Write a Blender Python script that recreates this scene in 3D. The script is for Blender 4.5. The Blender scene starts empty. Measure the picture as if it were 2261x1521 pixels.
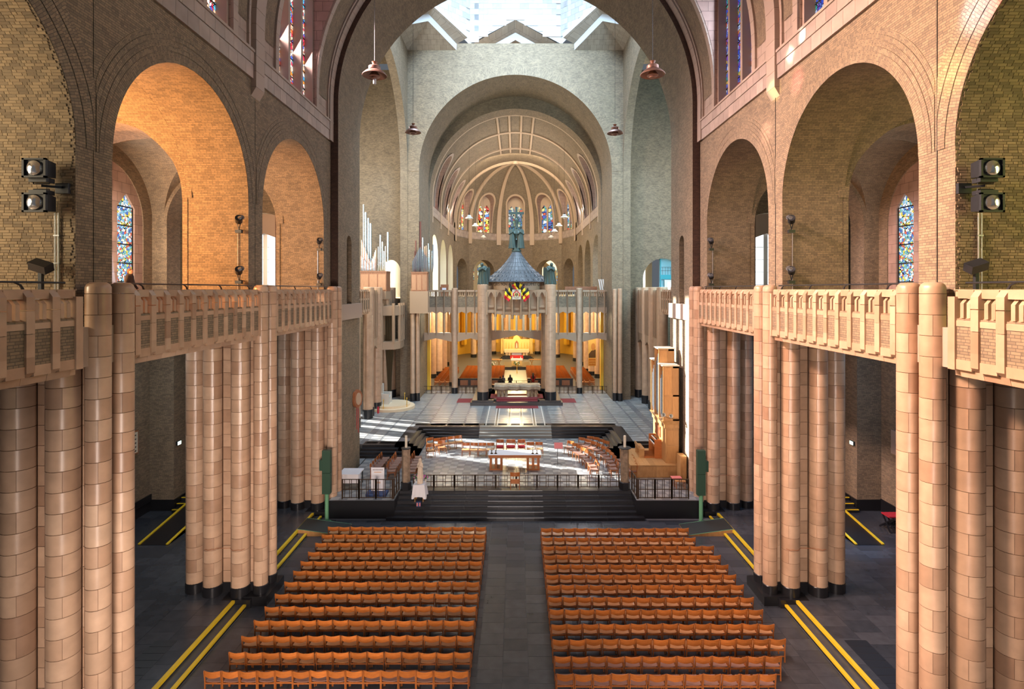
import bpy, math, random
import numpy as np
from math import sin, cos, pi, sqrt, radians as R_, atan2
random.seed(7)
C = bpy.context.scene.collection
SC = bpy.context.scene
H = 12.15            # camera height above the nave floor (metres)
F = 1220.0           # focal length in pixels of the 2261 x 1521 frame
CX, CY = 1138.0, 639.0
# ---------------------------------------------------------------- camera, world, sun, exposure
cam = bpy.data.cameras.new('camera'); camo = bpy.data.objects.new('camera', cam); C.objects.link(camo)
camo.location = (0, 0, H); camo.rotation_euler = (pi/2, 0, 0)
cam.sensor_fit = 'HORIZONTAL'; cam.sensor_width = 36.0; cam.lens = F/2261*36.0
cam.shift_x = (1130.5-CX)/2261; cam.shift_y = -(760.5-CY)/2261
cam.clip_start = .1; cam.clip_end = 400
SC.camera = camo
SC.view_settings.view_transform = 'Standard'; SC.view_settings.look = 'None'
SC.view_settings.exposure = 0.0; SC.view_settings.gamma = 1.0; SC.view_settings.use_curve_mapping = False
W = bpy.data.worlds.new('sky'); SC.world = W; W.use_nodes = True
W.node_tree.nodes['Background'].inputs[0].default_value = (.78, .87, 1, 1)
W.node_tree.nodes['Background'].inputs[1].default_value = .14
SC.cycles.max_bounces = 6; SC.cycles.diffuse_bounces = 4; SC.cycles.glossy_bounces = 3
SC.cycles.transmission_bounces = 3; SC.cycles.transparent_max_bounces = 6
SC.cycles.sample_clamp_indirect = 6.0; SC.cycles.caustics_reflective = False; SC.cycles.caustics_refractive = False
def light(kind, name, loc, aim, power, col, size=1.0, size_y=None, spot=None, blend=.5, spread=180):
    l = bpy.data.lights.new(name, kind); l.energy = power; l.color = col
    if kind == 'AREA':
        l.shape = 'RECTANGLE'; l.size = size; l.size_y = size_y or size; l.spread = R_(spread)
    elif kind == 'SUN': l.angle = size
    else: l.shadow_soft_size = size
    if kind == 'SPOT': l.spot_size = R_(spot); l.spot_blend = blend
    o = bpy.data.objects.new(name, l); C.objects.link(o); o.location = loc
    dx, dy, dz = (aim[i]-loc[i] for i in range(3))
    from mathutils import Vector
    o.rotation_euler = Vector((dx, dy, dz)).to_track_quat('-Z', 'Y').to_euler()
    if kind == 'AREA': o.visible_camera = False
    return o
light('SUN', 'sun', (-60, 60, 50), (-60+1.0, 60-.40, 50-.45), 34, (1, .98, .93), R_(.5))
light('AREA', 'dome_skylight', (0, 44.5, 60.5), (0, 44.5, 0), 20000, (.58, .78, 1), 17)
light('AREA', 'choir_wall_fill', (0, 38.5, 44), (0, 53, 28.5), 4600, (.52, .75, 1), 13, 5, spread=74)  # added fill for the choir arch wall, no window stands here
for e, p in ((-1, 780), (1, 480)): light('AREA', 'west_fill', (e*3.2, 3.2, 5), (e*8, 24, 3.5), p, (1, .82, .72), 5, 6, spread=66)  # added fill behind the camera for column fronts and chairs
for y, p, c in ((9.4, 7400, (1, .66, .48)), (17.8, 5600, (1, .68, .58)), (26.2, 4000, (1, .73, .72))):
    light('AREA', 'left_clerestory_daylight', (-10.28, y, 24.6), (9.5, y, 13.0), p*.42, c, 4.4, 2.8, spread=72)
for y, p, c in ((9.4, 260, (.80, .84, 1)), (17.8, 260, (.82, .84, 1)), (26.2, 420, (.72, .82, 1))):
    light('AREA', 'right_clerestory_daylight', (10.28, y, 24.6), (-9.5, y, 24.6), p, c, 4.4, 5.0)
light('AREA', 'left_gallery_amber_window', (-19.2, 17.0, 15.2), (-11.5, 21.4, 15.5), 4200, (1, .44, .14), 2.6, 4.5)
light('AREA', 'left_gallery_near_window', (-19.2, 8.6, 15.2), (-11.5, 13.0, 15.5), 1500, (1, .80, .52), 2.6, 4.5)
light('AREA', 'left_gallery_far_window', (-19.2, 26.0, 14.6), (-12.5, 30, 14.5), 640, (1, .80, .62), 2.6, 4.5)
light('AREA', 'right_gallery_near_window', (19.2, 8.6, 15.2), (11.5, 13.0, 15.5), 650, (.86, .86, .22), 2.6, 4.5)
light('AREA', 'right_gallery_window', (19.2, 16.6, 15.2), (11.5, 21.4, 15.0), 130, (1, .88, .60), 2.6, 4.5)
light('AREA', 'right_gallery_far_window', (19.2, 25, 14.8), (12.5, 30, 14.5), 160, (.9, .85, .8), 2.6, 4.5)
light('AREA', 'left_gallery_blue_window', (-19.2, 27.6, 14.5), (-13.5, 24, 14), 220, (.45, .75, 1), 1.2, 4)
for s, c, p in ((-1, (1, .86, .70), 2200), (1, (.92, .94, 1), 2000)):
    light('AREA', 'apse_window_daylight', (s*8.7, 72.5, 24.3), (-s*6, 73, 20), p*1.4, c, 12, 3)
    light('AREA', 'ambulatory_daylight', (s*12.7, 59.5, 15.5), (s*12.2, 90, 15), 1500 if s < 0 else 500, (1, .96, .86) if s < 0 else (.8, .9, 1), 2.2, 6)
light('AREA', 'apse_end_daylight', (0, 78, 30.6), (0, 90, 18), 1500, (1, .80, .55), 8, 3)
light('POINT', 'chapel_lamp', (0, 74, 9.6), (0, 0, 0), 2600, (1, .78, .45), 1.5)
light('POINT', 'chapel_altar_lamp', (0, 83, 9.0), (0, 0, 0), 3200, (1, .72, .30), 1.5)
light('POINT', 'chapel_front_fill', (-4, 65, 9.7), (0, 0, 0), 1500, (1, .80, .52), .4); light('POINT', 'chapel_front_fill', (4, 65, 9.7), (0, 0, 0), 1500, (1, .80, .52), .4)  # added fill pair that brightens the chapel seats, no fixture modelled
for s in (-1, 1):
    light('POINT', 'chapel_side_lamp', (s*8.0, 62.5, 9.6), (0, 0, 0), 1100, (1, .82, .52), .3)
    light('AREA', 'transept_daylight', (s*20, 46, 24), (0, 46, 14), 2200 if s < 0 else 1700, (.95, .97, 1), 8, 8)
light('AREA', 'left_transept_warm_fill', (-14.5, 38.5, 20), (-13, 55, 19), 2600, (1, .90, .66), 5, 9)  # added warm fill on the left transept wall
light('AREA', 'right_transept_cool_fill', (14.5, 38.5, 19), (13, 55, 17), 2700, (.40, .80, 1), 5, 9)  # added cool fill on the right transept wall
light('SPOT', 'right_aisle_blue_spot', (17.2, 26.2, 9.6), (15.7, 25.6, .3), 2600, (.12, .55, 1), .15, spot=24, blend=.9)
light('AREA', 'right_aisle_cool_light', (15.5, 24, 10.1), (15.5, 24, 0), 330, (.35, .62, 1), 5, 8)
light('AREA', 'left_aisle_dim_light', (-15.5, 24, 10.1), (-15.5, 24, 0), 340, (.8, .9, 1), 5, 8)
for (x, y, z), c, p, a in (((10.25, 20.6, 20.9), (1, .95, .80), 26000, 2.2), ((10.25, 19.7, 21.2), (.95, 1, 1), 30000, 1.8), ((10.35, 21.9, 20.0), (1, .78, .30), 22000, 2.6), ((10.35, 20.3, 19.8), (1, .22, .25), 20000, 3.2), ((10.35, 22.8, 18.6), (1, .55, .45), 18000, 3.4),
                       ((10.35, 12.35, 18.4), (.70, .68, 1), 26000, 3.6), ((10.35, 11.8, 18.2), (1, .18, .18), 26000, 2.2), ((10.35, 12.2, 19.6), (.9, 1, .85), 24000, 2.0), ((10.35, 13.2, 17.3), (1, .62, .22), 20000, 3.6)):
    light('SPOT', 'stained_sunbeam', (-9.2, y-.5, 25.2), (x, y, z), p*2.6, c, .05, spot=a, blend=1)

# ---------------------------------------------------------------- helpers
class MB:
    """collects faces; build() links them as one mesh object"""
    def __init__(s): s.v = []; s.f = []; s.m = []; s.u = []; s.sm = []
    def face(s, pts, mat=0, uv=None, sm=False):
        b = len(s.v); s.v += [tuple(p) for p in pts]; s.f.append(tuple(range(b, b+len(pts)))); s.m.append(mat); s.u.append(uv); s.sm.append(sm)
    def box(s, x0, x1, y0, y1, z0, z1, mat=0, T=None):
        p = [(x0,y0,z0),(x1,y0,z0),(x1,y1,z0),(x0,y1,z0),(x0,y0,z1),(x1,y0,z1),(x1,y1,z1),(x0,y1,z1)]
        s.hexa(p, mat, T)
    def hexa(s, p, mat=0, T=None):
        if T: p = [T(q) for q in p]
        b = len(s.v); s.v += p
        for q in ((0,3,2,1),(4,5,6,7),(0,1,5,4),(1,2,6,5),(2,3,7,6),(3,0,4,7)):
            s.f.append(tuple(b+i for i in q)); s.m.append(mat); s.u.append(None); s.sm.append(False)
    def bar(s, a, b, w, h=None, mat=0):
        """rectangular bar from a to b, width w across, h up"""
        h = h or w; a = np.array(a, float); b = np.array(b, float); d = b-a; L = np.linalg.norm(d); d = d/L
        up = np.array((0,0,1.)) if abs(d[2]) < .95 else np.array((0,1.,0)); x = np.cross(d, up); x /= np.linalg.norm(x); up = np.cross(x, d)
        x = x*w/2; up = up*h/2
        s.hexa([tuple(q) for q in (a-x-up, a+x-up, b+x-up, b-x-up, a-x+up, a+x+up, b+x+up, b-x+up)], mat)
    def prism(s, poly, t0, t1, fn, mat=0, caps=True, sm=False):
        """extrude a closed polygon of (p,q); fn(p,q,t) -> xyz"""
        n = len(poly); b = len(s.v); s.v += [fn(p, q, t0) for p, q in poly]+[fn(p, q, t1) for p, q in poly]
        for i in range(n):
            j = (i+1) % n; s.f.append((b+i, b+j, b+n+j, b+n+i)); s.m.append(mat); s.u.append(None); s.sm.append(sm)
        if caps:
            s.f.append(tuple(b+i for i in reversed(range(n)))); s.f.append(tuple(b+n+i for i in range(n)))
            s.m += [mat, mat]; s.u += [None, None]; s.sm += [False, False]
    def lathe(s, prof, n=16, cx=0, cy=0, mat=0, a0=0, a1=2*pi, sm=True, cap=True, sx=1, sy=1, uvs=False):
        full = abs(a1-a0-2*pi) < 1e-6; k = n if full else n+1; b = len(s.v)
        for r, z in prof:
            for i in range(k):
                a = a0+(a1-a0)*i/n; s.v.append((cx+r*sx*cos(a), cy+r*sy*sin(a), z))
        for j in range(len(prof)-1):
            for i in range(n):
                i2 = (i+1) % k
                s.f.append((b+j*k+i, b+j*k+i2, b+(j+1)*k+i2, b+(j+1)*k+i)); s.m.append(mat); s.sm.append(sm)
                if uvs:
                    r = prof[j][0]; u0 = r*(a1-a0)*i/n; u1 = r*(a1-a0)*(i+1)/n; z0, z1 = prof[j][1], prof[j+1][1]
                    s.u.append([(u0,z0),(u1,z0),(u1,z1),(u0,z1)])
                else: s.u.append(None)
        if cap and full:
            for j, rev in ((0, True), (len(prof)-1, False)):
                if prof[j][0] > 1e-5:
                    q = [b+j*k+i for i in range(n)]; s.f.append(tuple(reversed(q)) if rev else tuple(q)); s.m.append(mat); s.u.append(None); s.sm.append(False)
    def tube(s, pts, r, n=8, mat=0, cap=True):
        pts = [np.array(p, float) for p in pts]; b = len(s.v); N = len(pts)
        rr = r if hasattr(r, '__len__') else [r]*N; x = None
        for i in range(N):
            d = pts[min(i+1, N-1)]-pts[max(i-1, 0)]; d /= max(np.linalg.norm(d), 1e-9)
            if x is None:
                up = np.array((0,0,1.)) if abs(d[2]) < .9 else np.array((1.,0,0)); x = np.cross(d, up)
            x = x-d*np.dot(x, d); x /= np.linalg.norm(x); y = np.cross(d, x)
            for k in range(n):
                a = 2*pi*k/n; s.v.append(tuple(pts[i]+(x*cos(a)+y*sin(a))*rr[i]))
        for i in range(N-1):
            for k in range(n):
                k2 = (k+1) % n; s.f.append((b+i*n+k, b+i*n+k2, b+(i+1)*n+k2, b+(i+1)*n+k)); s.m.append(mat); s.u.append(None); s.sm.append(True)
        if cap:
            s.f.append(tuple(b+k for k in reversed(range(n)))); s.f.append(tuple(b+(N-1)*n+k for k in range(n))); s.m += [mat]*2; s.u += [None]*2; s.sm += [False]*2
    def ball(s, c, r, n=10, mat=0):
        rx, ry, rz = r if hasattr(r, '__len__') else (r, r, r)
        m = max(4, n//2); b = len(s.v)
        for j in range(m+1):
            t = -pi/2+pi*j/m
            for i in range(n):
                a = 2*pi*i/n; s.v.append((c[0]+rx*cos(t)*cos(a), c[1]+ry*cos(t)*sin(a), c[2]+rz*sin(t)))
        for j in range(m):
            for i in range(n):
                i2 = (i+1) % n; s.f.append((b+j*n+i, b+j*n+i2, b+(j+1)*n+i2, b+(j+1)*n+i)); s.m.append(mat); s.u.append(None); s.sm.append(True)
    def mesh(s, name, mats, sharp=35):
        me = bpy.data.meshes.new(name); me.from_pydata(s.v, [], s.f)
        mats = mats if isinstance(mats, (list, tuple)) else [mats]
        for m in mats: me.materials.append(m)
        if len(mats) > 1: me.polygons.foreach_set('material_index', s.m)
        uvl = me.uv_layers.new(name='UVMap'); V = np.array(s.v, float); out = np.zeros((sum(len(f) for f in s.f), 2)); k = 0
        for f, u in zip(s.f, s.u):
            n = len(f)
            if u is not None: out[k:k+n] = u
            else:
                P = V[list(f)]; c = P.mean(0); N = np.zeros(3)
                for i in range(n): N += np.cross(P[i]-c, P[(i+1) % n]-c)
                N = np.abs(N)
                if N[0] >= N[1] and N[0] >= N[2]: out[k:k+n] = P[:, (1, 2)]
                elif N[1] >= N[2]: out[k:k+n] = P[:, (0, 2)]
                else: out[k:k+n] = P[:, (0, 1)]
            k += n
        uvl.data.foreach_set('uv', out.ravel())
        if any(s.sm):
            me.polygons.foreach_set('use_smooth', [True]*len(s.f)); me.set_sharp_from_angle(angle=R_(sharp))
        me.update(); return me
    def build(s, name, mats, parent=None, loc=(0,0,0), rz=0, sharp=35):
        return ob(name, s.mesh(name, mats, sharp), parent, loc, rz)
def ob(name, me, parent=None, loc=(0,0,0), rz=0, rot=None):
    o = bpy.data.objects.new(name, me); C.objects.link(o); o.location = loc; o.rotation_euler = rot or (0, 0, rz)
    if parent: o.parent = parent
    return o
def tag(o, label=None, cat=None, group=None, kind=None):
    if label: o['label'] = label
    if cat: o['category'] = cat
    if group: o['group'] = group
    if kind: o['kind'] = kind
    return o
def thing(name, label, cat, loc=(0,0,0), rz=0, group=None, kind=None):
    return tag(ob(name, None, None, loc, rz), label, cat, group, kind)
def struct(name, label=None):
    o = ob(name, None); o['kind'] = 'structure'
    if label: o['label'] = label
    return o
def copy_tree(o, parent=None):
    c = o.copy(); C.objects.link(c)
    if parent: c.parent = parent
    for ch in [x for x in KIDS.get(o.name, [])]: copy_tree(ch, c)
    return c
KIDS = {}
def freeze_kids(root):
    def rec(o):
        KIDS[o.name] = list(o.children)
        for ch in o.children: rec(ch)
    rec(root)
def at(u, v, z):
    """point of the photograph at height z -> (X, Y)"""
    d = F*(H-z)/(v-CY); return ((u-CX)*d/F, d)
def ux(u, d): return (u-CX)*d/F
def vz(v, d): return H-(v-CY)*d/F
ORD = 'first second third fourth fifth sixth seventh eighth ninth tenth eleventh twelfth thirteenth fourteenth fifteenth sixteenth'.split()
SIDE = {-1: 'left', 1: 'right'}
# ---------------------------------------------------------------- materials
def mat(name, col=(.5,.5,.5), rough=.6, metal=0, spec=.5, coat=0):
    m = bpy.data.materials.new(name); m.use_nodes = True; b = m.node_tree.nodes['Principled BSDF']
    b.inputs['Base Color'].default_value = (*col, 1); b.inputs['Roughness'].default_value = rough; b.inputs['Metallic'].default_value = metal
    b.inputs['Specular IOR Level'].default_value = spec; b.inputs['Coat Weight'].default_value = coat
    return m
def nd(m, t, **k):
    n = m.node_tree.nodes.new(t)
    for a, b in k.items(): setattr(n, a, b)
    return n
def lk(m, a, b): m.node_tree.links.new(a, b)
def bsdf(m): return m.node_tree.nodes['Principled BSDF']
def ramp(m, stops):
    r = nd(m, 'ShaderNodeValToRGB'); e = r.color_ramp.elements
    while len(e) < len(stops): e.new(.5)
    for i, (p, c) in enumerate(stops): e[i].position = p; e[i].color = (*c, 1)
    return r
def mixc(m, kind, fac, a, b):
    n = nd(m, 'ShaderNodeMix', data_type='RGBA', blend_type=kind)
    for i, x in ((0, fac), (6, a), (7, b)):
        if hasattr(x, 'is_linked'): lk(m, x, n.inputs[i])
        else: n.inputs[i].default_value = x if i == 0 else (*x, 1)
    return n.outputs[2]
def brick_mat(name, c1, c2, mortar, bw=.225, rh=.067, ms=.006, bump=.6, rough=.8, tint=.16, squash=.55):
    m = mat(name, c1, rough, spec=.3); uv = nd(m, 'ShaderNodeUVMap')
    b = nd(m, 'ShaderNodeTexBrick'); b.offset = .5; b.offset_frequency = 2; b.squash = squash; b.squash_frequency = 3
    lk(m, uv.outputs[0], b.inputs['Vector'])
    for k, x in (('Color1', c1), ('Color2', c2), ('Mortar', mortar)): b.inputs[k].default_value = (*x, 1)
    for k, x in (('Scale', 1), ('Mortar Size', ms), ('Mortar Smooth', .1), ('Bias', -.15), ('Brick Width', bw), ('Row Height', rh)): b.inputs[k].default_value = x
    no = nd(m, 'ShaderNodeTexNoise'); no.inputs['Scale'].default_value = 1.3; no.inputs['Detail'].default_value = 5
    lk(m, uv.outputs[0], no.inputs['Vector'])
    r = ramp(m, [(.3, (1-tint,)*3), (.7, (1+tint*.4,)*3)]); lk(m, no.outputs[0], r.inputs[0])
    lk(m, mixc(m, 'MULTIPLY', 1.0, b.outputs[0], r.outputs[0]), bsdf(m).inputs['Base Color'])
    if bump:
        bp = nd(m, 'ShaderNodeBump'); bp.inputs['Strength'].default_value = bump; bp.inputs['Distance'].default_value = .01; bp.invert = True
        lk(m, b.outputs['Fac'], bp.inputs['Height']); lk(m, bp.outputs[0], bsdf(m).inputs['Normal'])
    return m
def block_mat(name, stops, rough=.4, noise=.25, nscale=3.0, spec=.5, bump=.15, coat=0):
    """one tint per object (Object Info random) with mottling"""
    m = mat(name, stops[0][1], rough, spec=spec, coat=coat); oi = nd(m, 'ShaderNodeObjectInfo')
    r = ramp(m, stops); lk(m, oi.outputs['Random'], r.inputs[0])
    tc = nd(m, 'ShaderNodeTexCoord'); no = nd(m, 'ShaderNodeTexNoise'); no.inputs['Scale'].default_value = nscale; no.inputs['Detail'].default_value = 6; no.noise_dimensions = '4D'
    mm = nd(m, 'ShaderNodeMath', operation='MULTIPLY'); mm.inputs[1].default_value = 40; lk(m, oi.outputs['Random'], mm.inputs[0]); lk(m, mm.outputs[0], no.inputs['W'])
    lk(m, tc.outputs['Object'], no.inputs['Vector'])
    r2 = ramp(m, [(.25, (1-noise,)*3), (.75, (1+noise*.5,)*3)]); lk(m, no.outputs[0], r2.inputs[0])
    lk(m, mixc(m, 'MULTIPLY', 1.0, r.outputs[0], r2.outputs[0]), bsdf(m).inputs['Base Color'])
    if bump:
        bp = nd(m, 'ShaderNodeBump'); bp.inputs['Strength'].default_value = bump; bp.inputs['Distance'].default_value = .02
        lk(m, no.outputs[0], bp.inputs['Height']); lk(m, bp.outputs[0], bsdf(m).inputs['Normal'])
    return m
def wood_mat(name, c1, c2, rough=.4, axis=(1, 12, 12), coat=0):
    m = mat(name, c1, rough, coat=coat); tc = nd(m, 'ShaderNodeTexCoord'); mp = nd(m, 'ShaderNodeMapping'); mp.inputs['Scale'].default_value = axis
    oi = nd(m, 'ShaderNodeObjectInfo'); lk(m, tc.outputs['Object'], mp.inputs[0])
    no = nd(m, 'ShaderNodeTexNoise'); no.noise_dimensions = '4D'; no.inputs['Scale'].default_value = 3; no.inputs['Detail'].default_value = 4; lk(m, mp.outputs[0], no.inputs['Vector'])
    mm = nd(m, 'ShaderNodeMath', operation='MULTIPLY'); mm.inputs[1].default_value = 30; lk(m, oi.outputs['Random'], mm.inputs[0]); lk(m, mm.outputs[0], no.inputs['W'])
    r = ramp(m, [(.3, c2), (.7, c1)]); lk(m, no.outputs[0], r.inputs[0])
    r2 = ramp(m, [(0, (.82,)*3), (1, (1.12,)*3)]); lk(m, oi.outputs['Random'], r2.inputs[0])
    lk(m, mixc(m, 'MULTIPLY', 1.0, r.outputs[0], r2.outputs[0]), bsdf(m).inputs['Base Color'])
    return m
def emit(name, col, st):
    m = bpy.data.materials.new(name); m.use_nodes = True; t = m.node_tree; t.nodes.clear()
    e = t.nodes.new('ShaderNodeEmission'); e.inputs[0].default_value = (*col, 1); e.inputs[1].default_value = st
    o = t.nodes.new('ShaderNodeOutputMaterial'); t.links.new(e.outputs[0], o.inputs[0]); return m
def glass_mat(name, cols, st, scale=5.0, dark=.05):
    """leaded stained glass lit from outside: cells of colour between dark leads"""
    m = bpy.data.materials.new(name); m.use_nodes = True; t = m.node_tree; t.nodes.clear()
    uv = nd(m, 'ShaderNodeUVMap'); vo = nd(m, 'ShaderNodeTexVoronoi'); vo.inputs['Scale'].default_value = scale; lk(m, uv.outputs[0], vo.inputs['Vector'])
    sp = nd(m, 'ShaderNodeSeparateColor'); lk(m, vo.outputs['Color'], sp.inputs[0])
    n = len(cols); r = ramp(m, [(i/n, c) for i, c in enumerate(cols)]); r.color_ramp.interpolation = 'CONSTANT'; lk(m, sp.outputs[0], r.inputs[0])
    ve = nd(m, 'ShaderNodeTexVoronoi', feature='DISTANCE_TO_EDGE'); ve.inputs['Scale'].default_value = scale; lk(m, uv.outputs[0], ve.inputs['Vector'])
    g = nd(m, 'ShaderNodeMath', operation='GREATER_THAN'); g.inputs[1].default_value = dark; lk(m, ve.outputs[0], g.inputs[0])
    ms = nd(m, 'ShaderNodeMath', operation='MULTIPLY'); ms.inputs[1].default_value = st; lk(m, g.outputs[0], ms.inputs[0])
    e = nd(m, 'ShaderNodeEmission'); lk(m, r.outputs[0], e.inputs[0]); lk(m, ms.outputs[0], e.inputs[1])
    gl = nd(m, 'ShaderNodeBsdfGlossy'); gl.inputs[0].default_value = (.04,.04,.04,1); gl.inputs[1].default_value = .2
    ad = nd(m, 'ShaderNodeAddShader'); lk(m, e.outputs[0], ad.inputs[0]); lk(m, gl.outputs[0], ad.inputs[1])
    o = nd(m, 'ShaderNodeOutputMaterial'); lk(m, ad.outputs[0], o.inputs[0]); return m
def tile_mat(name, c1, c2, grout, w, h, rough=.2, ms=.006, off=.5, spec=.5, noise=.3):
    m = brick_mat(name, c1, c2, grout, w, h, ms, .08, rough, noise, 1.0); bsdf(m).inputs['Specular IOR Level'].default_value = spec
    [n for n in m.node_tree.nodes if n.type == 'TEX_BRICK'][0].offset = off
    return m
M = {}
M['brick'] = brick_mat('buff_brick', (.285,.212,.135), (.165,.125,.085), (.105,.085,.066))
M['brickvault'] = brick_mat('buff_brick_vault', (.26,.195,.125), (.165,.125,.085), (.10,.08,.062), bump=.4)
M['brickdark'] = brick_mat('dark_brick', (.10,.055,.038), (.065,.038,.028), (.04,.028,.02))
M['brickpiece'] = block_mat('buff_brick_piece', [(0,(.17,.128,.078)), (.3,(.27,.20,.12)), (.7,(.32,.24,.145)), (1,(.23,.175,.11))], .8, .25, 12, .3, .1)
M['mortar'] = mat('mortar', (.10,.082,.064), .95, spec=.2)
M['stone'] = block_mat('tan_glazed_stone', [(0,(.34,.205,.13)), (.12,(.42,.265,.17)), (.5,(.47,.31,.205)), (.85,(.52,.355,.24)), (1,(.37,.24,.155))], .32, .2, 2.5, .5, .06)
M['stonejoint'] = mat('stone_joint', (.16,.09,.055), .9, spec=.2)
M['stonewall'] = brick_mat('stone_wall', (.40,.31,.25), (.31,.24,.20), (.17,.13,.11), .62, .5, .012, .3, .6, .25, 1.0)
M['stoneplain'] = mat('stone_plain', (.36,.275,.22), .6)
M['stonepink'] = brick_mat('stone_pink', (.42,.29,.24), (.36,.25,.21), (.2,.14,.12), .62, .5, .012, .3, .6, .25, 1.0)
M['cornice'] = block_mat('cornice_stone', [(0,(.30,.235,.20)), (.5,(.36,.285,.24)), (1,(.41,.32,.27))], .55, .2, 2, .4, .06)
M['black'] = mat('black_marble', (.012,.012,.014), .28)
M['blackstep'] = block_mat('black_step_marble', [(0,(.014,.014,.017)), (1,(.026,.026,.030))], .32, .3, 2, .5, 0)
M['slate'] = block_mat('slate_slab', [(0,(.036,.041,.050)), (.5,(.050,.055,.065)), (.85,(.062,.066,.076)), (1,(.032,.036,.045))], .27, .3, 3, .5, .05)
M['slategrate'] = mat('black_slab', (.010,.010,.012), .45)
M['grout'] = mat('floor_grout', (.11,.115,.125), .8)
M['yellow'] = mat('yellow_paint', (.72,.50,.02), .5)
M['wood'] = wood_mat('orange_beech', (.47,.15,.032), (.33,.095,.018), .35)
M['woodseat'] = wood_mat('pale_seat_ply', (.46,.235,.105), (.36,.17,.07), .3)
M['woodleg'] = wood_mat('orange_beech_leg', (.36,.115,.024), (.24,.066,.013), .4, (12,12,1))
M['oak'] = wood_mat('oak', (.46,.24,.085), (.34,.165,.055), .4, (2,10,1))
M['oakfloor'] = wood_mat('oak_floor', (.50,.29,.12), (.38,.20,.075), .3, (1,14,1))
M['oakred'] = wood_mat('red_oak', (.36,.14,.06), (.25,.09,.04), .45, (6,6,1))
M['seatbrown'] = mat('brown_seat_pad', (.24,.13,.10), .5)
M['marble'] = block_mat('grey_white_marble', [(0,(.24,.245,.245)), (.4,(.30,.305,.30)), (.7,(.35,.35,.335)), (1,(.28,.275,.265))], .26, .35, 2.2, .5, 0)
M['marbledark'] = block_mat('grey_dark_marble', [(0,(.16,.17,.18)), (1,(.21,.215,.22))], .26, .35, 2.2, .5, 0)
M['marblewhite'] = mat('white_marble', (.55,.52,.47), .35)
M['darkmetal'] = mat('dark_metal', (.02,.022,.026), .4, .3)
M['bronzerail'] = mat('bronze_rail', (.060,.036,.022), .35, .6)
M['steel'] = mat('galvanised_conduit', (.55,.56,.56), .3, .8)
M['copper'] = mat('copper_lamp', (.32,.18,.135), .4, .5)
M['lampwhite'] = mat('white_enamel', (.72,.71,.68), .35)
M['greenbox'] = mat('green_paint', (.018,.055,.030), .5)
M['greenpost'] = mat('pale_green_paint', (.12,.30,.16), .5)
M['cloth'] = mat('white_cloth', (.72,.70,.72), .8)
M['redcloth'] = mat('red_cloth', (.42,.02,.03), .75)
M['carpet'] = mat('red_carpet', (.20,.042,.045), .95, spec=.1)
M['verdigris'] = mat('verdigris_bronze', (.050,.075,.066), .5, .35)
M['lead'] = block_mat('lead_shingle', [(0,(.060,.064,.070)), (1,(.095,.10,.108))], .5, .25, 6, .5, .1)
M['gold'] = mat('gold_paint', (.75,.46,.06), .35, .3)
M['goldwall'] = mat('yellow_wall', (.78,.47,.04), .6)
M['exitlit'] = emit('exit_sign_face', (.75, 1, .85), 3)
M['daylight'] = emit('daylight_pane', (.88,.96,1), 3.2)
M['creamlit'] = mat('lit_cream_plaster', (.80,.76,.62), .7)
M['marblepale'] = mat('pale_step_stone', (.27,.265,.245), .3)
M['marblegrey'] = mat('grey_marble', (.24,.25,.25), .26)
M['stoneplain2'] = mat('tan_screen_stone', (.35,.235,.15), .5)
M['stonelit'] = mat('lit_screen_stone', (.55,.52,.42), .5)
M['stonetan'] = mat('tan_rib_stone', (.44,.32,.22), .55)
M['drape'] = mat('brown_velvet', (.10,.07,.035), .9)
M['creamwarm'] = mat('warm_plaster', (.55,.42,.24), .7)
M['goldapse'] = mat('gold_apse', (.62,.36,.05), .5)
M['chapelfloor'] = mat('chapel_floor', (.11,.115,.125), .42)
M['inscription'] = mat('inscription_brown', (.10,.06,.04), .6)
M['flagblack'] = mat('flag_black', (.012,.012,.015), .8); M['flagyellow'] = mat('flag_yellow', (.78,.58,.02), .8); M['flagred'] = mat('flag_red', (.55,.012,.025), .8)
M['ivory'] = mat('ivory_board', (.62,.56,.44), .6); M['gilt'] = mat('gilded_stone', (.72,.50,.20), .45); M['marblewarm'] = mat('warm_marble', (.70,.56,.38), .4)
M['marbleblue'] = mat('blue_relief', (.3,.36,.55), .5); M['leaf'] = mat('leaf_green', (.05,.14,.03), .6); M['roughstone'] = block_mat('rough_travertine', [(0,(.36,.29,.21)), (1,(.42,.34,.25))], .7, .45, 3, .3, .6)
M['banneryellow'] = mat('banner_yellow', (.80,.58,.18), .7); M['bannerorange'] = mat('banner_orange', (.55,.22,.03), .7); M['bannerorange2'] = mat('banner_face', (.62,.32,.10), .7); M['bannerbrown'] = mat('banner_brown', (.10,.06,.03), .8)
M['pinkflower'] = mat('pink_flower', (.55,.12,.40), .7); M['brownmarble'] = block_mat('brown_veined_marble', [(0,(.26,.18,.11)), (1,(.30,.21,.14))], .35, .6, 5, .5, .05)
M['pipe'] = mat('tin_pipe', (.62,.66,.70), .22, .9); M['pipecopper'] = mat('copper_pipe', (.60,.32,.22), .3, .8); M['pipedark'] = mat('dark_pipe', (.12,.14,.17), .35, .7)
M['keywhite'] = mat('ivory_keys', (.75,.72,.65), .3); M['lens'] = mat('lamp_lens', (.50,.52,.55), .12, .85); M['pad'] = mat('red_cushion', (.45,.015,.03), .8); M['bluebox'] = mat('blue_paint', (.02,.05,.15), .6)
M['pink'] = mat('pink_folder', (.62,.18,.17), .7); M['rubber'] = mat('dark_rubber', (.02,.022,.02), .6)
M['marblewarm2'] = mat('cream_statue_marble', (.62,.50,.38), .5)
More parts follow.
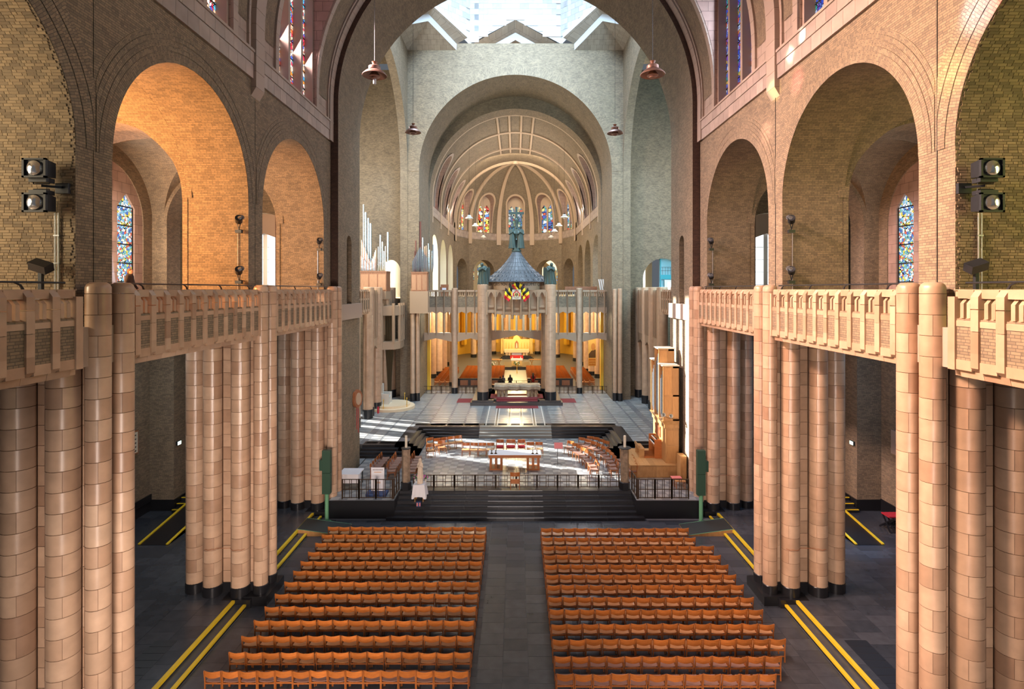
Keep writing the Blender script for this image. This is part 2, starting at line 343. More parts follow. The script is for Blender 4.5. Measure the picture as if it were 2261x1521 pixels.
M['oakpanel'] = wood_mat('oak_panel', (.50,.25,.085), (.40,.19,.06), .4, (10,10,1)); M['oakred2'] = wood_mat('red_oak_case', (.34,.15,.075), (.25,.10,.05), .45, (6,6,1)); M['oakpanel2'] = wood_mat('pale_red_panel', (.46,.24,.13), (.38,.19,.10), .45, (8,8,1))
M['oakdark'] = mat('dark_red_wood_pipe', (.13,.032,.022), .5); M['liftblue'] = mat('lift_blue_paint', (.03,.30,.36), .5); M['liftglass'] = mat('lift_glass', (.30,.55,.62), .1)
M['tilewhite'] = block_mat('white_dome_tile', [(0,(.36,.36,.37)), (.5,(.43,.43,.435)), (1,(.48,.475,.465))], .4, .12, 3, .4, .03)
M['stonelight'] = mat('white_stone_moulding', (.46,.46,.46), .5)
M['squinchtile'] = brick_mat('squinch_tile', (.40,.33,.26), (.32,.26,.205), (.2,.16,.13), .6, .6, .012, .25, .6, .2, 1.0)
RAIN = [(.9,.75,.2), (.75,.05,.04), (.08,.12,.6), (.85,.85,.9), (.1,.45,.7), (.8,.35,.05), (.35,.08,.4), (.9,.9,.75), (.1,.4,.15)]
M['glassred'] = glass_mat('stained_glass_warm', [(.9,.8,.7), (.8,.06,.04), (.1,.15,.7), (.95,.55,.35), (.7,.05,.1), (.1,.5,.75), (.9,.85,.8), (.85,.3,.05)], 1.5, 6)
M['glassblue'] = glass_mat('stained_glass_blue', [(.05,.1,.65), (.6,.1,.08), (.12,.2,.75), (.5,.6,.85), (.2,.08,.45), (.05,.35,.3), (.1,.15,.6), (.6,.4,.1)], .9, 6)
M['glassmix'] = glass_mat('stained_glass_mixed', [(.92,.95,1), (.25,.55,.75), (.9,.7,.1), (.95,.97,1), (.35,.6,.85), (.1,.2,.55), (.95,.9,.7), (.2,.5,.45), (.7,.15,.1)], 1.3, 9.0)
M['glassgold'] = glass_mat('stained_glass_gold', [(.95,.8,.35), (.8,.12,.05), (.95,.93,.85), (.9,.6,.1), (.15,.3,.6), (.95,.75,.25), (.6,.1,.08)], 1.5, 2.2)
M['glassmix2'] = glass_mat('stained_glass_centre', [(.7,.75,.6), (.1,.25,.45), (.75,.15,.08), (.2,.35,.25), (.85,.7,.3), (.15,.2,.4), (.6,.65,.7)], 1.0, 2.2)
M['glasscool'] = glass_mat('stained_glass_cool', [(.12,.25,.65), (.6,.75,.9), (.15,.45,.35), (.85,.75,.3), (.1,.15,.5), (.75,.15,.1), (.8,.85,.9), (.2,.45,.7)], 1.1, 2.2)
M['tiletan'] = block_mat('tan_dome_tile', [(0,(.30,.25,.20)), (.5,(.40,.33,.26)), (1,(.47,.39,.30))], .5, .15, 3, .4, .03)
# ---------------------------------------------------------------- the shell
XW, XB = 10.35, 12.75            # nave wall face, back of the arcade piers
ZG, ZS, RA = 11.27, 15.55, 3.62  # gallery floor, spring of the gallery arches, their radius
BAYS = [9.38, 17.80, 26.22]; PIERS = [13.58, 22.0, 30.4]
def skin(mb, y0, y1, z0, z1, holes, fn, mat=0, zn=1, seg=24):
    """wall skin with round-headed holes (yc, R, spring, sill)"""
    def rect(a, b, c, d):
        if b-a < 1e-4 or d-c < 1e-4: return
        for k in range(zn):
            e, f = c+(d-c)*k/zn, c+(d-c)*(k+1)/zn
            mb.face([fn(a, e), fn(b, e), fn(b, f), fn(a, f)], mat, [(a, e), (b, e), (b, f), (a, f)])
    y = y0
    for yc, R, zs, zb in sorted(holes):
        rect(y, yc-R, z0, z1); rect(yc-R, yc+R, z0, zb)
        p = [(yc+R*cos(pi-pi*i/seg), zs+R*sin(pi*i/seg)) for i in range(seg+1)]
        for (a, b), (c, d) in zip(p, p[1:]):
            mb.face([fn(a, b), fn(c, d), fn(c, z1), fn(a, z1)], mat, [(a, b), (c, d), (c, z1), (a, z1)])
        y = yc+R
    rect(y, y1, z0, z1)
def soffit(mb, yc, R, zs, zb, fn, t0, t1, mat=0, seg=24, sill=False):
    """reveal of a round-headed hole between depths t0 and t1; fn(y, z, t)"""
    p = [(yc-R, zb)]+[(yc+R*cos(pi-pi*i/seg), zs+R*sin(pi*i/seg)) for i in range(seg+1)]+[(yc+R, zb)]
    s = 0
    for (a, b), (c, d) in zip(p, p[1:]):
        l = math.hypot(c-a, d-b)
        mb.face([fn(a, b, t0), fn(c, d, t0), fn(c, d, t1), fn(a, b, t1)], mat, [(t0, s), (t0, s+l), (t1, s+l), (t1, s)], True); s += l
    if sill: mb.face([fn(yc-R, zb, t0), fn(yc+R, zb, t0), fn(yc+R, zb, t1), fn(yc-R, zb, t1)], mat)
def ring(mb, yc, R0, R1, zs, fn, mat=0, seg=40, drop=0, thick=.02):
    """flat voussoir ring, bricks standing radially; fn(y, z, proud)"""
    p = [pi-pi*i/seg for i in range(seg+1)]
    for a, b in zip(p, p[1:]):
        q = [(R0, a), (R0, b), (R1, b), (R1, a)]
        mb.face([fn(yc+r*cos(t), zs+r*sin(t), thick) for r, t in q], mat, [(r, -t*R0) for r, t in q])
        mb.face([fn(yc+R1*cos(t), zs+R1*sin(t), w) for t, w in ((a, thick), (b, thick), (b, 0), (a, 0))], mat)
BRK = [None, None]
def jamb_bricks(parent, sx, yc, x0, x1, smax, limit=300):
    """single bricks of a far reveal: rows climb the jamb, then follow the curve of the arch"""
    if BRK[0] is None:
        for i, L in enumerate((.214, .100)):
            m = MB(); e = .006
            m.hexa([(e,0,0),(L-e,0,0),(L-e,0,.055),(e,0,.055),(0,-.0,0),(0,0,0),(0,0,0),(0,0,0)]) if False else None
            h = .056
            m.hexa([(0,-.016,0),(L,-.016,0),(L,.02,0),(0,.02,0),(0,-.016,h),(L,-.016,h),(L,.02,h),(0,.02,h)])
            BRK[i] = m.mesh('brick', M['brickpiece'])
    rest = MB(); n = 0; s = .006; k = 0; rnd = random.Random(11+sx)
    jam = ZS-ZG
    while s < smax:
        sm = s+.03
        if sm < jam: y, z, a = yc+RA, ZG+s, 0.0
        else:
            a = (sm-jam)/RA; y, z = yc+RA*cos((s-jam)/RA), ZS+RA*sin((s-jam)/RA)
        x = x0+.004+rnd.random()*.12
        while x < x1-.12:
            long = rnd.random() < .62 and x < x1-.23; L = .214 if long else .100
            pr = rnd.uniform(-.002, .003)
            X = x if sx > 0 else -x-L
            px, py, pz = X, y-pr*cos(a), z-pr*sin(a)
            if n < limit:
                o = ob('brick', BRK[0 if long else 1], parent, (px, py, pz), rot=(a, 0, 0)); n += 1
            else:
                ca, sa = cos(a), sin(a); h = .056
                T = lambda q: (px+q[0], py+q[1]*ca-q[2]*sa, pz+q[1]*sa+q[2]*ca)
                rest.box(0, L, -.016, .02, 0, h, k % 4, T); k += 1
            x += L+.0115
        s += .067
    o = rest.build('brickwork', [M['brickpiece1'], M['brickpiece2'], M['brickpiece3'], M['brickpiece4']], parent); o['kind'] = 'stuff'
for i, c in enumerate([(.27,.20,.12), (.32,.24,.145), (.23,.175,.11), (.18,.135,.085)]): M['brickpiece%d' % (i+1)] = mat('buff_brick_tone_%d' % i, c, .8, spec=.3)
for sx in (-1, 1):
    side = SIDE[sx]
    w = struct('wall_'+side, side+' arcade wall of buff brick with round arches over the gallery')
    holes = [(y, RA, ZS, ZG) for y in BAYS]
    m = MB(); skin(m, 3.0, 31.0, ZG, 20.4, holes, lambda y, z: (sx*XW, y, z)); m.build('wall_face', M['brick'], w)
    m = MB(); skin(m, 3.0, 31.0, ZG, 20.4, holes, lambda y, z: (sx*XB, y, z)); m.build('wall_back', M['brick'], w)
    for i, y in enumerate(BAYS):
        m = MB(); soffit(m, y, RA, ZS, ZG, lambda a, b, t: (sx*t, a, b), XW, XB, seg=36); m.build('arch_soffit', M['brick'], w)
        for k, (r0, r1) in enumerate(((0, .30), (.315, .46), (.475, .62), (.635, .78), (.795, .94))):
            m = MB(); ring(m, y, RA+r0, RA+r1, ZS, lambda a, b, t: (sx*(XW-t), min(max(a, y-4.17), y+4.17), b), thick=.012+.006*(k % 2)); m.build('voussoir_ring', M['brick'], w)
    m = MB()                                            # movement joint on each pier
    for y in PIERS[:2]: m.box(sx*XW-.012*sx-.006, sx*XW+.006, y-.04, y-.025, ZG, 20.4)
    m.build('movement_joint', M['black'], w)
    jamb_bricks(w, sx, BAYS[0], XW, XB-.05, 7.6)
    m = MB(); m.box(sx*XW, sx*XB, 30.95, 31.0, 0, 22); m.build('wall_end', M['brickdark'], w)
    # cornice of single stone blocks, two courses, then a thin ledge
    t = struct('trim_%d' % (1 if sx < 0 else 2), side+' pale stone cornice above the gallery arches')
    for c, (z0, z1) in enumerate(((20.40, 20.94), (20.95, 21.42))):
        y = 8.0+.3*c; L = .62; mm = MB(); mm.box(0, .25, 0, L-.012, 0, z1-z0-.01); me = mm.mesh('stone_block', M['cornice'])
        while y < 30.9:
            ob('stone_block', me, t, (sx*(XW-.10-.02*c)-(.25 if sx > 0 else 0)+(.25 if sx > 0 else 0) if sx > 0 else -(XW-.10-.02*c)-.25, y, z0)); y += L
    m = MB(); m.box(sx*(XW-.16), sx*(XW+.3), 3, 31, 21.42, 21.52); m.build('ledge', M['stoneplain'], t)
    # nave barrel vault springing above the cornice, one bay at a time
    ZV = 22.6
    def xb(z, r=XW): return r if z <= ZV else sqrt(max(r*r-(z-ZV)**2, 0))
    wv = struct('wall_%s_clerestory' % side, side+' stone clerestory wall curving into the nave vault')
    for b, yc in enumerate(BAYS):
        y0, y1 = (3.0 if b == 0 else PIERS[b-1]), (PIERS[b] if b < 2 else 31.0)
        hy0, hy1 = yc-2.2, yc+2.28
        m = MB()
        def bandf(a, c, z0, z1, r=XW, mt=0, n=14):
            for k in range(n):
                e, f = z0+(z1-z0)*k/n, z0+(z1-z0)*(k+1)/n
                m.face([(sx*xb(e, r), a, e), (sx*xb(e, r), c, e), (sx*xb(f, r), c, f), (sx*xb(f, r), a, f)], mt, [(a, e), (c, e), (c, f), (a, f)], True)
        bandf(y0, hy0, 21.5, 32.5); bandf(hy1, y1, 21.5, 32.5); bandf(hy0, hy1, 28.2, 32.5, n=6)
        m.build('vault_stone', M['stonewall'], wv)
        m = MB()                                        # recessed brick panels with stone frames beside each window
        for a, c in ((y0+.62, hy0-.42), (hy1+.42, y1-.75)):
            for k in range(14):
                e, f = 22.45+.7*k, 22.45+.7*(k+1)
                q = .35*max(0, 1-k) ; m.face([(sx*(xb(e)-.03), a, e), (sx*(xb(e)-.03), c, e), (sx*(xb(f)-.03), c, f), (sx*(xb(f)-.03), a, f)], 0, [(e, a), (e, c), (f, c), (f, a)], True)
        m.build('brick_panel', M['brickvault'], wv)
        m = MB()
        for a in (y0+.5, hy0-.36, hy1+.02, y1-.72):
            wd = .34 if a in (hy0-.36, hy1+.02) else .12
            for k in range(20):
                e, f = 21.5+.55*k, 21.5+.55*(k+1)-.012
                m.hexa([(sx*(xb(e)-.10), a, e), (sx*(xb(e)-.10), a+wd, e), (sx*(xb(e)+.1), a+wd, e), (sx*(xb(e)+.1), a, e),
                        (sx*(xb(f)-.10), a, f), (sx*(xb(f)-.10), a+wd, f), (sx*(xb(f)+.1), a+wd, f), (sx*(xb(f)+.1), a, f)])
        m.build('stone_frame', M['stoneplain'], wv)
        m = MB(); a, c = y0-.36, y0+.36                 # pilaster rib over the pier, corbelled at its foot
        if b > 0:
            z = 20.1
            while z < 32:
                f = z+.62
                m.hexa([(sx*(xb(z)-.2), a, z), (sx*(xb(z)-.2), c, z), (sx*(xb(z)+.1), c, z), (sx*(xb(z)+.1), a, z), (sx*(xb(f)-.2), a, f-.012), (sx*(xb(f)-.2), c, f-.012), (sx*(xb(f)+.1), c, f-.012), (sx*(xb(f)+.1), a, f-.012)]); z = f
            m.hexa([(sx*(XW), a, 19.75), (sx*(XW), c, 19.75), (sx*(XW+.1), c, 19.75), (sx*(XW+.1), a, 19.75), (sx*(XW-.2), a, 20.09), (sx*(XW-.2), c, 20.09), (sx*(XW+.1), c, 20.09), (sx*(XW+.1), a, 20.09)])
            m.build('pilaster_rib', M['stoneplain'], wv)
        # the window: deep tiled jambs, three stone mullions, stained glass lancets
        wn = struct('window_%d' % (b+1 if sx < 0 else b+4), 'stained glass clerestory window, %s bay of the %s wall counted from the crossing' % (ORD[2-b], side))
        m = MB(); XG = 10.85
        for y in (hy0, hy1):
            for k in range(12):
                e, f = 21.5+.56*k, 21.5+.56*(k+1)
                m.face([(sx*xb(e), y, e), (sx*(XG+.1), y, e), (sx*(XG+.1), y, f), (sx*xb(f), y, f)], 0, [(xb(e), e), (XG, e), (XG, f), (xb(f), f)])
        m.face([(sx*XW, hy0, 21.52), (sx*XW, hy1, 21.52), (sx*(XG+.1), hy1, 21.6), (sx*(XG+.1), hy0, 21.6)])
        m.face([(sx*xb(28.2), hy0, 28.2), (sx*xb(28.2), hy1, 28.2), (sx*(XG+.1), hy1, 28.2), (sx*(XG+.1), hy0, 28.2)])
        m.build('jamb', M['stonepink'], wn)
        nl = 3; wl = (hy1-hy0)/nl
        for k in range(nl):
            a = hy0+wl*k
            m = MB(); m.box(sx*XG-.01, sx*XG+.01, a+.1, a+wl-.1, 21.55, 28.2); m.build('glass', M['glassred' if sx < 0 else 'glassblue'], wn)
            for yy in ((a-.1,) if k == 0 else (a-.11,)):
                m = MB(); m.box(*sorted((sx*(XG-.42), sx*(XG+.06))), yy if k else a, yy+.22 if k else a+.12, 21.5, 28.2); m.build('mullion', M['stoneplain'], wn)
        m = MB(); m.box(*sorted((sx*(XG-.42), sx*(XG+.06))), hy1-.12, hy1, 21.5, 28.2); m.build('mullion', M['stoneplain'], wn)
        m = MB()
        for z in np.arange(22.4, 28, .85): m.box(*sorted((sx*(XG-.03), sx*(XG+.01))), hy0, hy1, z, z+.05)
        m.build('glazing_bar', M['darkmetal'], wn)
    # the arch band of stone blocks that ends the nave vault beside the dark joint
    m = MB(); n = 26
    for k in range(n):
        a0 = R_(0)+R_(62)*k/n; a1 = a0+R_(62)/n-.0012
        P = lambda r, a, y: (sx*r*cos(a), y, ZV+r*sin(a))
        m.hexa([P(10.2, a0, 30.45), P(10.2, a0, 31.0), P(10.5, a0, 31.0), P(10.5, a0, 30.45), P(10.2, a1, 30.45), P(10.2, a1, 31.0), P(10.5, a1, 31.0), P(10.5, a1, 30.45)])
    m.box(*sorted((sx*10.2, sx*10.4)), 30.45, 31.0, 20.4, 22.6); m.build('arch_band', M['stoneplain'], wv)
# nave vault crown and the vault over the camera
cv = struct('ceiling', 'plain barrel vault of the nave above the clerestory'); m = MB(); n = 20
for k in range(n):
    a0, a1 = R_(62)+R_(56)*k/n, R_(62)+R_(56)*(k+1)/n
    m.face([(10.4*cos(a0), 3, 22.6+10.4*sin(a0)), (10.4*cos(a0), 31, 22.6+10.4*sin(a0)), (10.4*cos(a1), 31, 22.6+10.4*sin(a1)), (10.4*cos(a1), 3, 22.6+10.4*sin(a1))], 0, [(3, a0*10), (31, a0*10), (31, a1*10), (3, a1*10)])
m.build('vault_crown', M['brickvault'], cv)
# ---- crossing arch: dark joint ring, then a splayed brick soffit
ca = struct('wall_crossing', 'great round brick arch between the nave and the crossing')
Y1, Y2, RC1, RC2, ZC1, ZC2 = 31.05, 36.5, 9.96, 10.29, 22.6, 22.0
m = MB(); md = MB(); n = 64
for k in range(n):
    a0, a1 = pi*k/n, pi*(k+1)/n
    f = lambda r, a, y, z: (r*cos(a), y, z+r*sin(a))
    N = 4
    for j in range(N):
        s, t = j/N, (j+1)/N; L = lambda a, b, x: a+(b-a)*x
        m.face([f(L(RC1,RC2,s), a0, L(Y1,Y2,s), L(ZC1,ZC2,s)), f(L(RC1,RC2,s), a1, L(Y1,Y2,s), L(ZC1,ZC2,s)), f(L(RC1,RC2,t), a1, L(Y1,Y2,t), L(ZC1,ZC2,t)), f(L(RC1,RC2,t), a0, L(Y1,Y2,t), L(ZC1,ZC2,t))], 0, [(Y1+5*s, a0*10), (Y1+5*s, a1*10), (Y1+5*t, a1*10), (Y1+5*t, a0*10)], True)
    md.face([f(RC1, a0, Y1, ZC1), f(RC1, a1, Y1, ZC1), f(10.6, a1, Y1, ZC1), f(10.6, a0, Y1, ZC1)], 0, [(0, a0*10), (0, a1*10), (.6, a1*10), (.6, a0*10)])
for sx in (-1, 1):
    # pier legs with the narrow passage in them (a round-headed slot)
    for nm, zt, za, ya in (('upper', 22.6, 15.0, 33.05),):
        mm = MB(); skin(mm, Y1, Y2, 0, 22.05, [(33.55, .52, 14.9, ZG), ], lambda y, z: (sx*(RC1+(RC2-RC1)*(y-Y1)/(Y2-Y1)), y, z)); q = lambda y, z: (sx*(RC1+(RC2-RC1)*(y-Y1)/(Y2-Y1)), y, z); mm.face([q(Y1, 22.05), q(Y2, 22.05), q(Y1, 22.62)], 0, [(Y1, 22.05), (Y2, 22.05), (Y1, 22.62)]); mm.build('pier_face', M['brick'], ca)
        mm = MB(); soffit(mm, 33.55, .52, 14.9, ZG, lambda a, b, t: (sx*t, a, b), 10.1, 12.2); mm.face([(sx*11.6, 33.0, ZG), (sx*11.6, 34.1, ZG), (sx*11.6, 34.1, 15.5), (sx*11.6, 33.0, 15.5)]); mm.build('passage', M['brick'], ca)
    mm = MB(); mm.face([(sx*RC1, Y1, 0), (sx*10.6, Y1, 0), (sx*10.6, Y1, 22.6), (sx*RC1, Y1, 22.6)]); mm.face([(sx*10.6, Y1, 0), (sx*13.5, Y1, 0), (sx*13.5, Y1, 24), (sx*10.6, Y1, 24)]); mm.build('joint_face', M['brickdark'], ca)
    mm = MB(); mm.face([(sx*RC2, Y2, 0), (sx*13.7, Y2, 0), (sx*13.7, Y2, 24), (sx*RC2, Y2, 22)]); mm.build('pier_rear', M['brick'], ca)
m.build('arch_soffit', M['brickvault'], ca); md.build('joint_ring', M['brickdark'], ca)
# ---- crossing: choir arch wall, side arches, transept end walls
XCR, YC = 10.34, 53.0
ZC, RC = 23.49, 9.25
wc = struct('wall_choir', 'pale brick wall with the great round choir arch under the dome')
m = MB(); skin(m, -XCR, XCR, 12, 35.75, [(0, RC, ZC, 12)], lambda y, z: (y, YC, z), seg=48); m.build('wall_face', M['brick'], wc)
m = MB(); ring(m, 0, RC, RC+.9, ZC, lambda a, b, t: (a, YC-t, b)); m.build('voussoir_ring', M['brick'], wc)
m = MB(); soffit(m, 0, RC, ZC, 0, lambda a, b, t: (a, t, b), YC, 59.0, seg=48); m.build('arch_soffit', M['brickvault'], wc)
m = MB()
for s in (-1, 1): m.face([(s*RC, YC, 0), (s*XCR, YC, 0), (s*XCR, YC, 12), (s*RC, YC, 12)])
m.build('pier_foot', M['brick'], wc)
ZI = 22.3; m = MB(); skin(m, -9.6, 9.6, 12, 34, [(0, 9.15, ZI, 12)], lambda y, z: (y, 59.0, z), seg=48); m.build('inner_face', M['brickvault'], wc)
m = MB(); soffit(m, 0, 9.15, ZI, 12, lambda a, b, t: (a, t, b), 59.0, 61.2, seg=48); m.build('inner_soffit', M['brick'], wc)
for sx in (-1, 1):
    ws = struct('wall_crossing_'+SIDE[sx], SIDE[sx]+' brick wall of the crossing with its transept arch')
    m = MB(); skin(m, 36.5, 53.0, 12, 40, [(44.2, 8.75, ZC, 12)], lambda y, z: (sx*XCR, y, z), seg=40); m.build('wall_face', M['brick'], ws)
    m = MB(); soffit(m, 44.2, 8.75, ZC, 0, lambda a, b, t: (sx*t, a, b), XCR, XCR+.7, seg=40); m.build('arch_soffit', M['brickvault'], ws)
    wt = struct('wall_transept_'+SIDE[sx], SIDE[sx]+' transept end wall of buff brick facing the nave')
    m = MB(); hl = [(-sx*12.75+0, 1.3, 14.6, ZG)] if False else []
    hole = [(sx*12.6, 1.15, 14.0, ZG)] if sx < 0 else [(sx*14.75, 2.05, 13.2, ZG)]
    skin(m, min(sx*XCR, sx*24), max(sx*XCR, sx*24), 0, 34, hole, lambda y, z: (y, 55.0, z)); m.build('wall_face', M['brick'], wt)
    yc, R, zs, zb = hole[0]
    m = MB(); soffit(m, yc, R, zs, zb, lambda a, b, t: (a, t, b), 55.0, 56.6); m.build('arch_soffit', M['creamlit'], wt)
    m = MB(); m.face([(sx*XCR, YC, 0), (sx*XCR, 55, 0), (sx*XCR, 55, 34), (sx*XCR, YC, 34)]); m.build('pier_return', M['brick'], wt)
    m = MB(); m.face([(sx*20.0, 36.5, 0), (sx*24, 36.5, 0), (sx*24, 36.5, 34), (sx*20.0, 36.5, 34)]); m.face([(sx*14.5, 36.5, 17.6), (sx*20, 36.5, 17.6), (sx*20, 36.5, 34), (sx*14.5, 36.5, 34)]); m.build('west_wall', M['brick'], wt)
# ---- dome drum on squinches
dr = struct('ceiling_dome', 'white tiled octagonal drum of the dome on gabled squinches')
q = 4.5; e = XCR+.3; oct_ = [(-q, 54.6), (q, 54.6), (e, 48.6), (e, 40.0), (q, 34.6), (-q, 34.6), (-e, 40.0), (-e, 48.6)]
tl = MB(); L = .9; h = .55; tl.box(0, L-.012, 0, .05, 0, h-.012); tmesh = tl.mesh('tile', M['tilewhite'])
m = MB()
for (a, b), (c, d) in zip(oct_, oct_[1:]+oct_[:1]): up = b+d > 90; zb = 36.3 if abs(b-d) > .5 else 36.42; za = 38.4 if abs(b-d) > .5 else 38.8; m.face([(a, b, zb if up else 34.5)]+([((a+c)/2, (b+d)/2, za)] if up else [])+[(c, d, zb if up else 34.5), (c, d, 62), (a, b, 62)])
m.build('drum_wall', M['tilewhite_back'] if 'tilewhite_back' in M else M['tilewhite'], dr)
for (a, b), (c, d) in ((oct_[0], oct_[1]), (oct_[1], oct_[2]), (oct_[7], oct_[0])):
    D = math.hypot(c-a, d-b); ang = atan2(d-b, c-a); nx = max(1, int(D/L)); k = 0
    for r in range(18):
        for i in range(nx+1):
            off = (.5*L if r % 2 else 0); x0 = i*L-off
            if x0 < -.01: x0 = 0
            if x0+L > D+.3 or 34.9+r*h < (38.5-abs(x0+L/2-D/2)*.50 if abs(d-b) > .5 else 38.75-abs(x0+L/2-D/2)*.565): continue
            ob('tile', tmesh, dr, (a+cos(ang)*x0+sin(ang)*.06, b+sin(ang)*x0-cos(ang)*.06, 34.9+r*h), ang)
m = MB(); m.box(-XCR, XCR, 53.03, 54.6, 35.3, 35.75); m.build('ledge', M['brick'], dr)
chev = [(4.15, 2.35, 54.55), (2.95, 1.62, 55.7), (1.55, .88, 55.7), (.85, .48, 56.5)]   # nested gabled recess in the drum wall
for (w0, h0, y0), (w1, h1, y1), mt in zip(chev, chev[1:], ('squinchtile', 'stonelight', 'squinchtile')):
    m = MB(); zg = 36.42
    for e in (-1, 1): m.face([(e*w0, y0, zg), (0, y0, zg+h0), (0, y1, zg+h1), (e*w1, y1, zg)], 0, [(0, 0), (4, 0), (4, .9), (0, .9)])
    m.build('gable_band', M[mt], dr)
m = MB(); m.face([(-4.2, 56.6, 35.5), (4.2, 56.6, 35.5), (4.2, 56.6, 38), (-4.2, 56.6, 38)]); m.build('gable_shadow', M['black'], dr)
for s in (-1, 1):
    # squinch: two tan tiled planes meeting over the corner, framed by stepped bands
    A = (s*XCR, 48.3, 35.1); B = (s*5.65, 53.0, 35.1); Cn = (s*XCR, 53.0, 35.1); P = (s*8.0, 50.65, 36.75)
    m = MB(); m.face([A, Cn, P], 0, [(0, 0), (4.6, 0), (2.3, 3.2)]); m.face([Cn, B, P], 0, [(0, 0), (4.9, 0), (2.3, 3.2)]); m.build('squinch_plane', M['squinchtile'], dr)
    L0 = [A, P, B]; sh = lambda L, dx, dy, dz, e=(0, 0): [(x+s*dx*(-1)+(-s*e[0] if i == 2 else 0), y+dy-(e[1] if i == 0 else 0), z+dz*(1 if i == 1 else .9)) for i, (x, y, z) in enumerate(L)]
    L1 = sh(L0, .02, -.02, .66); L2 = sh(L1, .55, -.45, .42, (.55, .5)); L3 = sh(L2, .02, -.02, .45); L4 = sh(L3, .3, -.3, 3.5, (.2, .2))
    for q, (La, Lb, mt) in enumerate(((L0, L1, 'stonelight'), (L1, L2, 'squinchtile'), (L2, L3, 'stonelight'))):
        m = MB()
        for i in (0, 1): d0 = math.dist(La[i], La[i+1]); m.face([La[i], La[i+1], Lb[i+1], Lb[i]], 0, [(0, 0), (d0, 0), (d0, .8), (0, .8)])
        m.build('squinch_band', M[mt], dr)
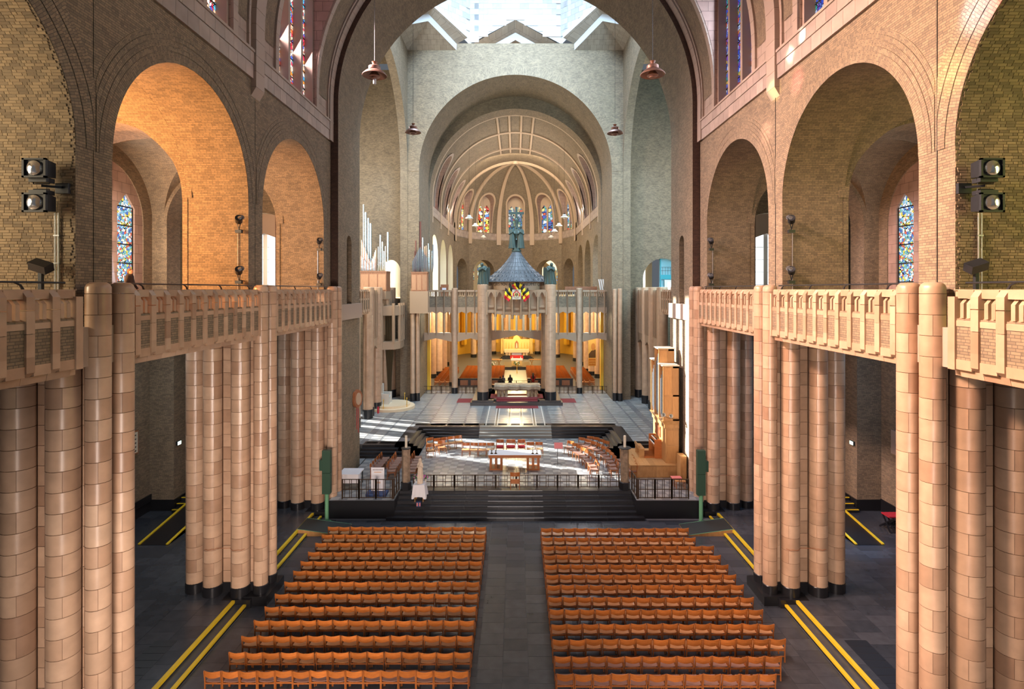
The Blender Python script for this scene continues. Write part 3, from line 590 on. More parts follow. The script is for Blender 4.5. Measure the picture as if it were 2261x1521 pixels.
# ---------------------------------------------------------------- galleries and aisles behind the arcade
XO = 19.6
for sx in (-1, 1):
    side = SIDE[sx]
    g = struct('wall_%s_gallery' % side, side+' gallery: brick transverse arches and groin vaults behind the arcade')
    # transverse arches
    for y in PIERS:
        m = MB(); zf = 15.70
        for yy in (y-.6, y+.6): skin(m, XB-.05, XO, ZG, 20.2, [(15.85, 2.95, zf, ZG)], lambda a, z: (sx*a, yy, z))
        soffit(m, 15.85, 2.95, zf, ZG, lambda a, b, t: (sx*a, t, b), y-.6, y+.6)
        m.build('transverse_arch', M['brick'], g)
        m = MB(); ring(m, 15.85, 2.95, 3.33, zf, lambda a, b, t: (sx*a, y-.6-t, b)); m.build('arch_ring', M['brick'], g)
    for b, yc in enumerate(BAYS):
        m = MB(); R1, R2, xc, N = 3.1, RA, 15.9, 32; xa_, xb2, ye = XB-xc, XO-xc, 3.65
        V3 = lambda x, y, h: (sx*(xc+x), yc+y, 15.7+h)
        for k in range(N):                              # barrel along the gallery, cut exactly at the groins
            t0, t1 = pi*k/N, pi*(k+1)/N; h0, h1 = R1*sin(t0), R1*sin(t1); s0, s1 = sqrt(R2*R2-h0*h0), sqrt(R2*R2-h1*h1)
            for e in (-1, 1): m.face([V3(R1*cos(t0), e*ye, h0), V3(R1*cos(t0), e*s0, h0), V3(R1*cos(t1), e*s1, h1), V3(R1*cos(t1), e*ye, h1)], 0, [(e*ye, t0*R1), (e*s0, t0*R1), (e*s1, t1*R1), (e*ye, t1*R1)], True)
            t0, t1 = pi*k/N, pi*(k+1)/N; h0, h1 = R2*sin(t0), R2*sin(t1); s0, s1 = sqrt(max(R1*R1-h0*h0, 0)), sqrt(max(R1*R1-h1*h1, 0))
            for c0, c1, e in ((-s0, -s1, xa_), (s0, s1, xb2)): m.face([V3(e, R2*cos(t0), h0), V3(c0, R2*cos(t0), h0), V3(c1, R2*cos(t1), h1), V3(e, R2*cos(t1), h1)], 0, [(e, t0*R2), (c0, t0*R2), (c1, t1*R2), (e, t1*R2)], True)
        m.build('groin_vault', M['brickvault'], g)
        # outer wall with a recessed arch and two lancets of stained glass
        m = MB(); skin(m, yc-4.21, yc+4.21, ZG, 20.2, [(yc, 2.9, 15.6, ZG)], lambda a, z: (sx*XO, a, z)); m.build('outer_wall', M['brick'], g)
        m = MB(); soffit(m, yc, 2.9, 15.6, ZG, lambda a, z, t: (sx*t, a, z), XO, XO+.7); m.build('recess_soffit', M['brick'], g)
        wn = struct('window_%d' % ((7 if sx < 0 else 10)+b), '%s gallery window with stained glass lancets, %s bay from the crossing' % (side, ORD[2-b]))
        m = MB(); XS = XO+.30; LC = ((-2.3, -1.05), (-.62, .62), (1.05, 2.3))
        for a, c in ((-2.9, -2.3), (-1.05, -.62), (.62, 1.05), (2.3, 2.9)): m.box(*sorted((sx*(XS-.25), sx*(XS+.3))), yc+a, yc+c, ZG, 18.6)
        for a, c in LC:
            a += yc; c += yc; mid = (a+c)/2; f = lambda p, q, t: (sx*t, p, q)
            m.prism([(a, 16.3), (mid, 17.0), (mid, 18.6), (a, 18.6)], XS-.25, XS+.3, f); m.prism([(c, 16.3), (c, 18.6), (mid, 18.6), (mid, 17.0)], XS-.25, XS+.3, f)
            m.box(*sorted((sx*(XS-.25), sx*(XS+.3))), a, c, ZG, ZG+.35)
        m.build('stone_frame', M['stonepink'], wn)
        for a, c in LC:
            a += yc; c += yc
            mg = MB(); mg.box(sx*(XS-.12)-.01, sx*(XS-.12)+.01, a, c, ZG+.3, 17.05); mg.build('glass', M['glassmix'], wn)
            mb = MB()
            for z in np.arange(12.5, 16.8, .95): mb.box(sx*(XS-.14)-.02, sx*(XS-.14)+.02, a, c, z, z+.06)
            mb.box(sx*(XS-.14)-.03, sx*(XS-.14)+.03, a, a+.06, ZG+.3, 16.4); mb.box(sx*(XS-.14)-.03, sx*(XS-.14)+.03, c-.06, c, ZG+.3, 16.4); mb.build('glazing_bar', M['darkmetal'], wn)
    # gallery floor slab
    fl = struct('floor_gallery_'+side, side+' gallery floor slab over the aisle'); m = MB()
    m.box(*sorted((sx*9.98, sx*XO)), 3, 36, 10.35, ZG); m.build('slab', M['stoneplain'], fl)
    # end wall of the gallery at the crossing pier with a bright glazed arch beyond
    m = MB(); skin(m, 10.6, 28, ZG, 22, [(16.8, 3.0, 14.2, ZG)], lambda a, z: (sx*a, 36.4, z)); m.build('end_wall', M['brick'], g)
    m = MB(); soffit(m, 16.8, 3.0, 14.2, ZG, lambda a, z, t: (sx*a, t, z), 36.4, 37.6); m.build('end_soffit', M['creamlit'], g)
    wn = struct('window_%d' % (13 if sx < 0 else 14), side+' bright glazed window at the far end of the gallery')
    m = MB(); p = [(13.8, ZG-.2)]+[(16.8+3*cos(pi-pi*i/20), 14.2+3*sin(pi*i/20)) for i in range(21)]+[(19.8, ZG-.2)]
    m.prism(p, 37.5, 37.52, lambda a, b, t: (sx*a, t, b)); m.build('pane', M['daylight'], wn)
    m = MB()
    for x in (14.9, 16.75, 18.6): m.box(*sorted((sx*x, sx*(x+.28))), 37.3, 37.48, ZG, 17.2)
    for z in np.arange(11.6, 16.6, .85): m.box(*sorted((sx*13.8, sx*19.8)), 37.42, 37.46, z, z+.04)
    m.build('frame', M['steel'], wn)
    m = MB(); m.prism([(13.8, 14.2)]+[(16.8+3*cos(pi-pi*i/20), 14.2+3*sin(pi*i/20)) for i in range(21)]+[(19.8, 14.2), (19.5, 14.9), (16.8, 15.9), (14.1, 14.9)], 36.9, 37.1, lambda a, b, t: (sx*a, t, b)); m.build('lattice_tympanum', M['stoneplain'], wn)
    # lower aisle: outer wall, piers facing the nave, back wall
    al = struct('wall_%s_aisle' % side, side+' dark brick outer wall of the aisle with pilasters')
    m = MB(); m.face([(sx*XO, 3, 0), (sx*XO, 36, 0), (sx*XO, 36, ZG), (sx*XO, 3, ZG)]); m.build('outer_wall', M['brick'], al)
    for y0, y1, x0 in ((29.6, 31.2, 18.3), (31.2, 36, 17.4), (21.2, 22.8, 18.9), (12.8, 14.4, 18.9)):
        m = MB(); m.box(*sorted((sx*x0, sx*XO)), y0, y1, 0, ZG); m.build('pilaster', M['brick'], al)
        m = MB(); m.box(*sorted((sx*(x0-.04), sx*XO)), y0-.04, y1, 0, .9); m.build('black_base', M['black'], al)
    m = MB(); m.box(*sorted((sx*(XO-.05), sx*XO)), 3, 29.6, .3, .95); m.build('black_base', M['black'], al)
    m = MB(); m.face([(sx*11, 38, 0), (sx*XO, 38, 0), (sx*XO, 38, ZG), (sx*11, 38, ZG)]); m.build('back_wall', M['brick'], al)
    for yc in (17.8, 26.0):                              # niche window of pale stone in the aisle wall
        m = MB(); m.box(*sorted((sx*(XO-.12), sx*(XO+.1))), yc-1.5, yc+1.5, 3.9, 9.6); m.build('window_frame', M['stonewall'], al)
        m = MB(); m.box(*sorted((sx*(XO-.14), sx*(XO+.1))), yc-.9, yc+.9, 4.6, 9.3); m.build('dark_pane', M['black'], al)
# ---------------------------------------------------------------- clustered pillars of single stone blocks
def half_ring(r, h):
    m = MB(); g = .008; n = 12; a0, a1 = g/r*.5, pi-g/r*.5
    prof = [(r-.006, .002), (r, .006), (r, h-.006), (r-.006, h-.002)]
    m.lathe(prof, n, a0=a0, a1=a1, cap=False)
    return m.mesh('stone_block', M['stone'], 26)
HC = .49; RINGS = {}
def column(parent, x, y, r, z0, z1, capz=None, flip=0):
    c = ob('column', None, parent, (x, y, 0)) if False else None
    m = MB(); m.lathe([(r-.014, z0), (r-.014, z1)], 20, mat=0)
    core = ob('column', m.mesh('column', M['stonejoint']), parent, (x, y, 0))
    if r not in RINGS: RINGS[r] = half_ring(r, HC-.006)
    n = int(round((z1-z0)/HC)); h = (z1-z0)/n
    for k in range(n):
        a = (-.62 if (k+flip) % 2 else .62)-pi/2
        for q in (0, pi):
            o = ob('stone_block', RINGS[r], core, (0, 0, z0+k*h), a+q); o.scale = (1, 1, h/HC)
    if capz:
        m = MB(); m.lathe([(r, z1+.004), (r, capz-.12), (r-.03, capz-.05), (r-.10, capz), (0, capz+.005)], 24); m.build('cap_stone', M['stone'], core)
    return core
BX = {}
def block_strip(parent, x0, x1, y0, y1, z0, z1):
    key = (round(x1-x0, 3), round(y1-y0, 3))
    if key not in BX:
        m = MB(); m.box(0, key[0], 0, key[1], 0, HC-.012); BX[key] = m.mesh('stone_block', M['stone'])
    n = int(round((z1-z0)/HC)); h = (z1-z0)/n
    for k in range(n):
        o = ob('stone_block', BX[key], parent, (x0, y0, z0+k*h)); o.scale = (1, 1, h/HC)
PNAME = {0: 'nearest the camera', 1: 'in the middle of the nave', 2: 'beside the choir steps'}
for sx in (-1, 1):
    for i, y in enumerate(PIERS):
        p = thing('compound_pier', 'tan glazed stone pier of bundled columns, %s side, %s' % (SIDE[sx], PNAME[i]), 'pillar', (0, 0, 0), group='bundled column piers of the nave')
        zb = .65
        m = MB(); m.box(*sorted((sx*10.05, sx*12.95)), y-.2, y+.2, .3, 10.35); m.build('pier_core', M['stonejoint'], p)
        for X, dy, r in ((12.62, -.2, .34), (11.80, -.46, .34), (10.70, -.50, .34)): column(p, sx*X, y+dy, r, zb, 10.35, flip=i)
        column(p, sx*9.95, y-.40, .265, zb, 12.05, 12.32); column(p, sx*9.95, y+.40, .265, zb, 12.05, 12.32, flip=1)
        block_strip(p, *sorted((sx*11.04, sx*11.46)), y-.32, y+.0, zb, 10.35)
        block_strip(p, *sorted((sx*10.18, sx*10.40)), y-.30, y+.0, zb, 10.35)
        block_strip(p, *sorted((sx*12.1, sx*12.32)), y-.25, y+.0, zb, 10.35)
        m = MB()
        for X, dy, r in ((12.62, -.2, .36), (11.80, -.46, .36), (10.70, -.50, .36), (9.95, -.40, .285), (9.95, .40, .285)):
            m.lathe([(r, .3), (r, .66), (r-.03, .70)], 20, sx*X, y+dy)
        m.box(*sorted((sx*10.1, sx*12.9)), y-.36, y+.1, .3, .68); m.box(*sorted((sx*9.55, sx*10.75)), y-.80, y+.80, 0, .36); m.box(*sorted((sx*10.1, sx*11.2)), y-.95, y+.9, 0, .31); m.build('black_plinth', M['black'], p)
        if i < 3:
            m = MB(); rr = .345                         # brown crack lines that run along one joint
            z = zb+HC*(3 if i else 2)+.04
            pts = []
            for X, dy, a0, a1 in ((11.80, -.46, 4.3, 5.6), (10.70, -.50, 3.6, 5.6)):
                for k in range(7):
                    a = a0+(a1-a0)*k/6; pts.append((sx*(X+rr*cos(a)*-1), y+dy+rr*sin(a), z+.015*sin(k*2.1)))
            m.tube(pts, .012, 5); m.build('crack_line', M['oakred'], p)
# ---------------------------------------------------------------- balustrades of the side galleries
EL = {}
def el(key, fn, mt):
    if key not in EL: m = MB(); fn(m); EL[key] = m.mesh(key[0] if isinstance(key, tuple) else key, mt, 30)
    return EL[key]
PM = .63
def hx(m, y0, y1, o0b, o1b, o0t, o1t, z0, z1): # a block with different depth at foot and head (x grows towards the nave)
    m.hexa([(o0b, y0, z0), (o1b, y0, z0), (o1b, y1, z0), (o0b, y1, z0), (o0t, y0, z1), (o1t, y0, z1), (o1t, y1, z1), (o0t, y1, z1)])
def rib_top(m): hx(m, 0, .2, -.12, .16, -.12, .16, -.42, -.16); hx(m, 0, .2, -.12, .16, -.12, .06, -.16, -.02)
def rib_mid(m): hx(m, 0, .2, -.12, .16, -.12, .16, 0, .465)
def rib_low(m): hx(m, 0, .2, -.12, .16, -.12, .16, .10, .42); hx(m, 0, .2, -.12, .04, -.12, .16, 0, .10)
def lintel(m): hx(m, 0, .425, -.12, .125, -.12, .125, -.12, 0); hx(m, 0, .425, -.12, .125, -.12, .02, 0, .09)
def sillb(m): hx(m, 0, .425, -.12, .13, -.12, .13, 0, .22)
def balus(m): hx(m, 0, .095, -.10, .10, -.10, .10, 0, .32); hx(m, 0, .095, -.10, .10, -.10, .02, .32, .42)
def coping(m): hx(m, 0, .425, -.12, .09, -.12, .09, 0, .18)
def panel(m): m.box(-.1, .112, 0, .425, 0, .92)
def bottom(m): hx(m, 0, PM-.008, -.14, .02, -.14, .05, 0, .15)
def balustrade(sx, y0, n, label, x=10.0, grp='stone balustrades of the side galleries'):
    p = thing('gallery_balustrade', label, 'balustrade', (sx*x, y0, H), 0, grp)
    p.scale = (-sx, 1, 1)
    for k in range(n):
        y = k*PM
        a = el('rib_stone_top', rib_top, M['stone']); ob('rib_stone', a, p, (0, y, 0))
        b = el('rib_stone', rib_mid, M['stone'])
        for j in (1, 2): ob('rib_stone', b, p, (0, y, -.43-.475*j))
        ob('rib_stone', el('rib_foot', rib_low, M['stone']), p, (0, y, -1.80))
        if k < n:
            yy = y+.203
            ob('lintel_stone', el('lintel', lintel, M['stone']), p, (0, yy, -.70)); ob('sill_stone', el('sill', sillb, M['stone']), p, (0, yy, -1.78))
            for q in (.075, .25): ob('baluster', el('baluster', balus, M['stone']), p, (0, yy+q, -.63))
            ob('coping_stone', el('coping', coping, M['stone']), p, (0, yy, -.20))
            ob('brick_panel', el('panel', panel, M['brick']), p, (0, yy, -1.57))
        ob('bottom_stone', el('bottom', bottom, M['stone']), p, (0, y, -1.945))
    L = n*PM; m = MB(); m.box(-.14, -.02, L, L+.2, -1.94, -.02); hx(m, L, L+.2, -.12, .16, -.12, .16, -1.8, -.16); m.box(-.32, .02, 0, L+.2, -.02, .0); m.box(-.3, -.12, 0, L+.2, -1.94, -.62); m.build('rib_stone', M['stone'], p)
    # hand rail on curved brackets (its own thing, bolted to the parapet)
    r = thing('hand_rail', 'dark metal hand rail on '+label.split(',', 1)[0].replace('tan stone ', ''), 'rail', (sx*(x+.12), y0, H)) if False else None
    return p
BLAB = {0: 'nearest bay', 1: 'middle bay', 2: 'far bay beside the crossing'}
for sx in (-1, 1):
    for i, (ya, n) in enumerate(((8.6, 6), (14.32, 11), (22.74, 11))):
        balustrade(sx, ya, n, 'tan stone gallery balustrade with brick panels, %s gallery, %s' % (SIDE[sx], BLAB[i]))
        r = thing('hand_rail', 'thin dark hand rail above the %s gallery balustrade, %s' % (SIDE[sx], BLAB[i]), 'rail', (0, 0, 0), group='hand rails of the side galleries')
        y1 = ya+n*PM; X = sx*10.18
        m = MB(); m.tube([(X, ya-.3, H+.15), (X, y1+.1, H+.15)], .022, 8); m.build('rail', M['darkmetal'], r)
        for y in np.arange(ya+.6, y1, 2.0):
            m = MB(); m.tube([(X, y, H+.14), (X, y+.06, H+.13), (X, y+.16, H+.09), (X, y+.22, H), (X, y+.24, H-.06)], [.014, .018, .024, .03, .034], 6); m.build('bracket', M['darkmetal'], r)
# ---------------------------------------------------------------- floors
f = struct('floor', 'dark slate slab floor of the nave'); m = MB(); m.box(-10.8, 10.8, 2, 40, -.2, -.012); m.build('bed', M['grout'], f)
def slabs(parent, xs, y0, y1, dy, z, mt, key, limit=300, name='slab', gap=.008, th=.05, stag=True):
    cells = []
    for i, (a, b) in enumerate(xs):
        y = y0-(dy*.5 if stag and i % 2 else 0)
        while y < y1:
            c, d = max(y, y0), min(y+dy, y1)
            if d-c > .05: cells.append((a, b, c, d))
            y += dy
    cells.sort(key=lambda q: q[2]); rest = MB(); cache = {}
    for k, (a, b, c, d) in enumerate(cells):
        if k < limit:
            q = (round(b-a, 3), round(d-c, 3))
            if q not in cache:
                mm = MB(); mm.box(0, q[0]-gap, 0, q[1]-gap, -th, 0); cache[q] = mm.mesh(name, mt[0] if isinstance(mt, list) else mt)
            ob(name, cache[q], parent, (a, c, z+.002*((k*7) % 3-1)*.4))
        else: rest.box(a, b-gap, c, d-gap, z-th, z+.001*(k % 2), k % 3)
    if rest.v: o = rest.build(name+'_field', [M['slate1'], M['slate2'], M['slate3']], parent); o['kind'] = 'stuff'
for i, c in enumerate([(.046,.051,.061), (.056,.060,.070), (.037,.042,.051)]): M['slate%d' % (i+1)] = mat('slate_tone_%d' % i, c, .27)
xs = [(a, a+.82) for a in np.arange(-10.24, 10.2, .82)]
slabs(f, xs, 15.5, 29.1, .62, 0, M['slate'], 'nave')
for sx in (-1, 1):
    fa = struct('floor_aisle_'+SIDE[sx], SIDE[sx]+' aisle floor of large slate slabs, two steps above the nave'); m = MB(); m.box(*sorted((sx*10.72, sx*XO)), 3, 38, -.1, .285); m.build('bed', M['grout'], fa)
    xs = [((sx*(10.72+.99*k)) if sx > 0 else -(10.72+.99*(k+1)), (sx*(10.72+.99*(k+1))) if sx > 0 else -(10.72+.99*k)) for k in range(9)]
    slabs(fa, xs, 13.5, 36, .66, .3, M['slate'], 'aisle')
    m = MB(); x0, x1 = sorted((sx*11.4, sx*12.15)) if sx < 0 else (11.1, 11.85)           # row of black slabs
    for k in range(7): ob('black_slab', el('blackslab', lambda q: q.box(0, .74, 0, .325, -.02, .006), M['slategrate']), fa, (x0, 16.28+.343*k, .3))
    for i, (a, b) in enumerate(((14.35, 21.1), (22.75, 29.3))):
        s = struct('trim_%d' % ((3 if sx < 0 else 5)+i), '%s side steps with yellow edges between nave and aisle, %s bay' % (SIDE[sx], ('middle', 'far')[i]))
        m = MB(); m.box(*sorted((sx*10.28, sx*10.74)), a, b, -.1, .145); m.build('step', M['slate'], s)
        m = MB(); m.box(*sorted((sx*10.70, sx*10.76)), a, b, .1, .298); m.box(*sorted((sx*10.27, sx*10.30)), a, b, 0, .14); m.build('riser', M['black'], s)
        m = MB(); m.box(*sorted((sx*10.69, sx*10.80)), a, b, .2, .308); m.build('yellow_edge', M['yellow'], s)
        m = MB(); m.box(*sorted((sx*10.26, sx*10.37)), a, b, .08, .155); m.build('yellow_edge', M['yellow'], s)
    # ramp in the aisle with yellow edges and black steps beside it
    rp = thing('aisle_ramp', 'dark access ramp with two yellow edges in the %s aisle' % SIDE[sx], 'ramp')
    xa, xb_ = sorted((sx*(16.1 if sx < 0 else 15.75), sx*(17.5 if sx < 0 else 17.1))); 
    m = MB(); m.hexa([(xa, 25.6, .3), (xb_, 25.6, .3), (xb_, 31.5, .3), (xa, 31.5, .3), (xa, 25.6, .32), (xb_, 25.6, .32), (xb_, 31.5, 1.05), (xa, 31.5, 1.05)]); m.build('deck', M['black'], rp)
    for x in (xa, xb_-.1):
        m = MB(); m.hexa([(x, 25.6, .3), (x+.1, 25.6, .3), (x+.1, 31.5, .3), (x, 31.5, .3), (x, 25.6, .37), (x+.1, 25.6, .37), (x+.1, 31.5, 1.1), (x, 31.5, 1.1)]); m.build('yellow_edge', M['yellow'], rp)
    st = thing('aisle_steps', 'short flight of black steps with yellow nosings beside the %s ramp' % SIDE[sx], 'steps')
    for k in range(4):
        x0, x1 = sorted((sx*17.55, sx*18.22)); y = 29.3+.42*k
        m = MB(); m.box(x0, x1, y, 31.5, .3+.17*k, .3+.17*(k+1)); s_ = m.build('step', M['blackstep'], st)
        m = MB(); m.box(x0, x1, y-.01, y+.06, .3+.17*(k+1)-.03, .3+.17*(k+1)+.008); m.build('yellow_nosing', M['yellow'], s_)
    ex = thing('exit_sign', 'small lit exit sign on the dark %s aisle pilaster' % SIDE[sx], 'sign', (sx*18.24, 29.9, 3.85), rz=-sx*pi/2)
    m = MB(); m.box(-.16, .16, -.06, .04, -.1, .1); m.build('housing', M['darkmetal'], ex); m = MB(); m.box(-.15, .15, -.065, -.06, -.09, .09); m.build('lit_face', M['exitlit'], ex)
# ---------------------------------------------------------------- nave chairs
def make_chair(name, label, cat, group, seat=None, arms=False):
    """beech chair, sitter looks towards +Y; back posts at -Y"""
    t = thing(name, label, cat, group=group); seat = seat or M['woodseat']; w = .246
    m = MB(); n = 8                                      # curved, dished seat plate
    for j in range(n):
        for i in range(n):
            f = lambda a, b: (-.228+.456*a, -.20+.43*b, .445-.022*sin(pi*a)*(1-.4*b)+.012*(b-.5)**2*4-.02*max(0, b-.85))
            q = [f(i/n, j/n), f((i+1)/n, j/n), f((i+1)/n, (j+1)/n), f(i/n, (j+1)/n)]
            m.face(q, sm=True); m.face([(x, y, z-.018) for x, y, z in reversed(q)], sm=True)
    for i in range(n):
        f = lambda a, b: (-.228+.456*a, -.20+.43*b, .445-.022*sin(pi*a)*(1-.4*b)+.012*(b-.5)**2*4-.02*max(0, b-.85))
        for b in (0, 1):
            p, q = f(i/n, b), f((i+1)/n, b); m.face([p, q, (q[0], q[1], q[2]-.018), (p[0], p[1], p[2]-.018)])
    m.build('seat', seat, t)
    m = MB(); n = 8                                      # bent back board, lower edge dipping in the middle
    top = lambda a: .80-.012*sin(pi*a); bot = lambda a: .615-.03*sin(pi*a)
    for s, d in ((1, 0), (-1, .016)):
        for i in range(n):
            a, b = i/n, (i+1)/n; Y = lambda a, z: -.235-.045*sin(pi*a)-(z-.6)*.12-d
            P = [(-.228+.456*a, Y(a, bot(a)), bot(a)), (-.228+.456*b, Y(b, bot(b)), bot(b)), (-.228+.456*b, Y(b, top(b)), top(b)), (-.228+.456*a, Y(a, top(a)), top(a))]
            m.face(P, sm=True)
    for i in range(n):
        a, b = i/n, (i+1)/n
        for g in (top, bot):
            m.face([(-.228+.456*a, Y(a, g(a))+.016, g(a)), (-.228+.456*b, Y(b, g(b))+.016, g(b)), (-.228+.456*b, Y(b, g(b)), g(b)), (-.228+.456*a, Y(a, g(a)), g(a))])
    m.build('backrest', M['wood'], t)
    for s in (-1, 1):
        m = MB(); x = s*w; m.bar((x, -.215, 0), (x, -.215, .45), .028, .04); m.bar((x, -.215, .44), (x, -.268, .80), .028, .036); m.build('leg', M['woodleg'], t)
        m = MB(); m.bar((x, .21, 0), (x, .20, .43), .028, .038); m.build('leg', M['woodleg'], t)
    m = MB()
    for s in (-1, 1): m.box(s*w-.012, s*w+.012, -.2, .2, .375, .425)
    m.box(-w, w, -.225, -.205, .37, .42); m.box(-w, w, .195, .215, .375, .42); m.build('seat_frame', M['woodleg'], t)
    m = MB(); m.box(-w, w, -.222, -.204, .18, .205); m.build('stretcher', M['woodleg'], t)
    if arms:
        for s in (-1, 1): m = MB(); m.bar((s*w, -.24, .64), (s*w, .18, .62), .05, .03); m.bar((s*w, .17, .43), (s*w, .17, .62), .03, .03); m.build('armrest', M['woodleg'], t)
    freeze_kids(t); return t
G1 = 'orange beech chairs in the nave rows'
chair0 = make_chair('beech_chair', 'x', 'chair', G1)
chair_pad = make_chair('beech_chair', 'x', 'chair', G1, M['seatbrown'])
used = set()
def dup(src, x, y, z, rz, label, group=None):
    if src.name in used: o = copy_tree(src)
    else: o = src; used.add(src.name)
    o.location = (x, y, z); o.rotation_euler = (0, 0, rz); o['label'] = label
    if group: o['group'] = group
    return o
LROW = [26.43, 25.6, 24.77, 23.9, 23.1, 22.3, 21.47, 20.62, 19.8, 18.97, 18.12, 17.29, 16.45]
RROW = [26.29, 25.31, 24.46, 23.63, 22.81, 22.0, 21.24, 20.39, 19.61, 18.76, 17.94, 17.09, 16.31]
LN = [14]*12+[15]; RN = [13, 13]+[14]*9+[13, 12]
rest_spots = []
rj = random.Random(3)
for sgn, rows, ns, x0 in ((-1, LROW, LN, -1.39), (1, RROW, RN, 1.2)):
    for i, (d, n) in enumerate(zip(rows, ns)):
        pit = .526 if (sgn < 0 and i == 12) else .543
        for k in range(n):
            x = x0+sgn*pit*(k+.5); y = d+.268+rj.uniform(-.02, .02); rz = rj.uniform(-.03, .03)
            if i < 2: rest_spots.append((x, y, 0, rz)); continue
            row = 12-i
            lab = 'orange beech chair, %s from the central aisle, %s row from the camera, %s block' % (ORD[k], ORD[row], SIDE[sgn])
            pad = i == 12 or (sgn > 0 and i == 11)
            dup(chair_pad if pad else chair0, x, y, 0, rz, lab)
# the chairs beyond the three hundred nearest: far rows, and the chapel behind the screen
def merge_chairs(spots, name, label):
    me0 = []
    for ch in chair0.children:
        me = ch.data; v = np.array([q.co[:] for q in me.vertices]); me0.append((v, [tuple(p.vertices) for p in me.polygons], me.materials[0]))
    mats = []; V = []; Fc = []; mi = []; b = 0
    for x, y, z, rz in spots:
        c, s = cos(rz), sin(rz)
        for v, fs, mt in me0:
            if mt not in mats: mats.append(mt)
            w = np.stack([x+v[:,0]*c-v[:,1]*s, y+v[:,0]*s+v[:,1]*c, z+v[:,2]], 1); V.append(w)
            Fc += [tuple(i+b for i in f) for f in fs]; mi += [mats.index(mt)]*len(fs); b += len(v)
    me = bpy.data.meshes.new(name); me.from_pydata(np.concatenate(V).tolist(), [], Fc)
    for q in mats: me.materials.append(q)
    me.polygons.foreach_set('material_index', mi); me.polygons.foreach_set('use_smooth', [True]*len(Fc)); me.set_sharp_from_angle(angle=R_(35))
    o = ob(name, me); tag(o, label, 'chairs', kind='stuff'); return o
# ---------------------------------------------------------------- choir floors and steps
Z1, Z2 = .96, 1.6
fc = struct('floor_choir', 'checkered grey marble floor of the choir'); m = MB()
for x0, x1, y0, y1 in ((-6.45, 6.45, 31.02, 41.6), (-9.9, -6.45, 29.35, 36.9), (6.45, 9.9, 29.35, 36.9)): m.box(x0, x1, y0, y1, .3, Z1-.012)
m.build('bed', M['grout'], fc)
tw, tl_ = .46, .40; tm = [el(('tile', i), lambda q: q.box(0, tw-.006, 0, tl_-.006, -.03, 0), M[('marble', 'marbledark')[i]]) for i in (0, 1)]
rest = MB(); n = 0
M['marblemid'] = mat('grey_marble_mid', (.27,.275,.27), .26); M['marblemid2'] = mat('grey_marble_deep', (.17,.18,.19), .26)
for reg in ((-6.44, 6.44, 31.05, 41.55), (-9.88, -6.44, 29.4, 36.8), (6.44, 9.88, 29.4, 36.8)):
    j = 0; y = reg[2]
    while y < reg[3]-.2:
        i = 0; x = reg[0]
        while x < reg[1]-.2:
            k = (i+j) % 2
            if n < 290 and abs(x) < 6.4 and y < 36.6: ob('tile', tm[k], fc, (x, y, Z1)); n += 1
            else: rest.box(x, min(x+tw, reg[1])-.006, y, min(y+tl_, reg[3])-.006, Z1-.03, Z1, k)
            i += 1; x += tw
        j += 1; y += tl_
rest.build('tile_field', [M['marblemid'], M['marblemid2']], fc)['kind'] = 'stuff'
s = struct('trim_7', 'six black marble steps up to the choir, with white nosing lines in the middle')
for k in range(6):
    w = 6.8 if k < 2 else 6.42; y = 29.0+.345*k
    m = MB(); z0, z1 = .16*k, .16*(k+1); nx = 7
    for i in range(nx):
        a = -w+2*w*i/nx; st_ = ob('step_slab', el(('step_slab', round(w, 2)), lambda q: q.box(0, 2*w/nx-.006, 0, .8, -.16, 0), M['blackstep']), s, (a, y, z1))
    m = MB(); m.box(-1.5, 1.5, y-.004, y+.02, z1-.012, z1+.003); m.build('white_nosing', M['stonelight'], s)
m = MB()
for sx in (-1, 1): m.box(*sorted((sx*6.42, sx*9.9)), 29.3, 31.1, 0, Z1-.02)
m.build('side_podium', M['black'], s)
s = struct('trim_8', 'black steps around the sunken choir with a pale flight in the middle')
for k in range(4):
    o = .30*k; z0, z1 = Z1, Z1+.16*(k+1)
    m = MB(); m.box(-6.5-o-.4, 6.5+o+.4, 41.6+o, 42.0+o+.6, z0, z1); m.build('step', M['blackstep'], s)
    for sx in (-1, 1):
        m = MB(); m.box(*sorted((sx*(6.5+o), sx*(6.9+o+.4))), 36.6+o, 42.6, z0, z1); m.build('step', M['blackstep'], s)
        m = MB(); m.box(*sorted((sx*(6.5+o), sx*10.4)), 36.6+o, 38.4, z0, z1); m.build('step', M['blackstep'], s)
    m = MB(); m.box(-2.75, 2.75, 41.58+o, 42.0+o, z1-.02, z1+.004); m.box(-2.75, 2.75, 41.58+o, 41.6+o, z0, z1); m.build('pale_step', M['marblepale'], s)
fu = struct('floor_crossing', 'grey white marble slabs with dark lines on the raised crossing floor'); m = MB()
m.box(-14.5, 14.5, 42.65, 57, Z1-.3, Z2-.012)
for sx in (-1, 1): m.box(*sorted((sx*7.65, sx*14.5)), 37.75, 42.65, Z1-.3, Z2-.012)
m.build('bed', M['marbledark'], fu)
lines = [-12.4, -10.75, -9.5, -8.15, -6.8, -5.45, -4.1, -2.85]; n = 0; rest = MB()
for sx in (-1, 1):
    for a, b in zip(lines, lines[1:]):
        y = 37.8; k = 0
        while y < 56.8:
            if y > 42.7 or b <= -7.6:
                L = .62; ga = .16 if a != -10.75 and a != -12.4 else .5
                x0, x1 = sorted((sx*(a+ga), sx*b))
                if n < 280: ob('marble_slab', el(('marble_slab', round(x1-x0, 3)), lambda q: q.box(0, x1-x0, 0, L-.07, -.03, 0), M['marble']), fu, (x0, y, Z2)); n += 1
                else: rest.box(x0, x1, y, y+L-.07, Z2-.03, Z2)
            y += .64; k += 1
if rest.v: rest.build('marble_field', M['marblemid'], fu)['kind'] = 'stuff'
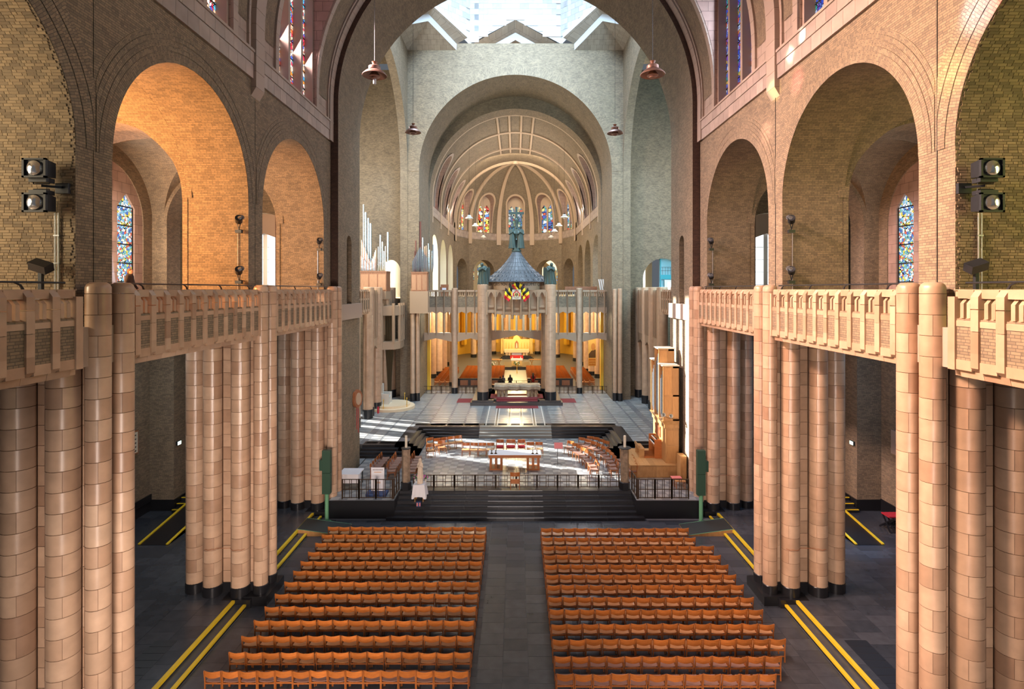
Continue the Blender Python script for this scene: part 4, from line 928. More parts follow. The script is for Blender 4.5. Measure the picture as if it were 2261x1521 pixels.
m = MB(); m.box(-2.45, 2.45, 42.7, 57, Z2-.02, Z2); m.build('centre_strip', M['marblegrey'], fu)
m = MB()
for x in (-2.3, -1.62, -1.40, -.60, -.38, .38, .60, 1.40, 1.62, 2.3): m.box(x-.04, x+.04, 42.75, 50, Z2, Z2+.004)
for y in np.arange(43.2, 50, .8): m.box(-2.3, 2.3, y-.02, y+.02, Z2, Z2+.003)
m.build('white_inlay', M['marblewhite'], fu)
m = MB()
for x in (-1.51, -.49, .49, 1.51):
    for y in np.arange(42.9, 50, .42): m.box(x-.06, x+.06, y, y+.26, Z2, Z2+.005)
m.build('black_inlay', M['black'], fu)
# ---------------------------------------------------------------- generic stone column (one thing part) for the far screens
def fcol(parent, x, y, r, z0, z1, base=.6, name='column', cap=True):
    m = MB(); m.lathe([(r, z0+base)]+sum([[(r, z), (r-.012, z+.006), (r, z+.014)] for z in np.arange(z0+base+.55, z1-.1, .55)], [])+[(r, z1-.05), (r-.06, z1), (0, z1)], 14, x, y); c = m.build(name, M['stone'], parent)
    if base:
        m = MB(); m.lathe([(r+.03, z0), (r+.03, z0+base)], 14, x, y); m.build('black_base', M['black'], c)
    return c
# ---- the two-storey stone screen behind the high altar
sc = thing('choir_screen', 'tall tan stone screen with slender columns, slits and flat arches behind the ciborium', 'screen')
YS = 56.2
for x, r in ((-10.9, .24), (-10.4, .2), (-9.9, .30), (-6.17, .30), (-3.0, .26), (3.2, .26), (6.5, .30), (10.1, .30), (10.6, .2), (11.1, .24)): fcol(sc, x, YS, r, Z2, 12.3)
def screen_bay(x0, x1, nm, zb=6.85, zc=7.2, zt=7.75, zh=9.9, light=False, pier=None):
    m = MB(); n = 12; f = lambda p, q, t: (p, t, q)
    for i in range(n):                                   # flat pointed arch beam
        a, b = x0+(x1-x0)*i/n, x0+(x1-x0)*(i+1)/n; g = lambda x: zb+(zc-zb)*(1-abs(2*(x-x0)/(x1-x0)-1))
        m.hexa([(a, YS-.2, g(a)), (b, YS-.2, g(b)), (b, YS+.2, g(b)), (a, YS+.2, g(a)), (a, YS-.2, zt), (b, YS-.2, zt), (b, YS+.2, zt), (a, YS+.2, zt)])
    m.build('arch_beam', M['stoneplain2'], sc)
    w = (x1-x0)/nm
    for i in range(nm):
        a, b = x0+w*i, x0+w*(i+1); c = (a+b)/2; h = .09
        m = MB(); m.prism([(a, zh-.18), (a+h, zh-.18), (c, zh), (b-h, zh-.18), (b, zh-.18), (b, zh+.45), (a, zh+.45)], YS-.18, YS+.18, f); m.build('slit_head', M['stoneplain2'], sc)
        m = MB(); m.box(a, b, YS-.08, YS+.1, zh+.45, 11.45); m.build('brick_panel', M['brick'], sc)
        m = MB(); m.box(a, b, YS-.2, YS+.1, 11.9, 12.1); m.build('coping', M['stoneplain2'], sc)
        for k in range(3):
            xx = a+w*(k+.9)/3.8; m = MB(); m.box(xx, xx+.1, YS-.12, YS+.05, 11.45, 11.9); m.build('baluster', M['stoneplain2'], sc)
    for i in range(nm+1):
        x = x0+w*i; m = MB(); m.prism([(x-.11, YS), (x, YS-.32), (x+.11, YS)], zt-.12, 12.1, lambda p, q, t: (p, q, t)); m.box(x-.09, x+.09, YS-.1, YS+.15, zt-.05, 12.0)
        m.build('mullion', M['stonelit' if light else 'stoneplain2'], sc)  # centre bay mullions in a paler stone colour, their bright light painted in
fcol(sc, -9.72, 52.25, .22, Z2, 12.25, .75); fcol(sc, -9.28, 52.45, .20, Z2, 12.2, .75); fcol(sc, 9.9, 52.3, .22, Z2, 12.25, .75); fcol(sc, 9.45, 52.45, .20, Z2, 12.2, .75)
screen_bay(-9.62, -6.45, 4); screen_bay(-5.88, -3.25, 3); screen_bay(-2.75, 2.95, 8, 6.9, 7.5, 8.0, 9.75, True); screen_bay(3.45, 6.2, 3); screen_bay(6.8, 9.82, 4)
# low bronze rails between the screen columns
def grille(name, label, x0, x1, y, z, h, n, parent=None, grp='bronze grille rails', cat='railing', mt=None):
    """panels of a square bronze grille, each with uprights, cross bars and its own posts"""
    p = thing(name, label, cat, (0, 0, 0), group=grp); w = (x1-x0)/n; mt = mt or M['bronzerail']
    for k in range(n):
        a, b = x0+w*k+.03, x0+w*(k+1)-.03
        m = MB()
        for zz in (z+.08, z+h*.5, z+h): m.box(a, b, y-.02, y+.02, zz-.018, zz+.018)
        pan = m.build('cross_bar', mt, p)
        m = MB(); c = (a+b)/2; q = (b-a)
        for x in (a+.01, a+q*.12, c-q*.06, c+q*.06, b-q*.12, b-.01): m.box(x-.014, x+.014, y-.014, y+.014, z+.05, z+h)
        m.build('upright', mt, p)
        for x in (a-.03, b+.03):
            m = MB(); m.box(x-.022, x+.022, y-.025, y+.025, z, z+h+.03); m.build('post', mt, p)
    return p
for x0, x1, nm in ((-9.5, -6.5, 'far left'), (-5.8, -3.4, 'inner left'), (3.6, 6.2, 'inner right'), (6.85, 9.75, 'far right')):
    grille('screen_rail', 'low bronze rail at the foot of the choir screen, %s bay' % nm, x0, x1, YS-.35, Z2, .78, 3, grp='low rails of the choir screen')
# ---- transept screens on both sides of the crossing
for sx in (-1, 1):
    ts = thing('transept_screen', 'tan stone screen of tall round columns along the %s transept' % SIDE[sx], 'screen', group='transept screens')
    for y, r in ((38.2, .36), (39.0, .26), (41.4, .36), (42.2, .26), (45.3, .40), (46.2, .28), (48.2, .40), (49.1, .28), (51.3, .36), (54.3, .34)): fcol(ts, sx*12.1, y, r, Z2, 12.35, .75)
    for a, b in ((46.2, 47.9), (49.3, 51.0), (51.7, 54.0)):
        m = MB(); m.prism([(a, 7.0), ((a+b)/2, 7.4), (b, 7.0), (b, 8.0), (a, 8.0)], sx*11.95, sx*12.25, lambda p, q, t: (t, p, q)); m.build('arch_beam', M['stoneplain2'], ts)
        for y in np.linspace(a, b, 4): m = MB(); m.box(*sorted((sx*11.9, sx*12.2)), y-.07, y+.07, 8, 12.1); m.build('mullion', M['stoneplain2'], ts)
        m = MB(); m.box(*sorted((sx*12.0, sx*12.2)), a, b, 10.3, 12.1); m.build('parapet', M['stoneplain2'], ts)
    balustrade(sx, 37.0, 11, 'tan stone balustrade over the %s transept behind the crossing pier' % SIDE[sx], 11.75, 'stone balustrades of the transepts')
    m = MB(); m.box(*sorted((sx*12.3, sx*14.6)), 37, 55, 10.4, ZG); m.build('gallery_floor', M['stoneplain'], ts)
# pulpit balcony with a curtain, left
pb = thing('balcony_pulpit', 'projecting stone balcony with open arches high on the left transept screen', 'balcony')
xs_, ys_ = (-12.0, -10.55), (49.6, 52.6)
m = MB(); m.prism([(-12.1, 49.4), (-10.9, 49.6), (-10.55, 50.6), (-10.55, 52.6), (-12.1, 52.9)], 6.75, 7.45, lambda p, q, t: (p, q, t)); m.build('floor_beam', M['stoneplain2'], pb)
m = MB(); m.prism([(-12.1, 49.4), (-10.9, 49.6), (-10.55, 50.6), (-10.55, 52.6), (-12.1, 52.9)], 9.8, 10.65, lambda p, q, t: (p, q, t)); m.build('top_beam', M['stoneplain2'], pb)
for x, y in ((-11.95, 49.45), (-10.95, 49.65), (-10.62, 50.6), (-10.62, 51.6), (-10.62, 52.5)):
    m = MB(); m.box(x-.11, x+.11, y-.11, y+.11, 7.4, 10.9); m.build('post', M['stoneplain2'], pb)
def drape(name, label, x0, x1, y, z0, z1, mt, waist=1.0, folds=7, parent=None, depth=.09):
    m = MB(); n = folds*6; k = 14; P = []
    for j in range(k+1):
        t = j/k; z = z1+(z0-z1)*t; wd = 1-(1-waist)*sin(min(t*1.1, 1)*pi/2)**2
        P.append([(x0+(x1-x0)*(.5+(i/n-.5)*wd)+0*t, y+depth*sin(i/n*folds*2*pi)*(.6+.4*t), z) for i in range(n+1)])
    for j in range(k):
        for i in range(n): m.face([P[j][i], P[j][i+1], P[j+1][i+1], P[j+1][i]], sm=True)
    o = m.build(name, mt, parent, sharp=80)
    if label: tag(o, label, 'curtain')
    return o
drape('brown_curtain', 'long brown curtain gathered below the stone balcony', -12.05, -11.0, 50.6, 1.9, 9.8, M['drape'], .35, 6)
# ---------------------------------------------------------------- apse above the screen
ap = struct('wall_apse', 'vaulted brick apse with stone ribs and gallery arches beyond the ciborium')
RAP, ZAP, YA = 9.3, 22.35, 84.4
for sx in (-1, 1):
    hs = [(63.6, 2.85, 15.6, ZG), (71.3, 2.95, 15.6, ZG), (79.2, 2.95, 15.6, ZG)]
    m = MB(); skin(m, 61.0, YA, ZG, 20.4, hs, lambda y, z: (sx*RAP, y, z)); m.build('side_wall', M['brick'], ap)
    for h in hs: m = MB(); soffit(m, *h, lambda a, b, t: (sx*t, a, b), RAP, RAP+2.2); m.build('arch_reveal', M['creamlit'] if sx < 0 else M['brick'], ap)  # left reveals coloured bright cream to carry their daylight, right ones stay brick
    m = MB(); m.face([(sx*14, 56.6, ZG), (sx*14, 90, ZG), (sx*14, 90, 34), (sx*14, 56.6, 34)]); m.face([(sx*14, 90, 0), (sx*11, 100, 0), (sx*11, 100, 34), (sx*14, 90, 34)]); m.build('ambulatory_wall', M['creamlit'], ap)  # carried up past the vault to keep the sun out of the apse
    m = MB(); m.box(*sorted((sx*(RAP-.1), sx*(RAP+.2))), 61, YA, 20.4, 21.5); m.build('cornice', M['stonewall'], ap)
    XA = lambda z: sqrt(max(RAP*RAP-max(0, z-ZAP)**2, 0))
    for (y0, y1, yc) in ((61.2, 68.2, 64.8), (68.2, 76.0, 72.2), (76.0, YA, 80.3)):
        m = MB(); P0 = lambda y, z: (sx*XA(z), y, z)
        skin(m, y0, y1, 21.5, 27.9, [(yc, 1.55, 26.2, 21.6)], P0, zn=8); n = 10
        for k in range(n):
            a, b = math.asin((27.9-ZAP)/RAP), pi/2; a0, a1 = a+(b-a)*k/n, a+(b-a)*(k+1)/n
            m.face([(sx*RAP*cos(a0), y0, ZAP+RAP*sin(a0)), (sx*RAP*cos(a0), y1, ZAP+RAP*sin(a0)), (sx*RAP*cos(a1), y1, ZAP+RAP*sin(a1)), (sx*RAP*cos(a1), y0, ZAP+RAP*sin(a1))], 0, [(y0, a0*9), (y1, a0*9), (y1, a1*9), (y0, a1*9)], True)
        m.build('vault_bay', M['brickvault'], ap)
        m = MB(); soffit(m, yc, 1.55, 26.2, 21.6, lambda a, b, t: (sx*max(XA(b), 0) if t == 0 else sx*t, a, b), 0, RAP+.5, sill=True); m.build('window_reveal', M['stonepink'], ap)
        m = MB()
        for k in range(20):
            t0, t1 = pi*k/20, pi*(k+1)/20; Q = lambda r, t, o: (sx*(XA(26.2+r*sin(t))-o), yc+r*cos(t), 26.2+r*sin(t))
            m.hexa([Q(1.55, t0, .0), Q(1.55, t1, 0), Q(1.85, t1, 0), Q(1.85, t0, 0), Q(1.55, t0, .12), Q(1.55, t1, .12), Q(1.85, t1, .12), Q(1.85, t0, .12)])
        for s in (-1, 1):
            for k in range(7):
                z0, z1 = 21.6+.66*k, 21.6+.66*(k+1); y_ = yc+s*1.7
                m.hexa([(sx*XA(z0), y_-.15, z0), (sx*XA(z0), y_+.15, z0), (sx*(XA(z0)-.12), y_+.15, z0), (sx*(XA(z0)-.12), y_-.15, z0), (sx*XA(z1), y_-.15, z1), (sx*XA(z1), y_+.15, z1), (sx*(XA(z1)-.12), y_+.15, z1), (sx*(XA(z1)-.12), y_-.15, z1)])
        m.build('window_frame', M['stoneplain'], ap)
        m = MB(); m.box(sx*(RAP+.45)-.01, sx*(RAP+.45)+.01, yc-1.5, yc+1.5, 21.6, 27.6); m.build('stained_glass', M['glassgold' if sx < 0 else 'glasscool'], ap)
    for y in (61.3, 68.2, 76.0, YA-.1):
        m = MB(); n = 24
        for k in range(n):
            a0, a1 = pi/2*k/n, pi/2*(k+1)/n; Q = lambda r, a, yy: (sx*r*cos(a), yy, ZAP+r*sin(a))
            m.hexa([Q(RAP-.16, a0, y-.28), Q(RAP-.16, a0, y+.28), Q(RAP+.1, a0, y+.28), Q(RAP+.1, a0, y-.28), Q(RAP-.16, a1, y-.28), Q(RAP-.16, a1, y+.28), Q(RAP+.1, a1, y+.28), Q(RAP+.1, a1, y-.28)])
        m.box(*sorted((sx*(RAP-.16), sx*(RAP+.1))), y-.28, y+.28, 19.6, ZAP); m.build('stone_rib', M['stonetan'], ap)
    for ang in (.075, .225):
        m = MB(); r = RAP-.12; a = pi/2-ang; w = .012
        m.hexa([(sx*r*cos(a-w), 61.2, ZAP+r*sin(a-w)), (sx*r*cos(a+w), 61.2, ZAP+r*sin(a+w)), (sx*r*cos(a+w), YA-6, ZAP+r*sin(a+w)), (sx*r*cos(a-w), YA-6, ZAP+r*sin(a-w)),
                (sx*(r+.2)*cos(a-w), 61.2, ZAP+(r+.2)*sin(a-w)), (sx*(r+.2)*cos(a+w), 61.2, ZAP+(r+.2)*sin(a+w)), (sx*(r+.2)*cos(a+w), YA-6, ZAP+(r+.2)*sin(a+w)), (sx*(r+.2)*cos(a-w), YA-6, ZAP+(r+.2)*sin(a-w))])
        m.build('crown_rib', M['stonetan'], ap)
tn = math.tan(R_(18))
for k, ang in enumerate((-72, -36, 0, 36, 72)):
    A = R_(ang); nx_, ny_ = sin(A), cos(A)
    ra = lambda z: RAP*cos(R_(18))*sqrt(max(1-(max(0, z-ZAP)/RAP)**2, 0))
    def FP(p, z, t=0):
        r = ra(z)+t; w = r*tn; p = max(-w, min(w, p)); return (r*nx_+p*ny_, YA+r*ny_-p*nx_, z)
    w0 = RAP*cos(R_(18))*tn
    m = MB(); skin(m, -w0, w0, ZG, 20.4, [(0, 2.05, 15.0, ZG)], lambda p, z: FP(p, z)); m.build('apse_wall', M['brick'], ap)
    m = MB(); ring(m, 0, 2.05, 2.45, 15.0, lambda a, b, t: FP(a, b, -t)); m.build('arch_ring', M['brick'], ap)
    m = MB(); soffit(m, 0, 2.05, 15.0, ZG, lambda a, b, t: FP(a, b, t) if t == 0 else (FP(a, b)[0]+t*nx_, FP(a, b)[1]+t*ny_, b), 0, 1.6); m.build('arch_reveal', M['brick'], ap)
    m = MB(); skin(m, -w0, w0, 20.4, 21.5, [], lambda p, z: FP(p, z, -.08)); m.build('cornice', M['stonewall'], ap)
    m = MB(); skin(m, -w0, w0, 21.5, 27.9, [(0, 1.35, 26.3, 21.6)], lambda p, z: FP(p, z), zn=8)
    for j in range(12):
        z0 = 27.9+(ZAP+RAP-.02-27.9)*sin(pi/2*j/12); z1 = 27.9+(ZAP+RAP-.02-27.9)*sin(pi/2*(j+1)/12)
        m.face([FP(-9, z0), FP(9, z0), FP(9, z1), FP(-9, z1)], 0, [(-3, z0), (3, z0), (3, z1), (-3, z1)], True)
    m.build('dome_facet', M['brickvault'], ap)
    # window: arched stone frame, two lancets
    VP_ = lambda p, z, t: (t*nx_+p*ny_, YA+t*ny_-p*nx_, z); r0 = RAP*cos(R_(18))
    m = MB()
    for q in range(20):
        t0, t1 = pi*q/20, pi*(q+1)/20; Q = lambda r, t, o: FP(r*cos(t), 26.3+r*sin(t), -o)
        m.hexa([Q(1.35, t0, 0), Q(1.35, t1, 0), Q(1.62, t1, 0), Q(1.62, t0, 0), Q(1.35, t0, .1), Q(1.35, t1, .1), Q(1.62, t1, .1), Q(1.62, t0, .1)])
    for s_ in (-1, 1):
        for q in range(7):
            z0, z1 = 21.6+.68*q, 21.6+.68*(q+1); a, b = sorted((s_*1.35, s_*1.6))
            m.hexa([FP(a, z0), FP(b, z0), FP(b, z0, -.1), FP(a, z0, -.1), FP(a, z1), FP(b, z1), FP(b, z1, -.1), FP(a, z1, -.1)])
    m.build('window_frame', M['stonetan'], ap)
    m = MB(); soffit(m, 0, 1.35, 26.3, 21.6, lambda a, b, t: FP(a, b) if t == 0 else VP_(a, b, t), 0, r0+.35, sill=True); m.build('window_reveal', M['stonepink'], ap)
    m = MB(); tt = r0+.28; f = lambda p, q, t: VP_(p, q, t)
    m.prism([(-1.35, 21.6), (-1.16, 21.6), (-1.16, 25.6), (-.66, 26.2), (-.14, 25.6), (-.14, 21.6), (.14, 21.6), (.14, 25.6), (.66, 26.2), (1.16, 25.6), (1.16, 21.6), (1.35, 21.6), (1.35, 27.7), (-1.35, 27.7)], tt-.12, tt+.12, f, caps=False)
    for poly in ([(-1.35, 21.6), (-1.16, 21.6), (-1.16, 25.6), (-1.35, 25.6)], [(-.14, 21.6), (.14, 21.6), (.14, 25.6), (-.14, 25.6)], [(1.16, 21.6), (1.35, 21.6), (1.35, 25.6), (1.16, 25.6)],
                 [(-1.35, 25.6), (-1.16, 25.6), (-.66, 26.2), (-.66, 27.7), (-1.35, 27.7)], [(-.14, 25.6), (.14, 25.6), (.66, 26.2), (.66, 27.7), (-.66, 27.7), (-.66, 26.2)], [(1.16, 25.6), (1.35, 25.6), (1.35, 27.7), (.66, 27.7), (.66, 26.2)]):
        m.prism(poly, tt-.12, tt+.12, f)
    m.build('tracery', M['stonetan'], ap)
    wn = struct('window_%d' % (15+k), 'twin lancet stained glass window of the apse, %s from the left' % ORD[k])
    for s_ in (-.66, .66):
        m = MB(); m.prism([(s_-.52, 21.6), (s_+.52, 21.6), (s_+.52, 25.6), (s_, 26.2), (s_-.52, 25.6)], tt+.02, tt+.04, f); m.build('glass', M['glassgold' if k < 2 else ('glassmix2' if k == 2 else 'glasscool')], wn)
        m = MB()
        for z in (22.6, 24.9): m.prism([(s_-.52, z), (s_+.52, z), (s_+.52, z+.07), (s_-.52, z+.07)], tt-.02, tt+.01, f)
        m.build('glazing_bar', M['darkmetal'], wn)
    for s_ in (-1, 1):
        if s_ < 0 and k > 0: continue
    # lower ambulatory window seen through the arch
    m = MB(); m.prism([(-2.6, ZG), (2.6, ZG), (2.6, 18), (-2.6, 18)], r0+2.6, r0+2.7, f); m.build('ambulatory_wall', M['creamwarm'], ap)
    for s_ in (-.75, .75):
        m = MB(); m.prism([(s_-.42, 13.6), (s_+.42, 13.6), (s_+.42, 16.0), (s_, 16.5), (s_-.42, 16.0)], r0+2.56, r0+2.58, f); m.build('glass', M['glasscool' if k > 2 else 'glassmix2'], wn)
for k in range(6):
    A = R_(-90+36*k); m = MB(); n = 20; Q = lambda r, t, w: (r*cos(t)*sin(A)+w*cos(A), YA+r*cos(t)*cos(A)-w*sin(A), ZAP+r*sin(t))
    for j in range(n):
        t0, t1 = pi/2*j/n, pi/2*(j+1)/n; w0, w1 = .38*(1-.6*j/n), .38*(1-.6*(j+1)/n)
        m.hexa([Q(RAP-.3, t0, -w0), Q(RAP-.3, t0, w0), Q(RAP+.1, t0, w0), Q(RAP+.1, t0, -w0), Q(RAP-.3, t1, -w1), Q(RAP-.3, t1, w1), Q(RAP+.1, t1, w1), Q(RAP+.1, t1, -w1)])
    m.hexa([Q(RAP-.3, 0, -.38)[:2]+(19.6,), Q(RAP-.3, 0, .38)[:2]+(19.6,), Q(RAP+.1, 0, .38)[:2]+(19.6,), Q(RAP+.1, 0, -.38)[:2]+(19.6,), Q(RAP-.3, 0, -.38), Q(RAP-.3, 0, .38), Q(RAP+.1, 0, .38), Q(RAP+.1, 0, -.38)])
    m.build('dome_rib', M['stonetan'], ap)
m = MB(); m.lathe([(.0, ZAP+RAP-.45), (.5, ZAP+RAP-.4), (.6, ZAP+RAP)], 12, 0, YA); m.build('boss', M['stonetan'], ap)
# ---------------------------------------------------------------- chapel under the apse gallery
ch = struct('room_chapel', 'golden lit chapel behind the choir screen')
m = MB(); m.box(-14.5, 14.5, 57, 100, Z1-.3, Z2-.0); m.build('chapel_floor', M['chapelfloor'], ch)
m = MB(); m.box(-14.5, 14.5, 57.2, 100, 10.5, 11.2); m.build('gallery_slab', M['creamwarm'], ch)
m = MB()
for sx in (-1, 1): m.face([(sx*13.5, 57, Z2), (sx*13.5, 100, Z2), (sx*13.5, 100, 10.5), (sx*13.5, 57, 10.5)])
m.face([(-13.5, 97, Z2), (13.5, 97, Z2), (13.5, 97, 10.5), (-13.5, 97, 10.5)]); m.build('chapel_wall', M['creamwarm'], ch)
for sx in (-1, 1):
    m = MB(); m.box(*sorted((sx*8.95, sx*10.3)), 58.0, 58.6, Z2, 10.5); m.build('yellow_pier', M['goldwall'], ch)
    for x, y, r in ((9.9, 66, .45), (9.5, 68.2, .5), (9.2, 70.6, .5), (9.9, 72, .4), (9.1, 77, .5), (9.5, 79.4, .5), (9.0, 81.5, .5), (6.5, 86, .45), (5.3, 88.3, .45), (3.6, 90.2, .45), (1.5, 91.2, .45), (6.9, 60.2, .3), (3.4, 60.5, .3)): fcol(ch, sx*x, y, r, Z2, 10.5, .5)
m = MB(); n = 20
for k in range(n):
    a0, a1 = pi*k/n, pi*(k+1)/n; m.face([(10.2*cos(a0), 86+8*sin(a0), Z2), (10.2*cos(a1), 86+8*sin(a1), Z2), (10.2*cos(a1), 86+8*sin(a1), 10.5), (10.2*cos(a0), 86+8*sin(a0), 10.5)])
m.build('gold_apse_wall', M['goldapse'], ch)
for k in range(9):
    a = pi*(k+.5)/9; m = MB(); c_, s_ = cos(a), sin(a); m.box(-.35, .35, -.3, .3, 3.2, 8.6); o = m.build('gold_curtain', M['goldwall'], ch, (9.6*c_, 86+7.4*s_, 0), a-pi/2)
# ---- unseen outer transept walls and roof, slits placed to cut the sun into streaks
for sx in (-1, 1):
    to = struct('wall_transept_%s_outer' % SIDE[sx], SIDE[sx]+' unseen outer transept wall with slits placed to shape the sunlight'); m = MB()
    sl = [(44.5, 46.4), (47.1, 47.9), (48.8, 49.6), (50.5, 51.1)]; y = 36.5
    for a, b in sl+[(56, 56)]: m.face([(sx*24, y, 0), (sx*24, a, 0), (sx*24, a, 36), (sx*24, y, 36)]); y = b
    for a, b in sl: m.face([(sx*24, a, 0), (sx*24, b, 0), (sx*24, b, 4.5), (sx*24, a, 4.5)]); m.face([(sx*24, a, 27), (sx*24, b, 27), (sx*24, b, 36), (sx*24, a, 36)])
    m.build('slit_wall', M['brick'], to); m = MB(); m.face([(sx*XCR, 36.5, 35), (sx*24, 36.5, 35), (sx*24, 56, 35), (sx*XCR, 56, 35)]); m.build('transept_roof', M['brickvault'], to)
    m = MB(); m.face([(sx*10.5, 31, 24), (sx*24, 31, 24), (sx*24, 37, 24), (sx*10.5, 37, 24)]); m.face([(sx*19.6, 31, 0), (sx*24, 31, 0), (sx*24, 31, 24), (sx*19.6, 31, 24)]); m.build('corner_wall', M['brick'], to)
# ---------------------------------------------------------------- voxel-fused figures
def evaluate(data, mods=()):
    """mesh of an object after its modifiers, worked out in a scratch scene of its own"""
    t = bpy.data.scenes.new('scratch'); o = bpy.data.objects.new('scratch', data); t.collection.objects.link(o)
    for kind, props in mods:
        md = o.modifiers.new(kind, kind)
        for k, x in props.items(): setattr(md, k, x)
    vl = t.view_layers[0]; vl.update(); dg = vl.depsgraph; dg.update()
    me = bpy.data.meshes.new_from_object(o.evaluated_get(dg), preserve_all_data_layers=False, depsgraph=dg)
    bpy.data.objects.remove(o); bpy.data.scenes.remove(t); return me
def fuse(m, name, mt, voxel, parent=None, loc=(0,0,0), rz=0, smooth=4):
    me = m.mesh(name+'_raw', mt)
    me2 = evaluate(me, (('REMESH', dict(mode='VOXEL', voxel_size=voxel)), ('SMOOTH', dict(iterations=smooth, factor=.5)))); bpy.data.meshes.remove(me); me2.name = name
    me2.materials.clear(); me2.materials.append(mt); me2.polygons.foreach_set('use_smooth', [True]*len(me2.polygons))
    return ob(name, me2, parent, loc, rz)
def limb(m, pts, rad):
    m.tube(pts, rad, 10)
    for p, r in zip(pts, rad): m.ball(p, r, 10)
def robe(m, z0, z1, r0, r1, folds=9, amp=.12, sy=.8, lean=(0,0), n=54, k=16, ph=0):
    """folded robe: loft that narrows upward; lean shifts the top"""
    b = len(m.v)
    for j in range(k+1):
        t = j/k; r = r0+(r1-r0)*t**.8; q = amp*(1-t*.75)
        for i in range(n):
            a = 2*pi*i/n; rr = r*(1+q*sin(folds*a+ph+1.5*sin(2.1*t))+q*.5*sin(2*folds*a+1))
            m.v.append((rr*cos(a)+lean[0]*t*t, rr*sy*sin(a)+lean[1]*t*t, z0+(z1-z0)*t))
    for j in range(k):
        for i in range(n):
            i2 = (i+1) % n; m.f.append((b+j*n+i, b+j*n+i2, b+(j+1)*n+i2, b+(j+1)*n+i)); m.m.append(0); m.u.append(None); m.sm.append(True)
    m.f.append(tuple(b+i for i in reversed(range(n)))); m.f.append(tuple(b+k*n+i for i in range(n))); m.m += [0, 0]; m.u += [None]*2; m.sm += [False]*2
def head(m, c, s=1.0, fwd=(0, 1), veil=False):
    x, y, z = c; fx, fy = fwd
    m.ball(c, (.078*s, .092*s, .115*s), 14); m.ball((x+fx*.03*s, y+fy*.03*s, z-.06*s), (.055*s, .06*s, .06*s), 12)
    m.ball((x+fx*.098*s, y+fy*.098*s, z-.015*s), (.016*s, .016*s, .028*s), 8)
    for e in (-1, 1): m.ball((x-fy*.078*s*e, y+fx*.078*s*e, z-.01*s), (.018*s, .018*s, .03*s), 8)
    if veil: m.ball((x-fx*.02*s, y-fy*.02*s, z+.015*s), (.105*s, .115*s, .13*s), 14)
def hand(m, p, d, r=.009):
    """palm with five fingers pointing along d"""
    p = np.array(p, float); d = np.array(d, float)/np.linalg.norm(d); u = np.cross(d, (0, 0, 1.)) if abs(d[2]) < .8 else np.cross(d, (1., 0, 0)); u /= np.linalg.norm(u); w = np.cross(u, d)
    m.ball(tuple(p+d*.045), (.040, .040, .045), 10)
    for i, L in enumerate((.07, .08, .076, .06)):
        q = p+d*.08+u*(.028-.019*i); m.tube([tuple(q), tuple(q+d*L*.5), tuple(q+d*L*.9+w*.02)], [r, r*.95, r*.75], 6)
    q = p+d*.03+u*.035; m.tube([tuple(q), tuple(q+u*.03+d*.025), tuple(q+u*.035+d*.06)], [r*1.15, r, r*.8], 6)
def eyes(parent, c, s, fwd, mt):
    fx, fy = fwd; m = MB()
    for e in (-1, 1): m.ball((c[0]+fx*.083*s-fy*.03*s*e, c[1]+fy*.083*s+fx*.03*s*e, c[2]+.012*s), (.010*s,)*3, 8)
    m.ball((c[0]+fx*.082*s, c[1]+fy*.082*s, c[2]-.062*s), (.022*s, .022*s, .006*s), 8)
    m.build('face_details', mt, parent)
SKIN = mat('skin', (.55,.31,.22), .55); HAIRB = mat('brown_hair', (.16,.07,.03), .6); HAIRD = mat('dark_hair', (.015,.011,.010), .5); COATD = mat('dark_coat', (.022,.016,.020), .8)
TROUS = mat('dark_trousers', (.02,.022,.03), .8); LIPS = mat('eye_and_lip', (.12,.05,.045), .5); STRAP = mat('brown_strap', (.22,.09,.04), .6); REDTOP = mat('red_top', (.42,.02,.02), .8)
# ---- visitor walking along the left gallery, seen from the side and behind
p = thing('person', 'visitor with short brown hair and dark coat, shoulder strap, walking along the left gallery', 'person', (-16.25, 23.3, ZG), -R_(78))
m = MB(); head(m, (0, .02, 1.64)); limb(m, [(0, 0, 1.42), (0, .01, 1.56)], [.06, .055]); limb(m, [(0, 0, .95), (0, 0, 1.15), (0, -.01, 1.38)], [.13, .125, .14])
for e in (-1, 1):
    limb(m, [(e*.09, 0, .93), (e*.10, .10*e+.02, .50), (e*.10, .22*e-.05, .10)], [.085, .06, .04]); limb(m, [(e*.10, .22*e-.05, .06), (e*.10, .22*e+.10, .04)], [.045, .035])
    limb(m, [(e*.18, -.01, 1.40), (e*.24, -.06*e-.02, 1.12), (e*.23, -.12*e+.08, .90)], [.055, .042, .03]); hand(m, (e*.23, -.12*e+.09, .89), (0, .2, -1))
body = fuse(m, 'body', SKIN, .016, p)
eyes(p, (0, .02, 1.64), 1, (0, 1), LIPS)
m = MB(); m.ball((0, -.012, 1.675), (.088, .10, .10), 14); m.ball((0, -.05, 1.62), (.08, .065, .09), 12); fuse(m, 'hair', HAIRB, .014, p)
m = MB(); limb(m, [(0, 0, .88), (0, -.005, 1.15), (0, -.015, 1.40)], [.155, .155, .165]); limb(m, [(-.15, -.01, 1.41), (.15, -.01, 1.41)], [.085, .085]); m.ball((0, -.02, 1.50), (.10, .09, .04), 12)
for e in (-1, 1): limb(m, [(e*.18, -.01, 1.40), (e*.24, -.06*e-.02, 1.12), (e*.23, -.11*e+.07, .92)], [.075, .062, .05])
fuse(m, 'coat', COATD, .018, p)
m = MB()
for e in (-1, 1): limb(m, [(e*.09, 0, .93), (e*.10, .10*e+.02, .50), (e*.10, .22*e-.05, .11)], [.105, .078, .06])
fuse(m, 'trousers', TROUS, .018, p)
